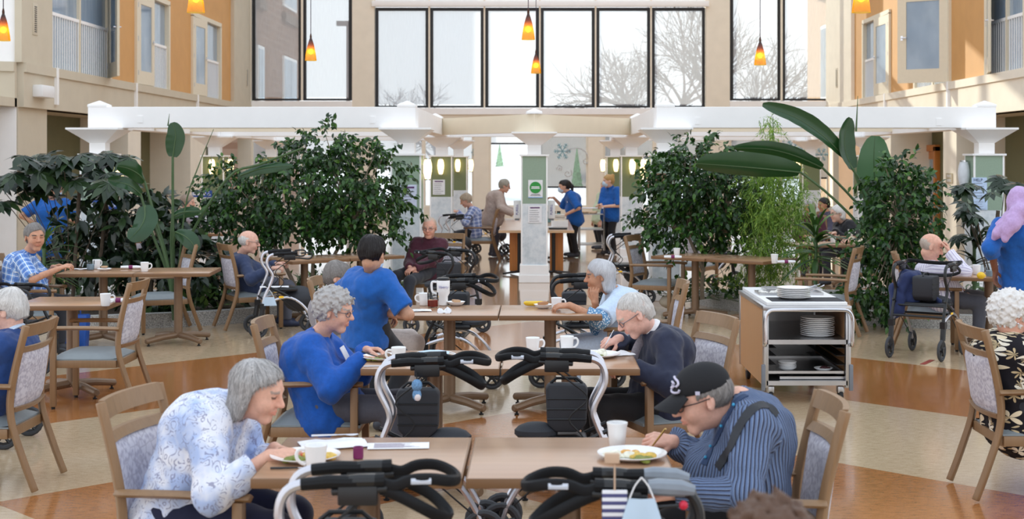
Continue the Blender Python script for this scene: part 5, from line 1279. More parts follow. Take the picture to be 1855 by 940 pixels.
# strap leaved plants
def ribbon(b, spine, widths, side, fold=.25, mi=0, wavy=0.0, seed=0):
    """leaf blade along a spine; side = direction of its width"""
    rows = []; n = len(spine); rng = random.Random(seed)
    for i, p in enumerate(spine):
        d = (spine[min(i+1,n-1)]-spine[max(i-1,0)]).normalized(); s = Vector(side)-d*Vector(side).dot(d); s.normalize(); u = s.cross(d).normalized(); w = widths[i]
        rows.append([p-s*w+u*(abs(w)*fold+rng.uniform(-wavy,wavy)), p-s*w*.5+u*abs(w)*fold*.35, p, p+s*w*.5+u*abs(w)*fold*.35, p+s*w+u*(abs(w)*fold+rng.uniform(-wavy,wavy))])
    b.sheet(rows, mi)
def strap_plant(name, loc, h, n, ln, label, m=drac_m, seed=1, w=.03, heads=((0,0,1.0),)):
    e = empty(name, loc, 0, label, 'plant'); rng = random.Random(seed); b = MB(); st = MB()
    for (hx, hy, hz) in heads:
        top = Vector((hx, hy, h*hz))
        for i in range(n):
            az = rng.uniform(0, 6.28); t = rng.random(); el = 1.35-1.5*t; base = top-Vector((0,0,.45*t)); d = Vector((math.cos(az)*math.cos(el), math.sin(az)*math.cos(el), math.sin(el))); l = ln*rng.uniform(.75,1.1); sp = []
            for k in range(9): q = k/8*l; sp.append(base+d*q-Vector((0,0,1))*(q*q*(1.0 if el > .5 else .9)))
            ribbon(b, sp, [w*(.55+.45*math.sin(math.pi*min(1,k/8*1.05+.1)))*(1-(k/8)**4) for k in range(9)], (-math.sin(az), math.cos(az), 0), .35)
        st.tube(smooth_path([(hx*.3,hy*.3,0),(hx*.8,hy*.8,h*hz*.5),top],4), .02, 6)
    b.build('foliage', m, e, smooth=60); st.build('stem', stalk_m, e); return e
strap_plant('dracaena', ((1478-CX)*16.2/FPX, 16.2, .1), 1.05, 30, .62, 'striped dracaena between the wispy plant and the cart armchair', seed=3, w=.034)
strap_plant('dracaena', ((1765-CX)*16.0/FPX, 16.0, .1), .85, 22, .6, 'strap leaved plant below the notices by the striped shirt diner', shaded_m, seed=4, w=.03)
strap_plant('dracaena', ((80-CX)*15.6/FPX, 15.6, .1), .95, 24, .55, 'strap leaved plant just behind the plaid shirted person', drac_m, seed=5, w=.022)
# big banana-like leaves
def big_leaf(b_, st_, pts, Y, wpx, side, stalk, fold=.3, wavy=.006, seed=0, m=None):
    sp = smooth_path([at_depth(px, py, Y+dy) for px, py, dy in pts], 5); n = len(sp); s = Y/FPX
    ws = []
    for k in range(n):
        t = k/(n-1); ws.append(max(.004, wpx*s*(math.sin(math.pi*min(1,(t*.92+.06)))**.55)))
    o = Vector(b_off); b = MB(); ribbon(b, [p-o for p in sp], ws, side, fold, wavy=wavy, seed=seed); b.build('leaf_blade', m or banana_m, e, smooth=60)
    st = MB(); st.tube([p-o for p in sp], [.011*(1-.8*k/(n-1)) for k in range(n)], 5)
    q = smooth_path([at_depth(px, py, Y+dy) for px, py, dy in stalk], 4); st.tube([p-o for p in q], [.014+.006*k/(len(q)-1) for k in range(len(q))], 6); st.build('stalk', stalk_m, e)
Y = 16.0; b_off = ((1632-CX)*Y/FPX, Y, .1); e = empty('banana_plant', b_off, 0, 'tall banana plant with long blades beside the sage column and wooden door', 'plant'); b, st = MB(), MB()
big_leaf(b, st, [(1527,282,0),(1490,245,-.1),(1440,212,-.2),(1381,190,-.3)], Y, 17, (.2,.3,1), [(1527,282,0),(1570,345,0),(1615,430,0),(1632,560,0)], .5, seed=1)
big_leaf(b, st, [(1545,306,0),(1532,275,0),(1531,240,0),(1540,213,.0)], Y, 19, (1,.5,0), [(1546,306,0),(1560,345,0),(1600,440,0),(1632,570,0)], .35, seed=2); st.tube([W_(1551,238,Y)-Vector(b_off), W_(1554,174,Y)-Vector(b_off)], [.012,.003], 5)
big_leaf(b, st, [(1588,372,.1),(1585,330,.05),(1583,290,0),(1585,246,-.02)], Y+.4, 35, (1,.15,0), [(1588,372,.1),(1602,470,.1),(1630,580,0)], .12, .012, seed=3, m=banana_backlit)
big_leaf(b, st, [(1592,440,.1),(1586,405,.05),(1582,375,0),(1580,345,-.02)], Y+.3, 26, (1,.3,.1), [(1592,440,.1),(1606,500,.1),(1630,580,0)], .15, .012, seed=23, m=banana_backlit)
big_leaf(b, st, [(1450,312,0),(1390,306,-.2),(1320,300,-.4),(1262,296,-.55)], Y-.2, 25, (0,.55,-.8), [(1450,312,0),(1510,360,0),(1570,430,0),(1628,570,0)], .45, seed=4)
big_leaf(b, st, [(1490,304,.2),(1440,282,.1),(1390,270,0),(1330,268,-.1)], Y+.1, 15, (0,.5,-.85), [(1490,304,.2),(1545,360,.2),(1592,420,.1),(1630,570,0)], .45, seed=5)
st.build('leaf_tip', stalk_m, e)
Y = 15.9; b_off = ((315-CX)*Y/FPX, Y, .1); e = empty('banana_plant', b_off, 0, 'banana plant with one upright flag leaf beside the priority seating sign', 'plant'); b, st = MB(), MB()
big_leaf(b, st, [(313,284,0),(316,262,0),(318,242,0),(312,222,0)], Y, 17, (1,.3,0), [(313,284,0),(313,380,0),(314,470,0),(315,580,0)], .15, seed=6); st.tube([W_(304,228,Y)-Vector(b_off), W_(307,206,Y)-Vector(b_off)], [.009,.002], 5)
big_leaf(b, st, [(262,328,0),(250,315,-.1),(232,305,-.2),(213,301,-.3)], Y, 15, (.25,.6,-.8), [(262,328,0),(280,390,0),(305,480,0),(315,580,0)], .4, seed=7)
big_leaf(b, st, [(255,352,0),(235,336,-.1),(215,330,-.1),(195,325,-.2)], Y, 12, (.3,.5,.8), [(255,352,0),(275,420,0),(305,500,0),(315,580,0)], .35, seed=8)
big_leaf(b, st, [(262,372,0),(262,395,-.1),(252,415,-.2),(234,434,-.25)], Y-.2, 24, (1,.2,.5), [(262,372,0),(285,420,0),(308,500,0),(315,580,0)], .3, seed=9)
big_leaf(b, st, [(312,392,0),(330,385,0),(348,383,-.05),(362,382,-.1)], Y, 10, (-.2,.3,1), [(312,392,0),(310,440,0),(313,520,0),(315,580,0)], .35, seed=10)
big_leaf(b, st, [(318,420,-.1),(335,428,-.2),(348,440,-.25),(356,456,-.25)], Y-.1, 15, (.5,.2,.8), [(318,420,-.1),(312,460,0),(314,520,0),(315,580,0)], .3, seed=11)
big_leaf(b, st, [(435,318,.1),(470,306,.1),(500,302,.1),(530,300,.1)], Y+.1, 10, (0,.4,1), [(550,268,.2),(470,298,.1),(410,325,0),(330,460,0),(318,580,0)], .4, seed=12)
st.tube(smooth_path([W_(387,234,Y)-Vector(b_off),W_(360,300,Y)-Vector(b_off),W_(335,380,Y)-Vector(b_off),W_(318,560,Y)-Vector(b_off)],5), [.003+.0007*k for k in range(16)], 5)
st.build('leaf_tip', stalk_m, e)
# low planting along the curbs
def low_plant(px, py, r, n, seed, label, m=low_m, lf=(.07,.13)):
    p = at_height(px, py, .1); p.z = .1; rng = np.random.default_rng(seed); e = empty('ground_plant', p, 0, label, 'plant', 'low plants along the planter curbs')
    P = np.column_stack([rng.normal(size=n)*r*.5, np.abs(rng.normal(size=n))*r*.35, rng.uniform(.05,.3,n)]); D = rng.normal(size=(n,3))*.6+np.array([0,-.2,.5]); D /= np.linalg.norm(D,axis=1,keepdims=True)
    L = rng.uniform(lf[0],lf[1],n); link('foliage', leaves_mesh(P, D, rng.normal(size=(n,3))*.4+np.array([0,-.2,1]), L, L*.3, .2, .4), m, e)
    b = MB()
    for i in range(0, n, 6): b.tube([(0,0,0),tuple(P[i])], .004, 4, cap=False)
    b.build('stem', stalk_m, e)
for i, a in enumerate(((345,570,.5,120,'low leafy plant at the curb behind the empty armchair'),(395,560,.4,100,'low leafy plant between two armchairs at the planter curb'),(560,545,.5,110,'low leafy plant beneath the big ficus'),(640,535,.5,110,'low leafy plant under the table end by big ficus'),(715,540,.25,60,'low leafy plant at the feet of the maroon shirted person'),(1235,548,.35,90,'low leafy plant at curb left of the pale ficus trunk'),(1310,545,.45,110,'low leafy plant at curb just behind the cart'),(1360,550,.4,90,'low leafy plant under the wispy plant'),(1560,580,.35,90,'low leafy plant behind the cart armchair'),(1640,578,.4,80,'low leafy plant behind the jacket draped rollator'),(200,560,.5,110,'low leafy plant under the plaid shirted person\'s table'),(1780,560,.5,90,'low leafy plant beyond the striped shirt diner\'s knees'))):
    low_plant(a[0], a[1], a[2], a[3], 50+i, a[4])
rock_m = M('planter_rock', (168,156,138), .9, var=.15, bump=.4, scale=8)
for px, py, r, lb in ((422,560,.2,'rounded pale rock at the curb beside the navy sweater diner\'s armchair'),(1215,556,.14,'small pale rock at the curb beside the smaller ficus')):
    p = at_height(px, py, .1); p.z = .1+r*.45; tag(MB().ball((0,0,0),(r,r*.8,r*.6),12).build('rock', rock_m, loc=p, smooth=60), lb, 'rock')
# ================================================================== PEOPLE: bodies grown as one smooth surface from tapered limbs
class Field:
    """distance field on a grid; surface() returns one continuous skin"""
    def __init__(s, h): s.h = h; s.ops = []; s.lo = np.full(3, 9e9); s.hi = np.full(3, -9e9); s.noise = []
    def _ext(s, lo, hi): s.lo = np.minimum(s.lo, lo); s.hi = np.maximum(s.hi, hi)
    def rc(s, a, b, ra, rb, k=.02, op='u', flat=0):
        a, b = np.array(a, float), np.array(b, float); r = max(ra, rb); lo, hi = np.minimum(a, b)-r, np.maximum(a, b)+r
        s.ops.append(('rc', op, k, (a, b, ra, rb, flat), lo, hi))
        if op == 'u': s._ext(lo, hi)
        return s
    def el(s, c, r, k=.02, op='u', rot=None):
        c, r = np.array(c, float), np.array(r, float); m = r.max(); 
        s.ops.append(('el', op, k, (c, r, None if rot is None else np.array(rot, float)), c-m, c+m))
        if op == 'u': s._ext(c-m, c+m)
        return s
    def cut(s, p, n, k=.004):
        """take away everything on the side n points to"""
        s.ops.append(('cut', 'c', k, (np.array(p, float), np.array(n, float)), None, None)); return s
    def wob(s, amp, freq, seed=0.0, rot=None): s.noise.append((amp, np.array(freq if hasattr(freq, '__len__') else (freq,)*3, float), seed, rot)); return s
    def surface(s):
        h = s.h; pad = 4*h+.01; lo = s.lo-pad; n = np.ceil((s.hi+pad-lo)/h).astype(int)+1
        ax = [lo[i]+h*np.arange(n[i]) for i in range(3)]; vol = np.full(n, 1.0, np.float32)
        for kind, op, k, d, blo, bhi in s.ops:
            if kind == 'cut':
                p, nn = d; dd = (ax[0][:,None,None]-p[0])*nn[0]+(ax[1][None,:,None]-p[1])*nn[1]+(ax[2][None,None,:]-p[2])*nn[2]
                hh = np.maximum(k-np.abs(vol+(-dd)), 0)/k; vol = (np.maximum(vol, dd)).astype(np.float32); continue
            m = k+3*h; i0 = np.maximum(np.floor((blo-m-lo)/h).astype(int), 0); i1 = np.minimum(np.ceil((bhi+m-lo)/h).astype(int)+1, n)
            if (i1 <= i0).any(): continue
            X, Y, Z = ax[0][i0[0]:i1[0]][:,None,None], ax[1][i0[1]:i1[1]][None,:,None], ax[2][i0[2]:i1[2]][None,None,:]
            if kind == 'rc':
                a, b, ra, rb, flat = d; ba = b-a; L2 = max(ba@ba, 1e-9)
                t0 = ((X-a[0])*ba[0]+(Y-a[1])*ba[1]+(Z-a[2])*ba[2])/L2; t = np.clip(t0, 0, 1)
                dd = np.sqrt((X-a[0]-t*ba[0])**2+(Y-a[1]-t*ba[1])**2+(Z-a[2]-t*ba[2])**2)-(ra+(rb-ra)*t)
                if flat: dd = np.maximum(dd, (t0-1)*math.sqrt(L2))
            else:
                c, r, rot = d; x, y, z = X-c[0], Y-c[1], Z-c[2]
                if rot is not None: x, y, z = (rot[0,0]*x+rot[1,0]*y+rot[2,0]*z, rot[0,1]*x+rot[1,1]*y+rot[2,1]*z, rot[0,2]*x+rot[1,2]*y+rot[2,2]*z)
                k0 = np.sqrt((x/r[0])**2+(y/r[1])**2+(z/r[2])**2); k1 = np.sqrt((x/r[0]**2)**2+(y/r[1]**2)**2+(z/r[2]**2)**2)+1e-9; dd = k0*(k0-1)/k1
            sl = tuple(slice(i0[i], i1[i]) for i in range(3)); v = vol[sl]
            if op == 'u': hh = np.maximum(k-np.abs(v-dd), 0)/k; vol[sl] = np.minimum(v, dd)-hh*hh*k*.25
            else: hh = np.maximum(k-np.abs(v+dd), 0)/k; vol[sl] = np.maximum(v, -dd)+hh*hh*k*.25
        if s.noise:
            idx = np.nonzero(np.abs(vol) < max(4*h, .03)); P = np.stack([ax[i][idx[i]] for i in range(3)], 1)
            for amp, f, sd, rot in s.noise:
                Q = (P if rot is None else P@np.array(rot))*f+sd; x, y, z = Q.T
                vol[idx] += (amp/2.2*(np.sin(x+1.7*np.sin(y*.9+sd))+np.sin(y*1.1+1.3*np.sin(z+2*sd))+np.sin(z*1.05+1.9*np.sin(x*.8)))).astype(np.float32)
        return nets(vol, lo, h)
def nets(vol, lo, h):
    ins = vol < 0; nx, ny, nz = vol.shape
    c = ins[:-1,:-1,:-1].astype(np.int8)
    tot = np.zeros(c.shape, np.int8)
    for dx in (0,1):
        for dy in (0,1):
            for dz in (0,1): tot += ins[dx:nx-1+dx, dy:ny-1+dy, dz:nz-1+dz]
    act = (tot > 0) & (tot < 8); I = np.argwhere(act); ids = np.full(act.shape, -1, np.int64); ids[act] = np.arange(len(I))
    acc = np.zeros((len(I),3)); cnt = np.zeros(len(I)); cor = [(a,b,c_) for a in (0,1) for b in (0,1) for c_ in (0,1)]
    for a in cor:
        for d in range(3):
            if a[d]: continue
            b = list(a); b[d] = 1; va = vol[I[:,0]+a[0], I[:,1]+a[1], I[:,2]+a[2]]; vb = vol[I[:,0]+b[0], I[:,1]+b[1], I[:,2]+b[2]]
            x = (va < 0) != (vb < 0); t = np.where(x, va/np.where(x, va-vb, 1), 0); p = np.array(a, float)[None].repeat(len(I), 0); p[:,d] += t; acc[x] += p[x]; cnt[x] += 1
    V = (I+acc/np.maximum(cnt,1)[:,None])*h+lo; F = []
    for d in range(3):
        e1, e2 = (d+1)%3, (d+2)%3; A = np.take(ins, range(0, vol.shape[d]-1), d); B = np.take(ins, range(1, vol.shape[d]), d); E = np.argwhere(A != B)
        E = E[(E[:,e1] > 0) & (E[:,e2] > 0)]; s = A[E[:,0],E[:,1],E[:,2]]
        def at(o1, o2): Q = E.copy(); Q[:,e1] -= o1; Q[:,e2] -= o2; return ids[Q[:,0],Q[:,1],Q[:,2]]
        q = np.stack([at(1,1), at(0,1), at(0,0), at(1,0)], 1); q[~s] = q[~s][:,::-1]; F.append(q)
    F = np.concatenate(F); F = F[(F >= 0).all(1)]; return V, F
def np_mesh(V, F):
    me = bpy.data.meshes.new('skin'); me.vertices.add(len(V)); me.vertices.foreach_set('co', V.astype(np.float32).ravel())
    me.loops.add(F.size); me.loops.foreach_set('vertex_index', F.astype(np.int32).ravel()); me.polygons.add(len(F)); me.polygons.foreach_set('loop_start', np.arange(0, F.size, 4, dtype=np.int32))
    me.update(calc_edges=True); me.validate(); me.shade_smooth(); return me
def add_attr(me, name, arr, kind):
    a = me.attributes.new(name, kind, 'POINT'); a.data.foreach_set('color' if 'COLOR' in kind else 'vector', arr.astype(np.float32).ravel())
def fabric_coords(V, segs):
    """around-the-limb and along-the-limb metres for every point, from the nearest limb axis"""
    best = np.full(len(V), 9e9); out = np.zeros((len(V),3))
    for a, b, r, ref in segs:
        a, b = np.array(a), np.array(b); w = b-a; L = np.linalg.norm(w); w = w/L; u = np.array(ref)-w*(np.array(ref)@w); u /= np.linalg.norm(u)+1e-9; v = np.cross(w, u)
        q = V-a; t = q@w; tc = np.clip(t, 0, L); d = np.linalg.norm(q-tc[:,None]*w, axis=1)-r; ang = np.arctan2(q@v, q@u); m = d < best; best[m] = d[m]; out[m] = np.stack([ang*r, t, np.full(len(V), r)], 1)[m]
    return out
def skin_mat(name, rgb):
    if name in MATS: return MATS[name]
    t = NT(name); t.set(.5, 0, .35); a = t.attr('tint'); n = t.noise(t.coord('Object', 1), 45, 4, .6); f = t.ramp(n, [(.3, (.86,.82,.80,1)), (.7, (1.06,1.03,1.02,1))])
    c = t.mix(1.0, lin(rgb), f, 'MULTIPLY'); t.color(t.mix(1.0, c, a.outputs['Color'], 'MULTIPLY')); t.b.inputs['Subsurface Weight'].default_value = .08; t.b.inputs['Subsurface Radius'].default_value = (.02,.008,.005)
    t.bump(t.noise(t.coord('Object', 1), 160, 3), .12, .002); MATS[name] = t.m; return t.m
def hair_mat(name, rgb, dark=.55):
    if name in MATS: return MATS[name]
    t = NT(name); t.set(.5, 0, .4); n = t.noise(t.coord('Object', 130), 2.0, 3, .7); a = t.attr('tint'); c = lin(rgb); f = t.math('ADD', t.math('MULTIPLY', n, .45), t.math('MULTIPLY', a.outputs['Fac'], .55)); t.color(t.ramp(f, [(.22, tuple(x*dark for x in c[:3])+(1,)), (.62, c)])); t.bump(f, .35, .004); MATS[name] = t.m; return t.m
def cloth(name, rgb, var=.07, rough=.85, scale=60): return M(name, rgb, rough, 0, var, scale, .12, sheen=.15)
def V3(p): return np.array(p, float)
def rotm(yaw, pitch, roll=0): return np.array((Matrix.Rotation(yaw,3,'Z') @ Matrix.Rotation(pitch,3,'Y') @ Matrix.Rotation(roll,3,'X')))
def ik(S, T, a, b, pole):
    d = T-S; L = np.linalg.norm(d); L = min(L, (a+b)*.985); u = d/np.linalg.norm(d); T = S+u*L
    x = (a*a-b*b+L*L)/(2*L); hgt = math.sqrt(max(a*a-x*x, 1e-6)); p = pole-u*(pole@u); p /= np.linalg.norm(p)+1e-9; return S+u*x+p*hgt, T
def person(label, pelvis, neck, head, heading, yaw=None, pitch=10, hands=None, top=None, pants=None, hair=None, skin=(222,172,148), girth=1.0, bust=0.0, belly=.0, sh=.165, hs=1.0, h=.007,
           seated=True, knees=None, feet=None, sleeve=1.0, glasses=None, mask_on=False, hump=.05, legs=True, inner=None, shoe=(52,54,62), extra=None, hem=None, arm=(.285,.25), poles=None, roll=0, bent=False, name_tag=False, collar=None):
    """pelvis, neck base and head centre are places in the room; heading = way the chest faces"""
    Pw, Nw, Hw = [Vector(at_depth(*p)) if isinstance(p, tuple) else Vector(p) for p in (pelvis, neck, head)]
    th = R(heading); e = empty('person', (Pw.x, Pw.y, 0), th, label, 'person'); inv = Matrix.Rotation(-th, 3, 'Z'); org = Vector((Pw.x, Pw.y, 0))
    def loc(p): return V3(inv @ (Vector(p)-org))
    def wl(p): return loc(at_depth(*p)) if isinstance(p, tuple) else loc(p)
    P, N, H = loc(Pw), loc(Nw), loc(Hw); f, l, u = V3((1,0,0)), V3((0,1,0)), V3((0,0,1))
    ax = N-P; Ls = np.linalg.norm(ax); axn = ax/Ls; bk = np.cross(l, axn); fw = np.cross(l, axn)    # chest-forward
    fw = fw/np.linalg.norm(fw)
    if fw[0] < 0 and axn[2] > .2: fw = -fw
    Wst = P+ax*.36-fw*hump*.4; C = P+ax*.70-fw*hump
    g = girth; S = {s: N-axn*.055+l*s*sh-fw*hump*.3 for s in (1,-1)}
    hd = rotm((R(yaw)-th) if yaw is not None else 0, R(pitch), R(roll))
    def hp(x, y, z): return H+hd@(V3((x,y,z))*hs)
    # arms
    A = {}
    for s, key in ((1,'L'),(-1,'R')):
        spec = (hands or {}).get(key)
        if spec is None:
            T = P+f*.30+l*s*.10+u*.10 if seated else P+l*s*.27+f*.08-u*.12; spec = {}
        else: T = wl(spec['at'])
        pole = V3(spec.get('pole', (-.35, s*.55, -.8))); E, T = ik(S[s], T, arm[0], arm[1], pole); A[s] = (E, T, spec)
    # --- body skin
    B = Field(h); t_ = .012
    for s in (1,-1):
        B.rc(P+l*s*.07, Wst+l*s*.06, .105*g-t_, .095*g-t_, .05); B.rc(Wst+l*s*.06, C+l*s*.07, .095*g-t_, .10*g-t_, .05); B.rc(C+l*s*.06, S[s]*.8+C*.2, .09*g-t_, .05, .05)
        E, T, sp = A[s]; B.rc(S[s], E, .045, .038, .03); B.rc(E, T, .038, .026, .02)
    nb = hp(-.02,0,-.065); B.rc(C, N, .085, .052, .04); B.rc(N, nb, .052*hs, .05*hs, .03)
    B.el(hp(-.012,0,.03), V3((.098,.076,.086))*hs, .02, rot=hd); B.el(hp(.03,0,-.005), V3((.063,.063,.085))*hs, .03, rot=hd); B.el(hp(.024,0,-.055), V3((.06,.054,.056))*hs, .025, rot=hd)
    B.rc(hp(.06,-.012,-.1), hp(.06,.012,-.1), .02*hs, .02*hs, .02); B.rc(hp(.082,-.03,.024), hp(.082,.03,.024), .011*hs, .011*hs, .016)
    for s in (1,-1):
        B.el(hp(.058,s*.036,-.03), V3((.03,.026,.03))*hs, .02, rot=hd); B.el(hp(.1,s*.032,.004), V3((.017,.019,.012))*hs, .014, 's', hd); B.el(hp(.078,s*.031,.003), V3((.0125,.014,.0125))*hs, .004, rot=hd)
        er = hd@rotm(R(s*22), R(-8)); B.el(hp(-.01,s*.079,-.004), V3((.019,.0075,.033))*hs, .006, rot=er); B.el(hp(-.003,s*.088,-.001), V3((.009,.006,.019))*hs, .004, 's', er)
    B.rc(hp(.088,0,.014), hp(.112,0,-.024), .0085*hs, .0125*hs, .012)
    for s in (1,-1): B.el(hp(.1,s*.012,-.027), V3((.011,.009,.008))*hs, .008, rot=hd); B.rc(hp(.084,s*.02,-.058), hp(.0925,0,-.055), .004*hs, .0052*hs, .008); B.rc(hp(.084,s*.018,-.064), hp(.0905,0,-.0665), .004*hs, .0055*hs, .008)
    B.rc(hp(.096,-.017,-.0605), hp(.096,.017,-.0605), .0022*hs, .0022*hs, .004, 's')
    for s in (1,-1):
        E, T, sp = A[s]; fd = V3(inv @ Vector(sp['dir'])) if 'dir' in sp else (T-E); fd = fd/np.linalg.norm(fd); n = V3(inv @ Vector(sp['up'])) if 'up' in sp else V3((0,0,1))*.9+l*s*.35; n = n-fd*(n@fd); n /= np.linalg.norm(n)+1e-9
        sd = np.cross(n, fd)*(-s); cu = sp.get('curl', .55); hk = sp.get('scale', .97); hand(B, T, fd, sd, n, cu, hk)
    Vb, Fb = B.surface(); me = np_mesh(Vb, Fb); q = (Vb-H)@hd/hs; tint = np.ones((len(Vb),4)); hairc = np.array(lin((hair or {}).get('brow', (150,140,130)))[:3])/np.array(lin(skin)[:3])
    near = np.linalg.norm(q, axis=1) < .16; lip = near & (q[:,0] > .078) & (np.abs(q[:,2]+.0605) < .0105-.25*np.abs(q[:,1])) & (np.abs(q[:,1]) < .026); tint[lip,:3] = (.92,.72,.70)
    brow = near & (q[:,0] > .06) & (np.abs(q[:,2]-.025-.06*np.abs(np.abs(q[:,1])-.032)) < .0055) & (np.abs(np.abs(q[:,1])-.034) < .019); tint[brow,:3] = np.clip(hairc, .12, 1.1)
    yy = np.abs(q[:,1]); ey = near & (q[:,0] > .068) & (np.abs(yy-.0315) < .0145); lash = ey & (np.abs(q[:,2]-(.004 if pitch < 18 else -.003)) < (.0045 if pitch < 18 else .0024)); tint[lash,:3] = (.16,.13,.13)
    cheek = near & (q[:,0] > .04) & (np.linalg.norm(q-np.array((.08,0,-.028)), axis=1) < .05); tint[cheek,:3] *= (1.0,.93,.92); tint[brow | lash | lip, 3] = 1
    add_attr(me, 'tint', tint, 'FLOAT_COLOR'); link('body', me, skin_mat('skin_%d_%d_%d' % skin, skin), e)
    # --- top garment
    segs = []
    def garment(off, sl, k=.05, hh=None, low=.0):
        G = Field(hh or max(h, .0075)); o = off
        for s in (1,-1):
            G.rc(P+l*s*.085*g-axn*low, Wst+l*s*.07*g, .115*g+o, .10*g+o, .06); G.rc(Wst+l*s*.07*g, C+l*s*.075, .10*g+o, .105*g+o, .06); G.rc(C+l*s*.06, S[s]*.85+C*.15, .095*g+o, .058+o, .06)
            E, T, sp = A[s]; G.rc(S[s], E, .055+o, .048+o, .05) if sl > .5 else G.rc(S[s], S[s]+(E-S[s])*min(1, sl*2), .056+o, .058+o, .05, flat=1)
            if sl > .5: t1 = (sl-.5)*2; G.rc(E, E+(T-E)*t1, .048+o, (.034+o)+(1-t1)*.014, .03, flat=1)
        if seated: G.rc(P-axn*low+f*.02, P+f*.10-axn*low*.4, .115*g+o, .105*g+o, .06)
        elif low: G.rc(P, P-u*low*1.6, .14*g+o, .15*g+o, .05, flat=1)
        if belly: G.el(Wst+fw*(.04+belly*.5)+axn*-.02, V3((.10+belly,.14*g,.13)), .06, rot=np.stack([fw,l,axn],1))
        if bust:
            for s in (1,-1): G.el(C+fw*(.07)+l*s*.065-axn*.05, V3((.05+bust*.5,.068,.07)), .05, rot=np.stack([fw,l,axn],1))
        G.rc(C, N-axn*.012, .095*g+o, .060+o*.6, .05); return G
    tm, off = top['mat'], top.get('off', .012); G = garment(off, sleeve, low=hem or (.03 if seated else .06))
    G.rc(N+axn*.0, N+(nb-N)*1.2, .0545, .0545, .006, 's')
    if top.get('open'):
        wv = top['open']; G.rc(N+fw*.10-axn*.02, P+ax*(.25)+fw*(.17+belly), wv, wv*.35, .01, 's')
    for s in (1,-1):
        E = A[s][0]; 
    G.wob(top.get('wrinkle', .0045), (42,30,34), 1.3); G.wob(.0022, (95,80,70), 2.1)
    Vt, Ft = G.surface(); mt = np_mesh(Vt, Ft); sg = [(P, N, .15*g, -fw)]
    for s in (1,-1): sg += [(S[s], A[s][0], .058, fw), (A[s][0], A[s][1], .05, fw)]
    add_attr(mt, 'fabric', fabric_coords(Vt, sg), 'FLOAT_VECTOR'); shirt_o = link(top.get('name', 'shirt'), mt, tm, e); ctx_b = (Vt, Ft)
    if inner:
        Q = Field(max(h, .0075)); 
        for s in (1,-1): Q.rc(Wst+l*s*.05, C+l*s*.05, .095*g+.004, .10*g+.004, .05)
        Q.rc(C, N-axn*.008, .092*g, .058, .05); Q.rc(P, Wst, .115*g, .1*g, .05); Q.rc(N, N+(nb-N)*1.2, .054, .054, .005, 's'); Vi, Fi = Q.surface(); link('undershirt', np_mesh(Vi, Fi), inner, e)
    if collar:
        cb = MB(); cr = [N+(nb-N)*.30+hd@V3((.056*math.cos(a)-.003, .060*math.sin(a), -.016*math.cos(a))) for a in [i*2*math.pi/20 for i in range(20)]]; cb.tube(cr, (.007,.02), 6, closed=True, flat=tuple(axn)); cb.build('collar', collar, e)
    # --- trousers and shoes
    if legs:
        G = Field(max(h, .008)); hip = {s: P+l*s*.088*g-u*.01 for s in (1,-1)}; ank = {}
        for s, key in ((1,'L'),(-1,'R')):
            if seated:
                K = wl(knees[key]) if knees and key in knees else hip[s]+f*.41+l*s*.03-u*(hip[s][2]-.455); An = wl(feet[key]) if feet and key in feet else V3((K[0]-.02, K[1], .09))
            else:
                An = wl(feet[key]) if feet and key in feet else V3((hip[s][0], hip[s][1], .09)); An = V3((An[0], An[1], .09)); LL = .84 if bent else np.linalg.norm(hip[s]-An)*1.008; K, An = ik(hip[s], An, .505*LL, .495*LL, V3((1,0,.05)))
            G.rc(hip[s], K, .092*g, .066, .04); G.rc(K, An, .068, .052, .03, flat=1); ank[s] = (K, An)
        G.rc(hip[1], hip[-1], .115*g, .115*g, .05); G.wob(.004, (40,40,22), .7)
        Vp, Fp = G.surface(); link('trousers', np_mesh(Vp, Fp), pants, e)
        sm = M('shoe_%d' % shoe[0], shoe, .55)
        for s in (1,-1):
            K, An = ank[s]; Sf = Field(.008); z0 = An[2]-.09; Sf.rc(An+V3((-.03,0,-.045)), An+V3((.14,0,-.055)), .038, .034, .03); Sf.rc(An, An+V3((0,0,-.03)), .044, .042, .02); Sf.cut((0,0,z0+.004), (0,0,-1)); Vs, Fs = Sf.surface(); link('shoe', np_mesh(Vs, Fs), sm, e)
    # --- hair
    if hair:
        st = hair['style']; o = hair.get('o', .012); HF = Field(hair.get('h', max(.0045, h*.8))); hh = H
        if st != 'fringe': HF.el(hp(-.015,0,.034), (V3((.096,.075,.084))+o)*hs, .01, rot=hd)
        else: HF.el(hp(-.016,0,.018), (V3((.097,.077,.07))+o*.6)*hs, .01, rot=hd)
        if st in ('bob','long'):
            ln = hair.get('len', .11)
            for s in (1,-1): HF.rc(hp(-.02,s*.062,.03), hp(-.03,s*.07,-ln), .03*hs, .022*hs, .03); HF.rc(hp(-.05,s*.045,.02), hp(-.06,s*.05,-ln-.015), .042*hs, .03*hs, .03); HF.rc(hp(.02,s*.068,.05), hp(.012,s*.075,-ln*.55), .018*hs, .010*hs, .025) if hair.get('fringe_side', True) else None
            HF.rc(hp(-.07,0,.02), hp(-.078,0,-ln-.015), .045*hs, .034*hs, .03)
        elif st != 'fringe': HF.rc(hp(-.07,-.03,-.01), hp(-.072,-.02,-.075), .034*hs, .022*hs, .03); HF.rc(hp(-.07,.03,-.01), hp(-.072,.02,-.075), .034*hs, .022*hs, .03)
        HF.el(hp(.112+hair.get('front',0),0,-.045), V3((.095,.13,.118))*hs, .012, 's', hd)
        if st == 'fringe':
            HF.cut(hp(0,0,.045), hd@V3((.35,0,.93)), .01); HF.cut(hp(.035,0,0), hd@V3((1,0,0)), .01)
        if st in ('short','fringe','curly','bun','pony'): HF.cut(hp(0,0,-.07), hd@V3((-.15,0,-1)), .01)
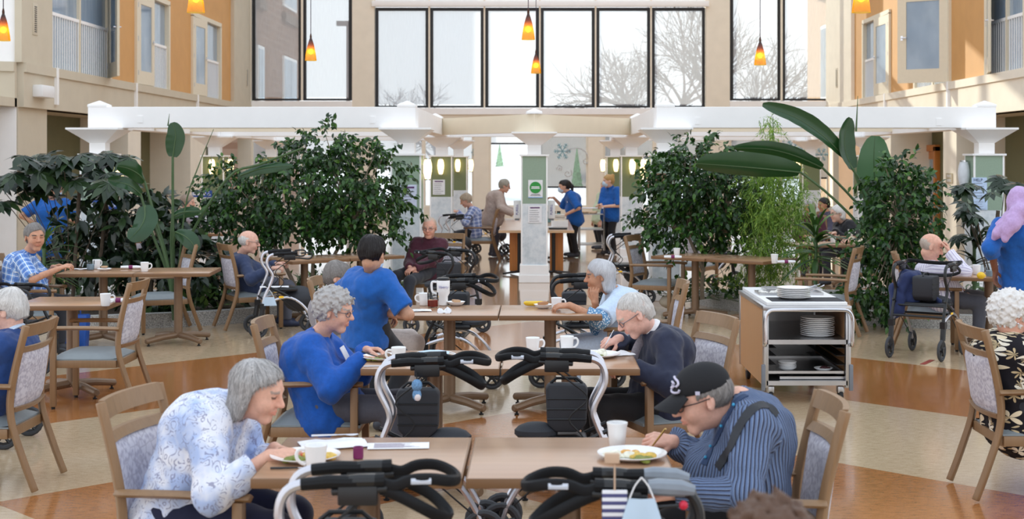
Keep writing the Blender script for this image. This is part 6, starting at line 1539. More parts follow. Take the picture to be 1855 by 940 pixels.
        if st != 'bob' or not hair.get('cover', False):
            for s in (1,-1): HF.el(hp(.012,s*.082,-.018), V3((.032,.03,.036))*hs, .012, 's', hd)
        if st == 'bun': HF.el(hp(-.085,0,hair.get('bz',.08)), V3((.045,.045,.04))*hs, .01, rot=hd)
        if st == 'pony': HF.rc(hp(-.1,0,.05), hp(-.14,0,-.02), .03*hs, .032*hs, .02); HF.rc(hp(-.14,0,-.02), hp(-.13,0,-.16), .03*hs, .014*hs, .02)
        if st == 'curly': HF.wob(.010, 120, .4, hd); HF.wob(.006, 230, 1.1, hd)
        else: HF.wob(.005, (40,40,26), .9, hd)
        Vh, Fh = HF.surface()
        if len(Vh):
            mh = np_mesh(Vh, Fh); q = (Vh-H)@hd/hs-np.array((-.02,0,.03)); cax = np.array((-.42,0,.907)); ca = np.array((.907,0,.42)); px_, py_, t_a = q@ca, q[:,1], q@cax; rr = np.hypot(px_, py_); an = np.arctan2(py_, px_)
            sv = .8*np.sin(23*an+2.2*np.sin(5*an+14*t_a)+6*t_a)+.7*np.sin(61*an+2.5*np.sin(11*an)+12*t_a)+.6*np.sin(117*an+3*np.sin(7*an)+9*t_a)
            if st != 'curly':
                nrm = np.zeros(len(Vh)*3, np.float32); mh.vertices.foreach_get('normal', nrm); nrm = nrm.reshape(-1,3); Vh = Vh+nrm*(hair.get('amp', .0011)*sv*np.minimum(1, rr/.06))[:,None]; mh.vertices.foreach_set('co', Vh.astype(np.float32).ravel()); mh.update()
            tn = np.ones((len(Vh),4)); tn[:,:3] = (np.clip(.5+.2*sv, 0, 1) if st != 'curly' else np.clip(.75+.12*sv, 0, 1))[:,None]; add_attr(mh, 'tint', tn, 'FLOAT_COLOR')
            if st != 'curly' and h <= .0075: mh = strands(mh, Vh, Fh, H+hd@(np.array((-.055,0,.105))*hs), hs, 700 if st == 'fringe' else 1500, hair.get('sl', .035 if st in ('short','fringe') else .075), hd)
            link('hair', mh, hair['mat'], e)
    if glasses:
        gb = MB()
        for s in (1,-1):
            gb.tube([tuple(hp(.1+.006*math.cos(a)*0-.012*abs(math.cos(a)) if math.cos(a)*s > 0 else .1, s*.034+.023*math.cos(a), .001+.016*math.sin(a))) for a in [i*2*math.pi/16 for i in range(16)]], .0022*hs*1.1, 5, closed=True)
            gb.tube([tuple(hp(.093,s*.057,.006)), tuple(hp(.04,s*.079,.008)), tuple(hp(-.01,s*.086,.012))], .0022, 5)
        gb.tube([tuple(hp(.104,.011,.004)), tuple(hp(.104,-.011,.004))], .002, 5); gb.build('glasses', glasses, e)
    if mask_on:
        MF = Field(.005); MF.el(hp(.055,0,-.045), V3((.066,.062,.062))*hs, .01, rot=hd); MF.rc(hp(.1,0,-.01), hp(.108,0,-.05), .014, .016, .03); MF.cut(hp(0,0,-.004), hd@V3((-.25,0,1))); MF.cut(hp(.02,0,0), hd@V3((-1,0,0))); Vm, Fm = MF.surface(); link('face_mask', np_mesh(Vm, Fm), mask_m, e)
        lb = MB()
        for s in (1,-1): lb.tube([tuple(hp(.03,s*.068,-.02)), tuple(hp(-.015,s*.086,.01))], .002, 4)
        lb.build('mask_loop', paper, e)
    ctx = dict(e=e, P=P, N=N, H=H, hp=hp, hd=hd, C=C, Wst=Wst, S=S, A=A, fw=fw, l=l, axn=axn, loc=loc, wl=wl, hs=hs, cloth=ctx_b, camp=loc(Vector((0,0,HC))))
    if name_tag: 
        q = C+fw*(.118+bust*.5)+l*.07; MB().box(tuple(q), (.012,.075,.05)).build('name_badge', white_pl, e)
    if extra: extra(ctx)
    return ctx
def on_cloth(c, pts, lift=.004, n=6):
    from mathutils.bvhtree import BVHTree
    V, F = c['cloth']; bv = BVHTree.FromPolygons([tuple(v) for v in V], [tuple(int(i) for i in f) for f in F]); o = Vector(c['camp']); out = []
    for px, py in smooth_path([(a, b, 0) for a, b in pts], n) and [(q.x, q.y) for q in smooth_path([(a, b, 0) for a, b in pts], n)]:
        d = (Vector(c['wl']((px, py, 5.0)))-o).normalized(); h_, nn, _, _ = bv.ray_cast(o, d)
        if h_ is not None:
            if nn.dot(d) > 0: nn = -nn
            out.append((h_+nn*lift, nn))
    return out
def strap(name, c, pts, w, mat, thick=.004, lift=.004):
    q = on_cloth(c, pts, lift); b = MB(); rows = []
    for i, (p, nn) in enumerate(q):
        d = (q[min(i+1,len(q)-1)][0]-q[max(i-1,0)][0]).normalized(); s_ = d.cross(nn).normalized(); rows.append([p-s_*w, p, p+s_*w])
    return b.sheet(rows).build(name, mat, c['e'], smooth=60, solid=thick)
def strands(mh, V, F, crown, hs, n, ln, hd):
    """fine locks laid over the hair, flowing away from the crown"""
    from mathutils.bvhtree import BVHTree
    bv = BVHTree.FromPolygons([tuple(v) for v in V], [tuple(int(i) for i in f) for f in F]); rng = np.random.default_rng(7); vs, fs, tn = [], [], []
    nr = np.zeros(len(V)*3, np.float32); mh.vertices.foreach_get('normal', nr); nr = nr.reshape(-1,3)
    for i in rng.choice(len(V), n, replace=len(V) < n):
        p = Vector(V[i]); nn = Vector(nr[i]); path = []; L = ln*hs*rng.uniform(.6,1.3); k = 6; wob = rng.normal(size=3)*.16; lift = rng.uniform(.0008,.0035)
        for j in range(k):
            path.append((p+nn*(lift*(1 if j else .2)), nn)); d = (p-Vector(crown)).normalized()+Vector((0,0,-.55))+Vector(wob); d = d-nn*d.dot(nn)
            if d.length < 1e-4: break
            q = p+d.normalized()*(L/(k-1)); hit = bv.find_nearest(q)
            if hit[0] is None: break
            off = (q-hit[0]).length
            if off > .006: path.append((q+Vector((0,0,-.002)), nn)); break
            p, nn = hit[0], (hit[1] if hit[1].dot(nn) > 0 else -hit[1])
        if len(path) < 3: continue
        c = rng.uniform(.15,1.0); b0 = len(vs); w0 = rng.uniform(.0009,.002)*hs
        for j, (q, nn) in enumerate(path):
            d = (path[min(j+1,len(path)-1)][0]-path[max(j-1,0)][0]); s_ = d.cross(nn); s_ = s_.normalized() if s_.length > 1e-7 else Vector((1,0,0)); w = w0*(1-.8*j/(len(path)-1)); vs += [q-s_*w, q+nn*w*.5, q+s_*w]; tn += [c]*3
        for j in range(len(path)-1):
            for m_ in (0,1): a = b0+3*j+m_; fs.append((a, a+1, a+4, a+3))
    if not vs: return mh
    t0 = np.zeros(len(V)*4, np.float32); mh.attributes['tint'].data.foreach_get('color', t0); t0 = t0.reshape(-1,4); t1 = np.ones((len(vs),4)); t1[:,:3] = np.array(tn)[:,None]
    out = np_mesh(np.vstack([V, np.array([tuple(v) for v in vs])]), np.vstack([F, np.array(fs)+len(V)])); bpy.data.meshes.remove(mh); add_attr(out, 'tint', np.vstack([t0, t1]), 'FLOAT_COLOR'); return out
def hand(B, T, f, s, n, cu, k):
    """palm, four separate bent fingers and a thumb from the side of the palm; s points to the thumb"""
    off = (.030,.0105,-.0095,-.0285); lens = (.93,1.0,.94,.76)
    for i in range(4):
        kn = T+(f*(.088-.004*abs(i-1.2))+s*off[i])*k; B.rc(T+(f*.006+s*off[i]*.45)*k, kn, .0165*k, .0105*k, .010)
        p = kn; d = f+s*off[i]*4.5; d /= np.linalg.norm(d); up = n-d*(n@d); up /= np.linalg.norm(up)
        for j, (ln, r0, r1) in enumerate(((.044,.0098,.0088),(.027,.0088,.008),(.022,.008,.0066))):
            a = cu*(.75,1.05,.7)[j]*(1+.08*i); d, up = d*math.cos(a)-up*math.sin(a), up*math.cos(a)+d*math.sin(a); q = p+d*ln*lens[i]*k; B.rc(p, q, r0*k, r1*k, .003); p = q
    p = T+(f*.022+s*.022-n*.006)*k; d = f*.62+s*.70-n*.35; d /= np.linalg.norm(d)
    for ln, r0, r1 in ((.044,.0145,.0118),(.034,.0115,.0102),(.027,.010,.0078)):
        q = p+d*ln*k; B.rc(p, q, r0*k, r1*k, .004); p = q; d = d+f*.35*(.4+cu)-s*.28*cu-n*.28*cu; d /= np.linalg.norm(d)
# --- cloth patterns
def fab(name): 
    t = NT(name); t.set(.85, 0, .25); a = t.attr('fabric'); sp = t.new('SeparateXYZ'); t.link(a.outputs['Vector'], sp.inputs[0]); return t, sp.outputs[0], sp.outputs[1]
def band_(t, x, period, w): return t.math('LESS_THAN', t.math('FRACT', t.math('DIVIDE', x, period)), w)
def striped_mat(name, base, s1, s2=None, period=.03, w=.4):
    t, x, y = fab(name); c = t.mix(band_(t, x, period, w), lin(base), lin(s1))
    if s2: c = t.mix(band_(t, t.math('ADD', x, period*.62), period, .14), c, lin(s2))
    t.color(c); t.bump(t.noise(t.coord('Object', 1), 30, 3), .2, .006); return t.m
def plaid_mat(name, base, c1, c2, period=.06):
    t, x, y = fab(name); c = t.mix(t.math('MULTIPLY', band_(t, x, period, .42), .6), lin(base), lin(c1)); c = t.mix(t.math('MULTIPLY', band_(t, y, period, .42), .55), c, lin(c1)); c = t.mix(band_(t, t.math('ADD', x, period*.35), period, .08), c, lin(c2)); c = t.mix(band_(t, t.math('ADD', y, period*.35), period, .08), c, lin(c2)); t.color(c); return t.m
def floral_mat(name, base, tone, line, sc=26):
    t = NT(name); t.set(.85, 0, .2); v0 = t.coord('Object', 1); wn_ = t.new('TexNoise'); wn_.inputs['Scale'].default_value = 14; t.link(v0, wn_.inputs['Vector']); v = t.mix(.07, v0, wn_.outputs['Color'], 'ADD'); n = t.noise(v, 8, 3); n2 = t.noise(v, 22, 4, .7); vo = t.voro(v, sc); r = t.math('FRACT', t.math('MULTIPLY', vo.outputs['Distance'], 3.4))
    c = t.mix(t.ramp(n, [(.42,(0,0,0,1)),(.62,(1,1,1,1))]), lin(base), lin(tone)); m = t.math('MULTIPLY', t.math('LESS_THAN', r, .28), t.math('GREATER_THAN', n2, .5)); c = t.mix(t.math('MULTIPLY', m, .75), c, lin(line)); t.color(c); t.bump(t.noise(v, 24, 3), .2, .006); return t.m
def hawaiian_mat(name):
    t = NT(name); t.set(.8, 0, .2); v = t.coord('Object', 1); out = None; c = lin((30,28,34))
    for sc, pet, rgb, off in ((7.5,5,(232,216,186),0),(12,7,(196,176,140),.37),(9.5,6,(240,232,214),.71)):
        vv = t.new('VectorMath'); vv.operation = 'ADD'; t.link(v, vv.inputs[0]); vv.inputs[1].default_value = (off, off*1.7, off*.6); vo = t.voro(vv.outputs[0], sc); df = t.new('VectorMath'); df.operation = 'SUBTRACT'; sc2 = t.new('VectorMath'); sc2.operation = 'SCALE'; sc2.inputs['Scale'].default_value = 1.0
        t.link(vv.outputs[0], df.inputs[0]); t.link(vo.outputs['Position'], df.inputs[1]); s = t.new('SeparateXYZ'); t.link(df.outputs[0], s.inputs[0])
        ang = t.math('ARCTAN2', s.outputs[2], t.math('ADD', s.outputs[0], t.math('MULTIPLY', s.outputs[1], .6))); pr = t.math('ABSOLUTE', t.math('SINE', t.math('MULTIPLY', ang, pet/2))); rr = t.math('MULTIPLY', t.math('POWER', pr, 1.5), .5/sc*sc)
        m = t.math('LESS_THAN', vo.outputs['Distance'], t.math('MULTIPLY_ADD', rr, .85, .04)); c = t.mix(m, c, lin(rgb))
    t.color(c); return t.m
def dots_mat(name, base, c1, sc=60):
    t = NT(name); t.set(.85); v = t.voro(t.coord('Object', 1), sc); t.color(t.mix(t.math('LESS_THAN', v.outputs['Distance'], .38), lin(c1), lin(base))); return t.m
royal = cloth('royal_blue_cloth', (14,92,176)); cobalt = cloth('cobalt_knit', (5,82,172), .1); navy = cloth('navy_fleece', (34,40,64)); navy_sw = cloth('navy_sweater', (44,58,92)); blackc = cloth('black_trousers', (26,27,32)); greyp = cloth('grey_trousers', (84,86,98)); darkp = cloth('dark_trousers', (40,42,50)); navyp = cloth('navy_trousers', (22,28,60)); maroon = cloth('maroon_cloth', (74,26,44)); beigep = cloth('beige_trousers', (196,184,178)); palebl = cloth('pale_blue_cloth', (196,214,236)); cream_c = cloth('cream_cloth', (222,206,180)); whitec = cloth('white_cloth', (236,234,236)); bluesw = cloth('blue_sweater', (30,66,128)); greencl = cloth('pale_green_cloth', (196,208,178)); lilac_c = cloth('lilac_scarf_cloth', (190,160,206), .08); jacketb = cloth('black_jacket_cloth', (30,30,36)); knit_b = cloth('beige_knit', (186,168,158), .12)
grey_h, white_h, dark_h, blond_h, brown_h, salt_h = hair_mat('grey_hair', (176,172,170)), hair_mat('white_hair', (226,222,218), .72), hair_mat('dark_hair', (36,30,30)), hair_mat('blond_hair', (206,164,104)), hair_mat('brown_hair', (92,66,50)), hair_mat('salt_hair', (148,142,138))
wire = M('wire_frame', (120,116,120), .3, .8); dark_fr = M('dark_spectacles', (40,36,38), .35)
HAIR = lambda st, m, **k: dict(style=st, mat=m, **k)
# ================================================================== THE PEOPLE IN THEIR PLACES
old, olive_sk, brown_sk, pale = (226,178,156), (196,146,116), (132,92,72), (236,196,178)
UP = (0,0,1)
# --- near pair
person('person in white and blue floral blouse eating with both hands', (335,905,5.62), (420,738,5.6), (468,708,5.55), -8, -14, 16,
  {'R': dict(at=(488,826,5.36), dir=(.95,.05,.02), curl=.8, up=(0,-.5,.85), pole=(-.3,-.5,-.8)), 'L': dict(at=(497,812,5.62), dir=(.95,-.3,-.1), curl=.85, pole=(-.2,.5,-.8))},
  dict(mat=floral_mat('floral_blouse', (232,234,244), (176,194,232), (128,128,160)), off=.02, name='blouse'), navyp, HAIR('bob', hair_mat('streaked_grey_hair', (190,186,184), .36), len=.095, o=.011, cover=True, front=-.034, amp=.0016, brow=(170,150,140)), old, 1.12, .05, .05, .16, .98, .0045, hump=.06, sleeve=.86, hem=.09)
def cap_extra(c):
    hp, e, hd = c['hp'], c['e'], c['hd']; F = Field(.005); F.el(hp(-.012,0,.05), V3((.112,.09,.085)), .01, rot=hd); F.cut(hp(0,0,.036), hd@V3((.0,0,-1))); V, Fc = F.surface(); o = link('cap', np_mesh(V, Fc), M('black_cap', (24,24,28), .85, bump=.1, scale=150), e)
    b = MB(); rows = []
    for i in range(6):
        t = i/5; rows.append([tuple(hp(.075+.105*t*math.cos(a*.9)-.02*(1-math.cos(a)), .085*math.sin(a*1.05)*(1-.12*t), .045-.03*t-.022*abs(a)**2*(.5+t*.5))) for a in np.linspace(-1.1,1.1,11)])
    b.sheet(rows).build('brim', MATS['black_cap'], o, smooth=60, solid=.006)
    lt = M('cap_lettering', (206,200,220), .8)
    b = MB()
    def cp(a, z, r=.1135): cs_ = math.sqrt(max(.05, 1-((z-.05)/.087)**2)); return Vector(hp(-.012+r*cs_*math.cos(a), r*.81*cs_*math.sin(a), z))
    for st_ in ([(-.5,.100),(-.2,.104),(.15,.102),(.42,.096)],[(.42,.096),(.5,.085),(.38,.078)],[(-.3,.088),(-.05,.09),(.2,.087)],[(-.1,.072),(.1,.074),(.22,.08)],[(-.45,.062),(-.1,.058),(.25,.056),(.5,.058)],[(-.45,.062),(-.5,.075)],[(.5,.058),(.56,.066)]):
        b.tube(smooth_path([cp(a_, z_) for a_, z_ in st_],4), .0046, 6)
    b.build('embroidery', lt, o)
    MB().box(tuple(hp(.03,.0925,.045)), (.016,.012,.012)).build('side_mark', lt, o)
    strap('suspender', c, ((1408,752),(1388,734),(1362,742),(1338,775),(1322,812),(1300,848)), .018, blk_fab)
    lo = strap('lanyard', c, ((1352,716),(1336,726),(1316,760),(1296,800),(1275,842)), .013, M('lanyard_navy', (40,62,98), .7))
    for p, nn in on_cloth(c, ((1332,735),(1310,772),(1290,810),(1280,830)), .009, 1): MB().ball(tuple(p), .006, 8).build('blue_mark', M('lanyard_blue', (60,160,206), .6), lo)
person('person in black cap and striped shirt with black suspenders eating', (1350,912,5.5), (1338,728,5.47), (1272,722,5.42), 180, 188, 16,
  {'R': dict(at=(1222,800,5.6), dir=(-.85,-.1,.12), curl=.75, up=(.1,-.6,.8), pole=(-.2,-.6,-.7)), 'L': dict(at=(1228,893,5.2), dir=(-.95,.1,-.1), curl=.5, pole=(-.2,.6,-.6))},
  dict(mat=striped_mat('striped_shirt', (98,116,150), (54,54,70), (136,154,184), .0125, .42), off=.02, wrinkle=.006), blackc, HAIR('fringe', salt_h, o=.012), (228,180,160), 1.16, 0, .08, .19, 1.04, .0045, glasses=dark_fr, hump=.05, extra=cap_extra, collar=None)
e = cutlery('fork', at_depth(1181,812,5.52), R(160), 'brass coloured fork held by the person in black cap', gold_m, tilt=R(55)); e.rotation_euler = (R(0), R(52), R(150))
# --- middle pair
def bib(c):
    MB().sheet([[tuple(c['N']+c['fw']*(.10+.09*t)-c['axn']*(.02+.22*t)+c['l']*y) for y in (-.06,-.03,0,.03,.06)] for t in np.linspace(.25,.85,5)]).build('napkin_bib', whitec, c['e'], smooth=60, solid=.004)
person('person in bright blue cardigan and glasses cutting food', (590,732,8.22), (578,608,8.22), (606,563,8.18), -2, -10, 10,
  {'R': dict(at=(658,652,8.02), dir=(.95,.1,-.05), curl=.7, pole=(-.3,-.6,-.75)), 'L': dict(at=(664,634,8.2), dir=(.9,-.25,.05), curl=.8, pole=(-.2,.6,-.6))},
  dict(mat=cobalt, off=.026, name='cardigan', open=.035, wrinkle=.006), greyp, HAIR('curly', grey_h, o=.022, brow=(180,170,165)), old, 1.14, .05, .05, .165, 1.0, .005, glasses=wire, hump=.07, inner=whitec, extra=bib, hem=.07)
e = cutlery('knife', at_depth(685,648,8.02), R(0), 'dark handled knife in the blue cardigan diner\'s hand', hand_m=blk); e.rotation_euler = (0, R(20), R(10))
def tie(c):
    b = MB(); q = [c['N']+c['fw']*.062-c['axn']*.03, c['N']+c['fw']*.115-c['axn']*.1, c['N']+c['fw']*.15-c['axn']*.2, c['Wst']+c['fw']*.15]
    b.tube(smooth_path([Vector(x) for x in q],5), (.026,.006), 8, flat=tuple(c['l'])); b.build('tie', M('grey_tie', (150,142,150), .6, var=.2, scale=90), c['e'])
person('person in navy jacket and tie bending over a plate', (1200,730,8.36), (1182,598,8.34), (1149,570,8.27), 192, 190, 32,
  {'R': dict(at=(1123,613,8.42), dir=(-.9,-.2,-.2), curl=.8, up=(.1,-.5,.85), pole=(-.3,-.6,-.5)), 'L': dict(at=(1150,668,8.1), dir=(-.9,.15,.05), curl=.55, pole=(-.3,.6,-.6))},
  dict(mat=navy, off=.024, name='jacket', open=.032, wrinkle=.005), blackc, HAIR('short', white_h, o=.004, front=-.045, brow=(200,190,185)), (232,186,170), 1.06, 0, .03, .18, 1.04, .005, glasses=wire, hump=.07, inner=whitec, extra=tie, collar=whitec)
e = cutlery('fork', at_depth(1098,625,8.36), R(170), 'fork in the navy jacket diner\'s raised hand', tilt=R(50)); e.rotation_euler = (0, R(60), R(170))
# --- third pair
def vest(c):
    pass
person('person in pale blue vest resting chin on one hand', (1130,617,10.85), (1112,530,10.82), (1086,500,10.78), 184, 186, 6,
  {'R': dict(at=(1078,548,10.72), dir=(-.1,-.1,.95), curl=1.0, up=(-.4,-.8,.1), pole=(-.1,-.5,-.9)), 'L': dict(at=(1032,553,10.5), dir=(-.95,.1,-.05), curl=.6, pole=(-.2,.6,-.6))},
  dict(mat=palebl, off=.022, name='vest'), palebl, HAIR('bob', hair_mat('silver_hair', (214,214,218), .7), len=.095, o=.012, fringe_side=False, brow=(120,110,105)), olive_sk, 1.05, .03, .03, .16, 1.0, .006, hump=.06, sleeve=.42, hem=.08,
  extra=lambda c: [link('sleeve', np_mesh(*(lambda F: F.surface())(Field(.008).rc(c['S'][s]+(c['A'][s][0]-c['S'][s])*.55, c['A'][s][0], .062, .06, .03).rc(c['A'][s][0], c['A'][s][0]+(c['A'][s][1]-c['A'][s][0])*.45, .06, .058, .03, flat=1).wob(.004, 45))), MATS.setdefault('dotted_sleeve', MATS.get('dotted_sleeve') or dots_mat('dotted_sleeve', (214,226,236), (92,138,178))), c['e']) for s in (1,-1)])
person('worker in royal blue tunic bending between tables with back turned', (664,585,9.8), (676,492,9.72), (674,460,9.66), 48, 70, 22,
  {'R': dict(at=(698,566,9.75), dir=(.6,.6,-.4), curl=.6, pole=(.1,-.8,-.4)), 'L': dict(at=(672,560,10.1), dir=(.3,.8,-.3), curl=.6, pole=(.1,.8,-.4))},
  dict(mat=royal, off=.02, name='tunic'), blackc, HAIR('bun', dark_h, o=.014, bz=.05), (206,160,132), .84, .02, .0, .14, 1.0, .006, seated=False, bent=True, sleeve=.42, mask_on=True, hump=.06, hem=.10, feet={'L': Vector((-1.3,9.85,0)), 'R': Vector((-1.08,9.8,0))})
person('seated diner in grey top half hidden behind the bending blue worker', (606,612,11.15), (604,538,11.15), (612,503,11.12), 0, 0, 12, {'R': dict(at=(690,565,10.95), dir=(.9,.2,0), curl=.8), 'L': dict(at=(694,560,11.1), dir=(.9,-.2,0), curl=.8)},
  dict(mat=cloth('grey_top', (150,146,152)), off=.02), beigep, HAIR('short', salt_h, o=.014), old, 1.05, 0, .03, .165, 1.0, .007, knees={'R': (752,622,10.95), 'L': (742,612,11.25)})
# --- by the planters
person('person in maroon shirt sitting with hands in lap facing the room', (768,487,17.45), (777,434,17.42), (778,413,17.35), 250, 262, 6, {'R': dict(at=(742,484,17.1), dir=(.6,-.6,-.2), curl=.7), 'L': dict(at=(752,486,17.05), dir=(-.7,-.5,-.2), curl=.7)},
  dict(mat=maroon, off=.018), darkp, HAIR('short', hair_mat('thin_white_hair', (214,190,170), .8), o=.004, front=-.03, brow=(180,160,150)), (226,172,150), 1.02, 0, .04, .175, 1.05, .007, glasses=wire, knees={'R': (718,500,17.1), 'L': (742,510,16.9)}, feet={'R': Vector((-1.78,17.0,.09)), 'L': Vector((-1.55,16.75,.09))}, shoe=(36,42,64), collar=maroon)
person('person in navy sweater sitting at the table by the big ficus', (452,509,15.85), (436,464,15.85), (451,438,15.78), 24, 6, 8, {'R': dict(at=(492,486,15.5), dir=(.9,.3,.1), curl=.7), 'L': dict(at=(500,478,15.9), dir=(.9,.2,.1), curl=.7)},
  dict(mat=navy_sw, off=.02, name='sweater'), greyp, HAIR('fringe', white_h, o=.006, brow=(190,180,170)), (230,184,164), 1.08, 0, .06, .175, 1.05, .007, glasses=wire, shoe=(38,46,74), hump=.08, hem=.08)
person('person in blue plaid shirt at table turning to look at camera', (36,538,13.9), (50,462,13.9), (63,430,13.85), 12, -52, 2, {'R': dict(at=(106,487,13.62), dir=(.85,.1,.35), curl=.7, pole=(-.2,-.6,-.6)), 'L': dict(at=(96,484,13.95), dir=(.85,-.1,.2), curl=.6, pole=(-.2,.6,-.6))},
  dict(mat=plaid_mat('blue_plaid', (140,176,226), (66,104,178), (236,240,248), .062), off=.02), darkp, HAIR('short', salt_h, o=.012, brow=(90,80,75)), (206,156,128), 1.22, 0, .08, .19, 1.1, .0065, sleeve=.5, collar=MATS['royal_blue_cloth'])
person('person in blue sweater at picture edge, seated beyond an armchair back', (-22,722,8.2), (22,602,8.2), (14,563,8.2), 180, 176, 14, {'R': dict(at=Vector((-3.55,8.4,.76)), curl=.6), 'L': dict(at=Vector((-3.55,8.1,.76)), curl=.6)},
  dict(mat=bluesw, off=.02, name='sweater'), darkp, HAIR('short', white_h, o=.010), (232,188,170), 1.1, 0, .05, .18, 1.03, .006, glasses=wire, collar=MATS['pale_blue_cloth'], hem=.1)
person('person in black and cream floral shirt seated at picture edge', (1838,722,8.0), (1836,612,7.98), (1832,572,7.95), 0, 12, 10, {'R': dict(at=Vector((3.0,7.75,.78)), curl=.6), 'L': dict(at=Vector((3.0,8.15,.78)), curl=.6)},
  dict(mat=hawaiian_mat('hawaiian_print'), off=.026, wrinkle=.006), darkp, HAIR('curly', white_h, o=.03), (228,180,160), 1.16, .05, .06, .17, 1.0, .006, hump=.07, sleeve=.62, hem=.16, extra=lambda c: MB().ball(tuple(c['hp'](-.004,-.088,-.036)), .006, 8).build('earring', chrome, c['e']))
person('person in white striped shirt holding a hand to the brow', (1702,536,14.1), (1690,478,14.1), (1687,447,14.05), -8, -8, 22, {'R': dict(at=(1720,458,13.92), dir=(-.15,.35,.8), curl=.9, up=(.9,-.2,.1), pole=(.6,-.5,-.7)), 'L': dict(at=(1744,528,14.2), dir=(.8,.1,-.5), curl=.4)},
  dict(mat=striped_mat('white_striped_shirt', (232,228,240), (188,180,206), None, .026, .3), off=.02), cloth('charcoal_trousers', (74,76,86)), HAIR('fringe', hair_mat('sparse_grey_hair', (206,190,176), .8), o=.002), (230,180,158), 1.14, 0, .06, .18, 1.08, .0065, knees={'R': (1775,548,13.85), 'L': (1790,540,14.25)}, collar=whitec)
def hijab(c):
    hp, hd = c['hp'], c['hd']; F = Field(.008); F.el(hp(-.014,0,.02), V3((.118,.1,.112)), .02, rot=hd); F.rc(hp(-.02,0,-.03), c['N']+c['fw']*.01, .092, .098, .05); F.el(c['N']-c['axn']*.06, V3((.15,.19,.10)), .06)
    for s in (1,-1): F.rc(c['N']+c['l']*.08*s, c['S'][s]*.9+c['C']*.1-c['fw']*.04, .08, .075, .05)
    w = c['wl']; F.rc(w((1845,385,12.05)), w((1822,412,12.05)), .075, .06, .05); F.rc(w((1838,405,12.02)), w((1806,424,12.05)), .06, .035, .05); F.rc(w((1826,400,12.08)), w((1800,432,12.1)), .05, .022, .05); F.rc(w((1834,410,12.0)), w((1820,432,12.0)), .045, .025, .05)
    F.el(hp(.10,0,-.012), V3((.05,.052,.07)), .02, 's', hd); F.wob(.007, (34,34,24), .3); F.wob(.004, (70,60,50), 1.2); V, Fc = F.surface(); link('headscarf', np_mesh(V, Fc), lilac_c, c['e'])
person('worker in royal blue tunic and lilac headscarf standing at the lemon table', (1858,492,12.3), (1848,400,12.25), (1848,366,12.2), 70, 55, 12, {'L': dict(at=(1803,490,12.25), dir=(0,.2,-1), curl=.45, pole=(-.5,.15,-.3)), 'R': dict(at=Vector((4.45,12.5,.85)), curl=.5)},
  dict(mat=royal, off=.024, name='tunic', wrinkle=.006), blackc, None, brown_sk, 1.08, .03, .04, .17, 1.0, .0065, seated=False, sleeve=.64, hem=.1, extra=hijab)
person('worker in royal blue tunic seen from behind under the dark shrub', (95,438,20.3), (95,362,20.3), (100,341,20.25), 95, 60, 20, {'R': dict(at=(128,398,20.1), dir=(.8,.2,-.3), curl=.5), 'L': dict(at=(68,408,20.2), dir=(0,.3,-1), curl=.4)}, dict(mat=royal, off=.022, name='tunic'), blackc, HAIR('short', dark_h, o=.016), (206,160,132), 1.1, .02, .03, .185, 1.02, .009, seated=False, sleeve=.42, mask_on=True, hem=.08)
# --- beyond the pergola
person('person in lilac grey top under the priority seating sign, behind leaves', (352,441,22.1), (346,386,22.1), (340,367,22.05), 0, 0, 4, {'R': dict(at=(420,412,21.8), dir=(.9,0,0)), 'L': dict(at=(410,410,22.2), dir=(.9,0,0))}, dict(mat=cloth('lilac_grey_top', (176,170,186)), off=.02), darkp, HAIR('short', hair_mat('ash_hair', (166,146,130)), o=.016), old, 1.05, .03, .03, .165, 1.02, .010, arm=(.36,.32))
person('far seated person in soft blue plaid leaning over a small table', (860,419,26.6), (853,376,26.6), (844,363,26.55), 184, 186, 24, {'R': dict(at=(829,383,26.8), dir=(-.9,0,.2)), 'L': dict(at=(831,384,26.4), dir=(-.9,0,.2))}, dict(mat=plaid_mat('soft_plaid', (170,184,220), (96,112,166), (230,230,238), .07), off=.02), darkp, HAIR('short', hair_mat('sandy_grey_hair', (190,172,150)), o=.018), old, 1.0, .02, .03, .16, 1.02, .010, arm=(.3,.27))
person('standing person in beige cardigan leaning over the serving table', (893,392,27.3), (906,349,27.2), (914,337,27.15), 0, 0, 14, {'R': dict(at=(930,387,26.9), dir=(.8,0,-.4)), 'L': dict(at=(934,384,27.4), dir=(.8,0,-.4))}, dict(mat=knit_b, off=.03, name='cardigan'), greyp, HAIR('short', hair_mat('ash_grey_hair', (172,164,150)), o=.016), old, 1.32, .04, .06, .175, 1.02, .010, seated=False, hem=.1, glasses=wire, shoe=(84,88,104), feet={'L': Vector((-.9,27.45,0)), 'R': Vector((-.84,27.2,0))})
person('masked worker in royal blue reaching across the serving table', (1042,394,27.2), (1031,349,27.1), (1022,338,27.1), 186, 184, 12, {'R': dict(at=(1003,358,27.3), dir=(-.9,0,.0)), 'L': dict(at=(1026,388,26.9), dir=(-.8,0,-.5))}, dict(mat=royal, off=.022), blackc, HAIR('pony', dark_h, o=.010), (222,176,150), 1.02, .03, .02, .165, 1.04, .009, seated=False, sleeve=.5, mask_on=True, hem=.05, name_tag=True, collar=royal, feet={'L': Vector((.72,27.1,0)), 'R': Vector((.66,27.5,0))}, arm=(.31,.28))
person('masked worker in royal blue standing hands together by the sconce column', (1106,387,28.0), (1106,340,28.0), (1102,328,27.95), 222, 196, 6, {'R': dict(at=(1088,372,27.75), dir=(-.5,-.5,.1)), 'L': dict(at=(1096,374,27.7), dir=(-.7,-.2,0))}, dict(mat=royal, off=.022), blackc, HAIR('bun', blond_h, o=.012, bz=.09), (240,196,170), 1.06, .03, .03, .175, 1.05, .009, seated=False, sleeve=.5, mask_on=True, hem=.05, name_tag=True, collar=royal, arm=(.31,.28))
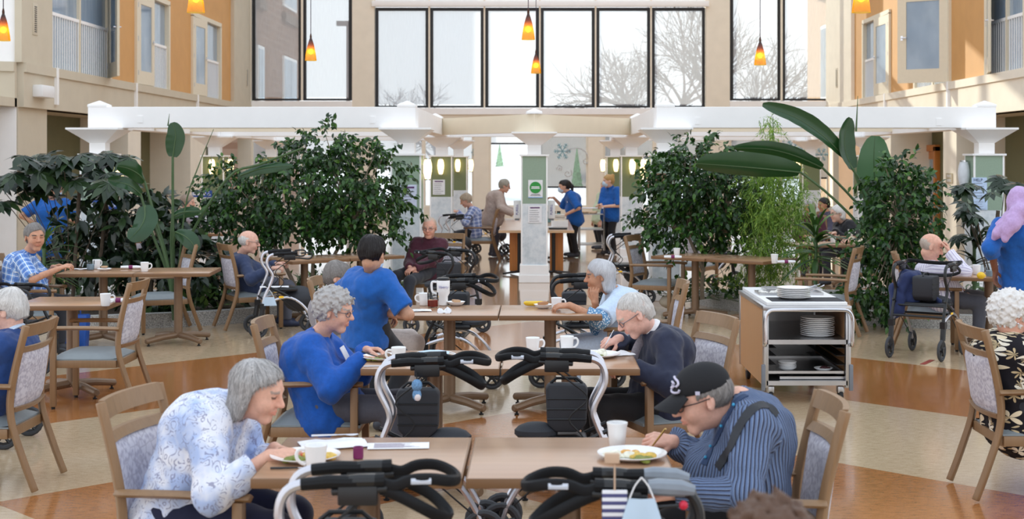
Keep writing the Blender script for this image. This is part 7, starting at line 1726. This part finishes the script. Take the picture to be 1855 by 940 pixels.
person('person in pale green top half hidden behind a masked worker', (1088,392,29.6), (1091,350,29.6), (1097,338,29.55), 195, 200, 10, None, dict(mat=greencl, off=.022), blackc, HAIR('short', blond_h, o=.014), old, 1.1, .03, .04, .17, 1.0, .011, seated=False, hem=.06)
person('far person in maroon top seated beyond the dracaena', (1467,437,23.3), (1467,392,23.3), (1467,377,23.25), 262, 262, 4, None, dict(mat=maroon, off=.02), darkp, HAIR('bob', grey_h, len=.05, o=.014), olive_sk, 1.0, .02, .03, .165, 1.05, .010)
person('far diner in slate top behind the person in black jacket', (1502,428,25.0), (1498,386,25.0), (1492,371,25.0), 200, 200, 6, None, dict(mat=cloth('slate_top', (74,72,92)), off=.02), darkp, HAIR('short', dark_h, o=.014), olive_sk, 1.0, 0, .03, .165, 1.02, .011)
person('person in black jacket and glasses seated beyond the table', (1532,446,21.4), (1528,402,21.4), (1517,387,21.35), 200, 196, 4, {'R': dict(at=(1512,424,21.0), dir=(-.9,-.1,0)), 'L': dict(at=(1520,426,21.1), dir=(-.9,-.1,0))}, dict(mat=jacketb, off=.024, name='jacket', open=.03), darkp, HAIR('bob', white_h, len=.05, o=.014), (236,196,176), 1.04, .03, .03, .17, 1.06, .010, inner=whitec, glasses=dark_fr)
person('diner in cream sleeves whose folded hands show beside the ficus', (1590,460,19.3), (1586,410,19.3), (1578,392,19.3), 180, 180, 8, {'R': dict(at=(1540,434,19.4), dir=(-.95,-.1,0)), 'L': dict(at=(1542,437,19.0), dir=(-.95,.1,0))}, dict(mat=cream_c, off=.02), darkp, HAIR('bob', grey_h, len=.05, o=.014), old, 1.0, .02, .03, .165, 1.0, .010, arm=(.3,.27))
person('person close to camera, only the crown of the head showing', (1396,1290,3.0), (1396,1080,3.0), (1396,1010,3.0), 90, 90, 4, None, dict(mat=cloth('plain_grey_top', (120,116,116)), off=.02), darkp, HAIR('curly', brown_h, o=.018), old, 1.0, 0, .02, .165, 1.0, .008)
# navy jacket draped on the rollator
F = Field(.009); o_ = Vector((3.70,13.6,0))
q = lambda px, py, Y: V3(at_depth(px, py, Y)-o_)
F.rc(q(1640,497,13.75), q(1660,500,13.7), .05, .05, .05); F.rc(q(1642,505,13.65), q(1628,560,13.6), .065, .055, .05); F.rc(q(1655,505,13.65), q(1655,545,13.6), .06, .05, .05); F.rc(q(1620,520,13.65), q(1620,570,13.6), .045, .045, .05); F.rc(q(1660,505,13.65), q(1700,545,13.5), .04, .03, .04)
F.wob(.009, (30,34,20), .4); F.wob(.004, (70,70,50), 1.4); Vj, Fj = F.surface(); o = link('jacket', np_mesh(Vj, Fj), cloth('jacket_navy', (34,48,92)), None, o_); tag(o, 'navy jacket draped over the rollator beside the striped shirt diner', 'jacket')
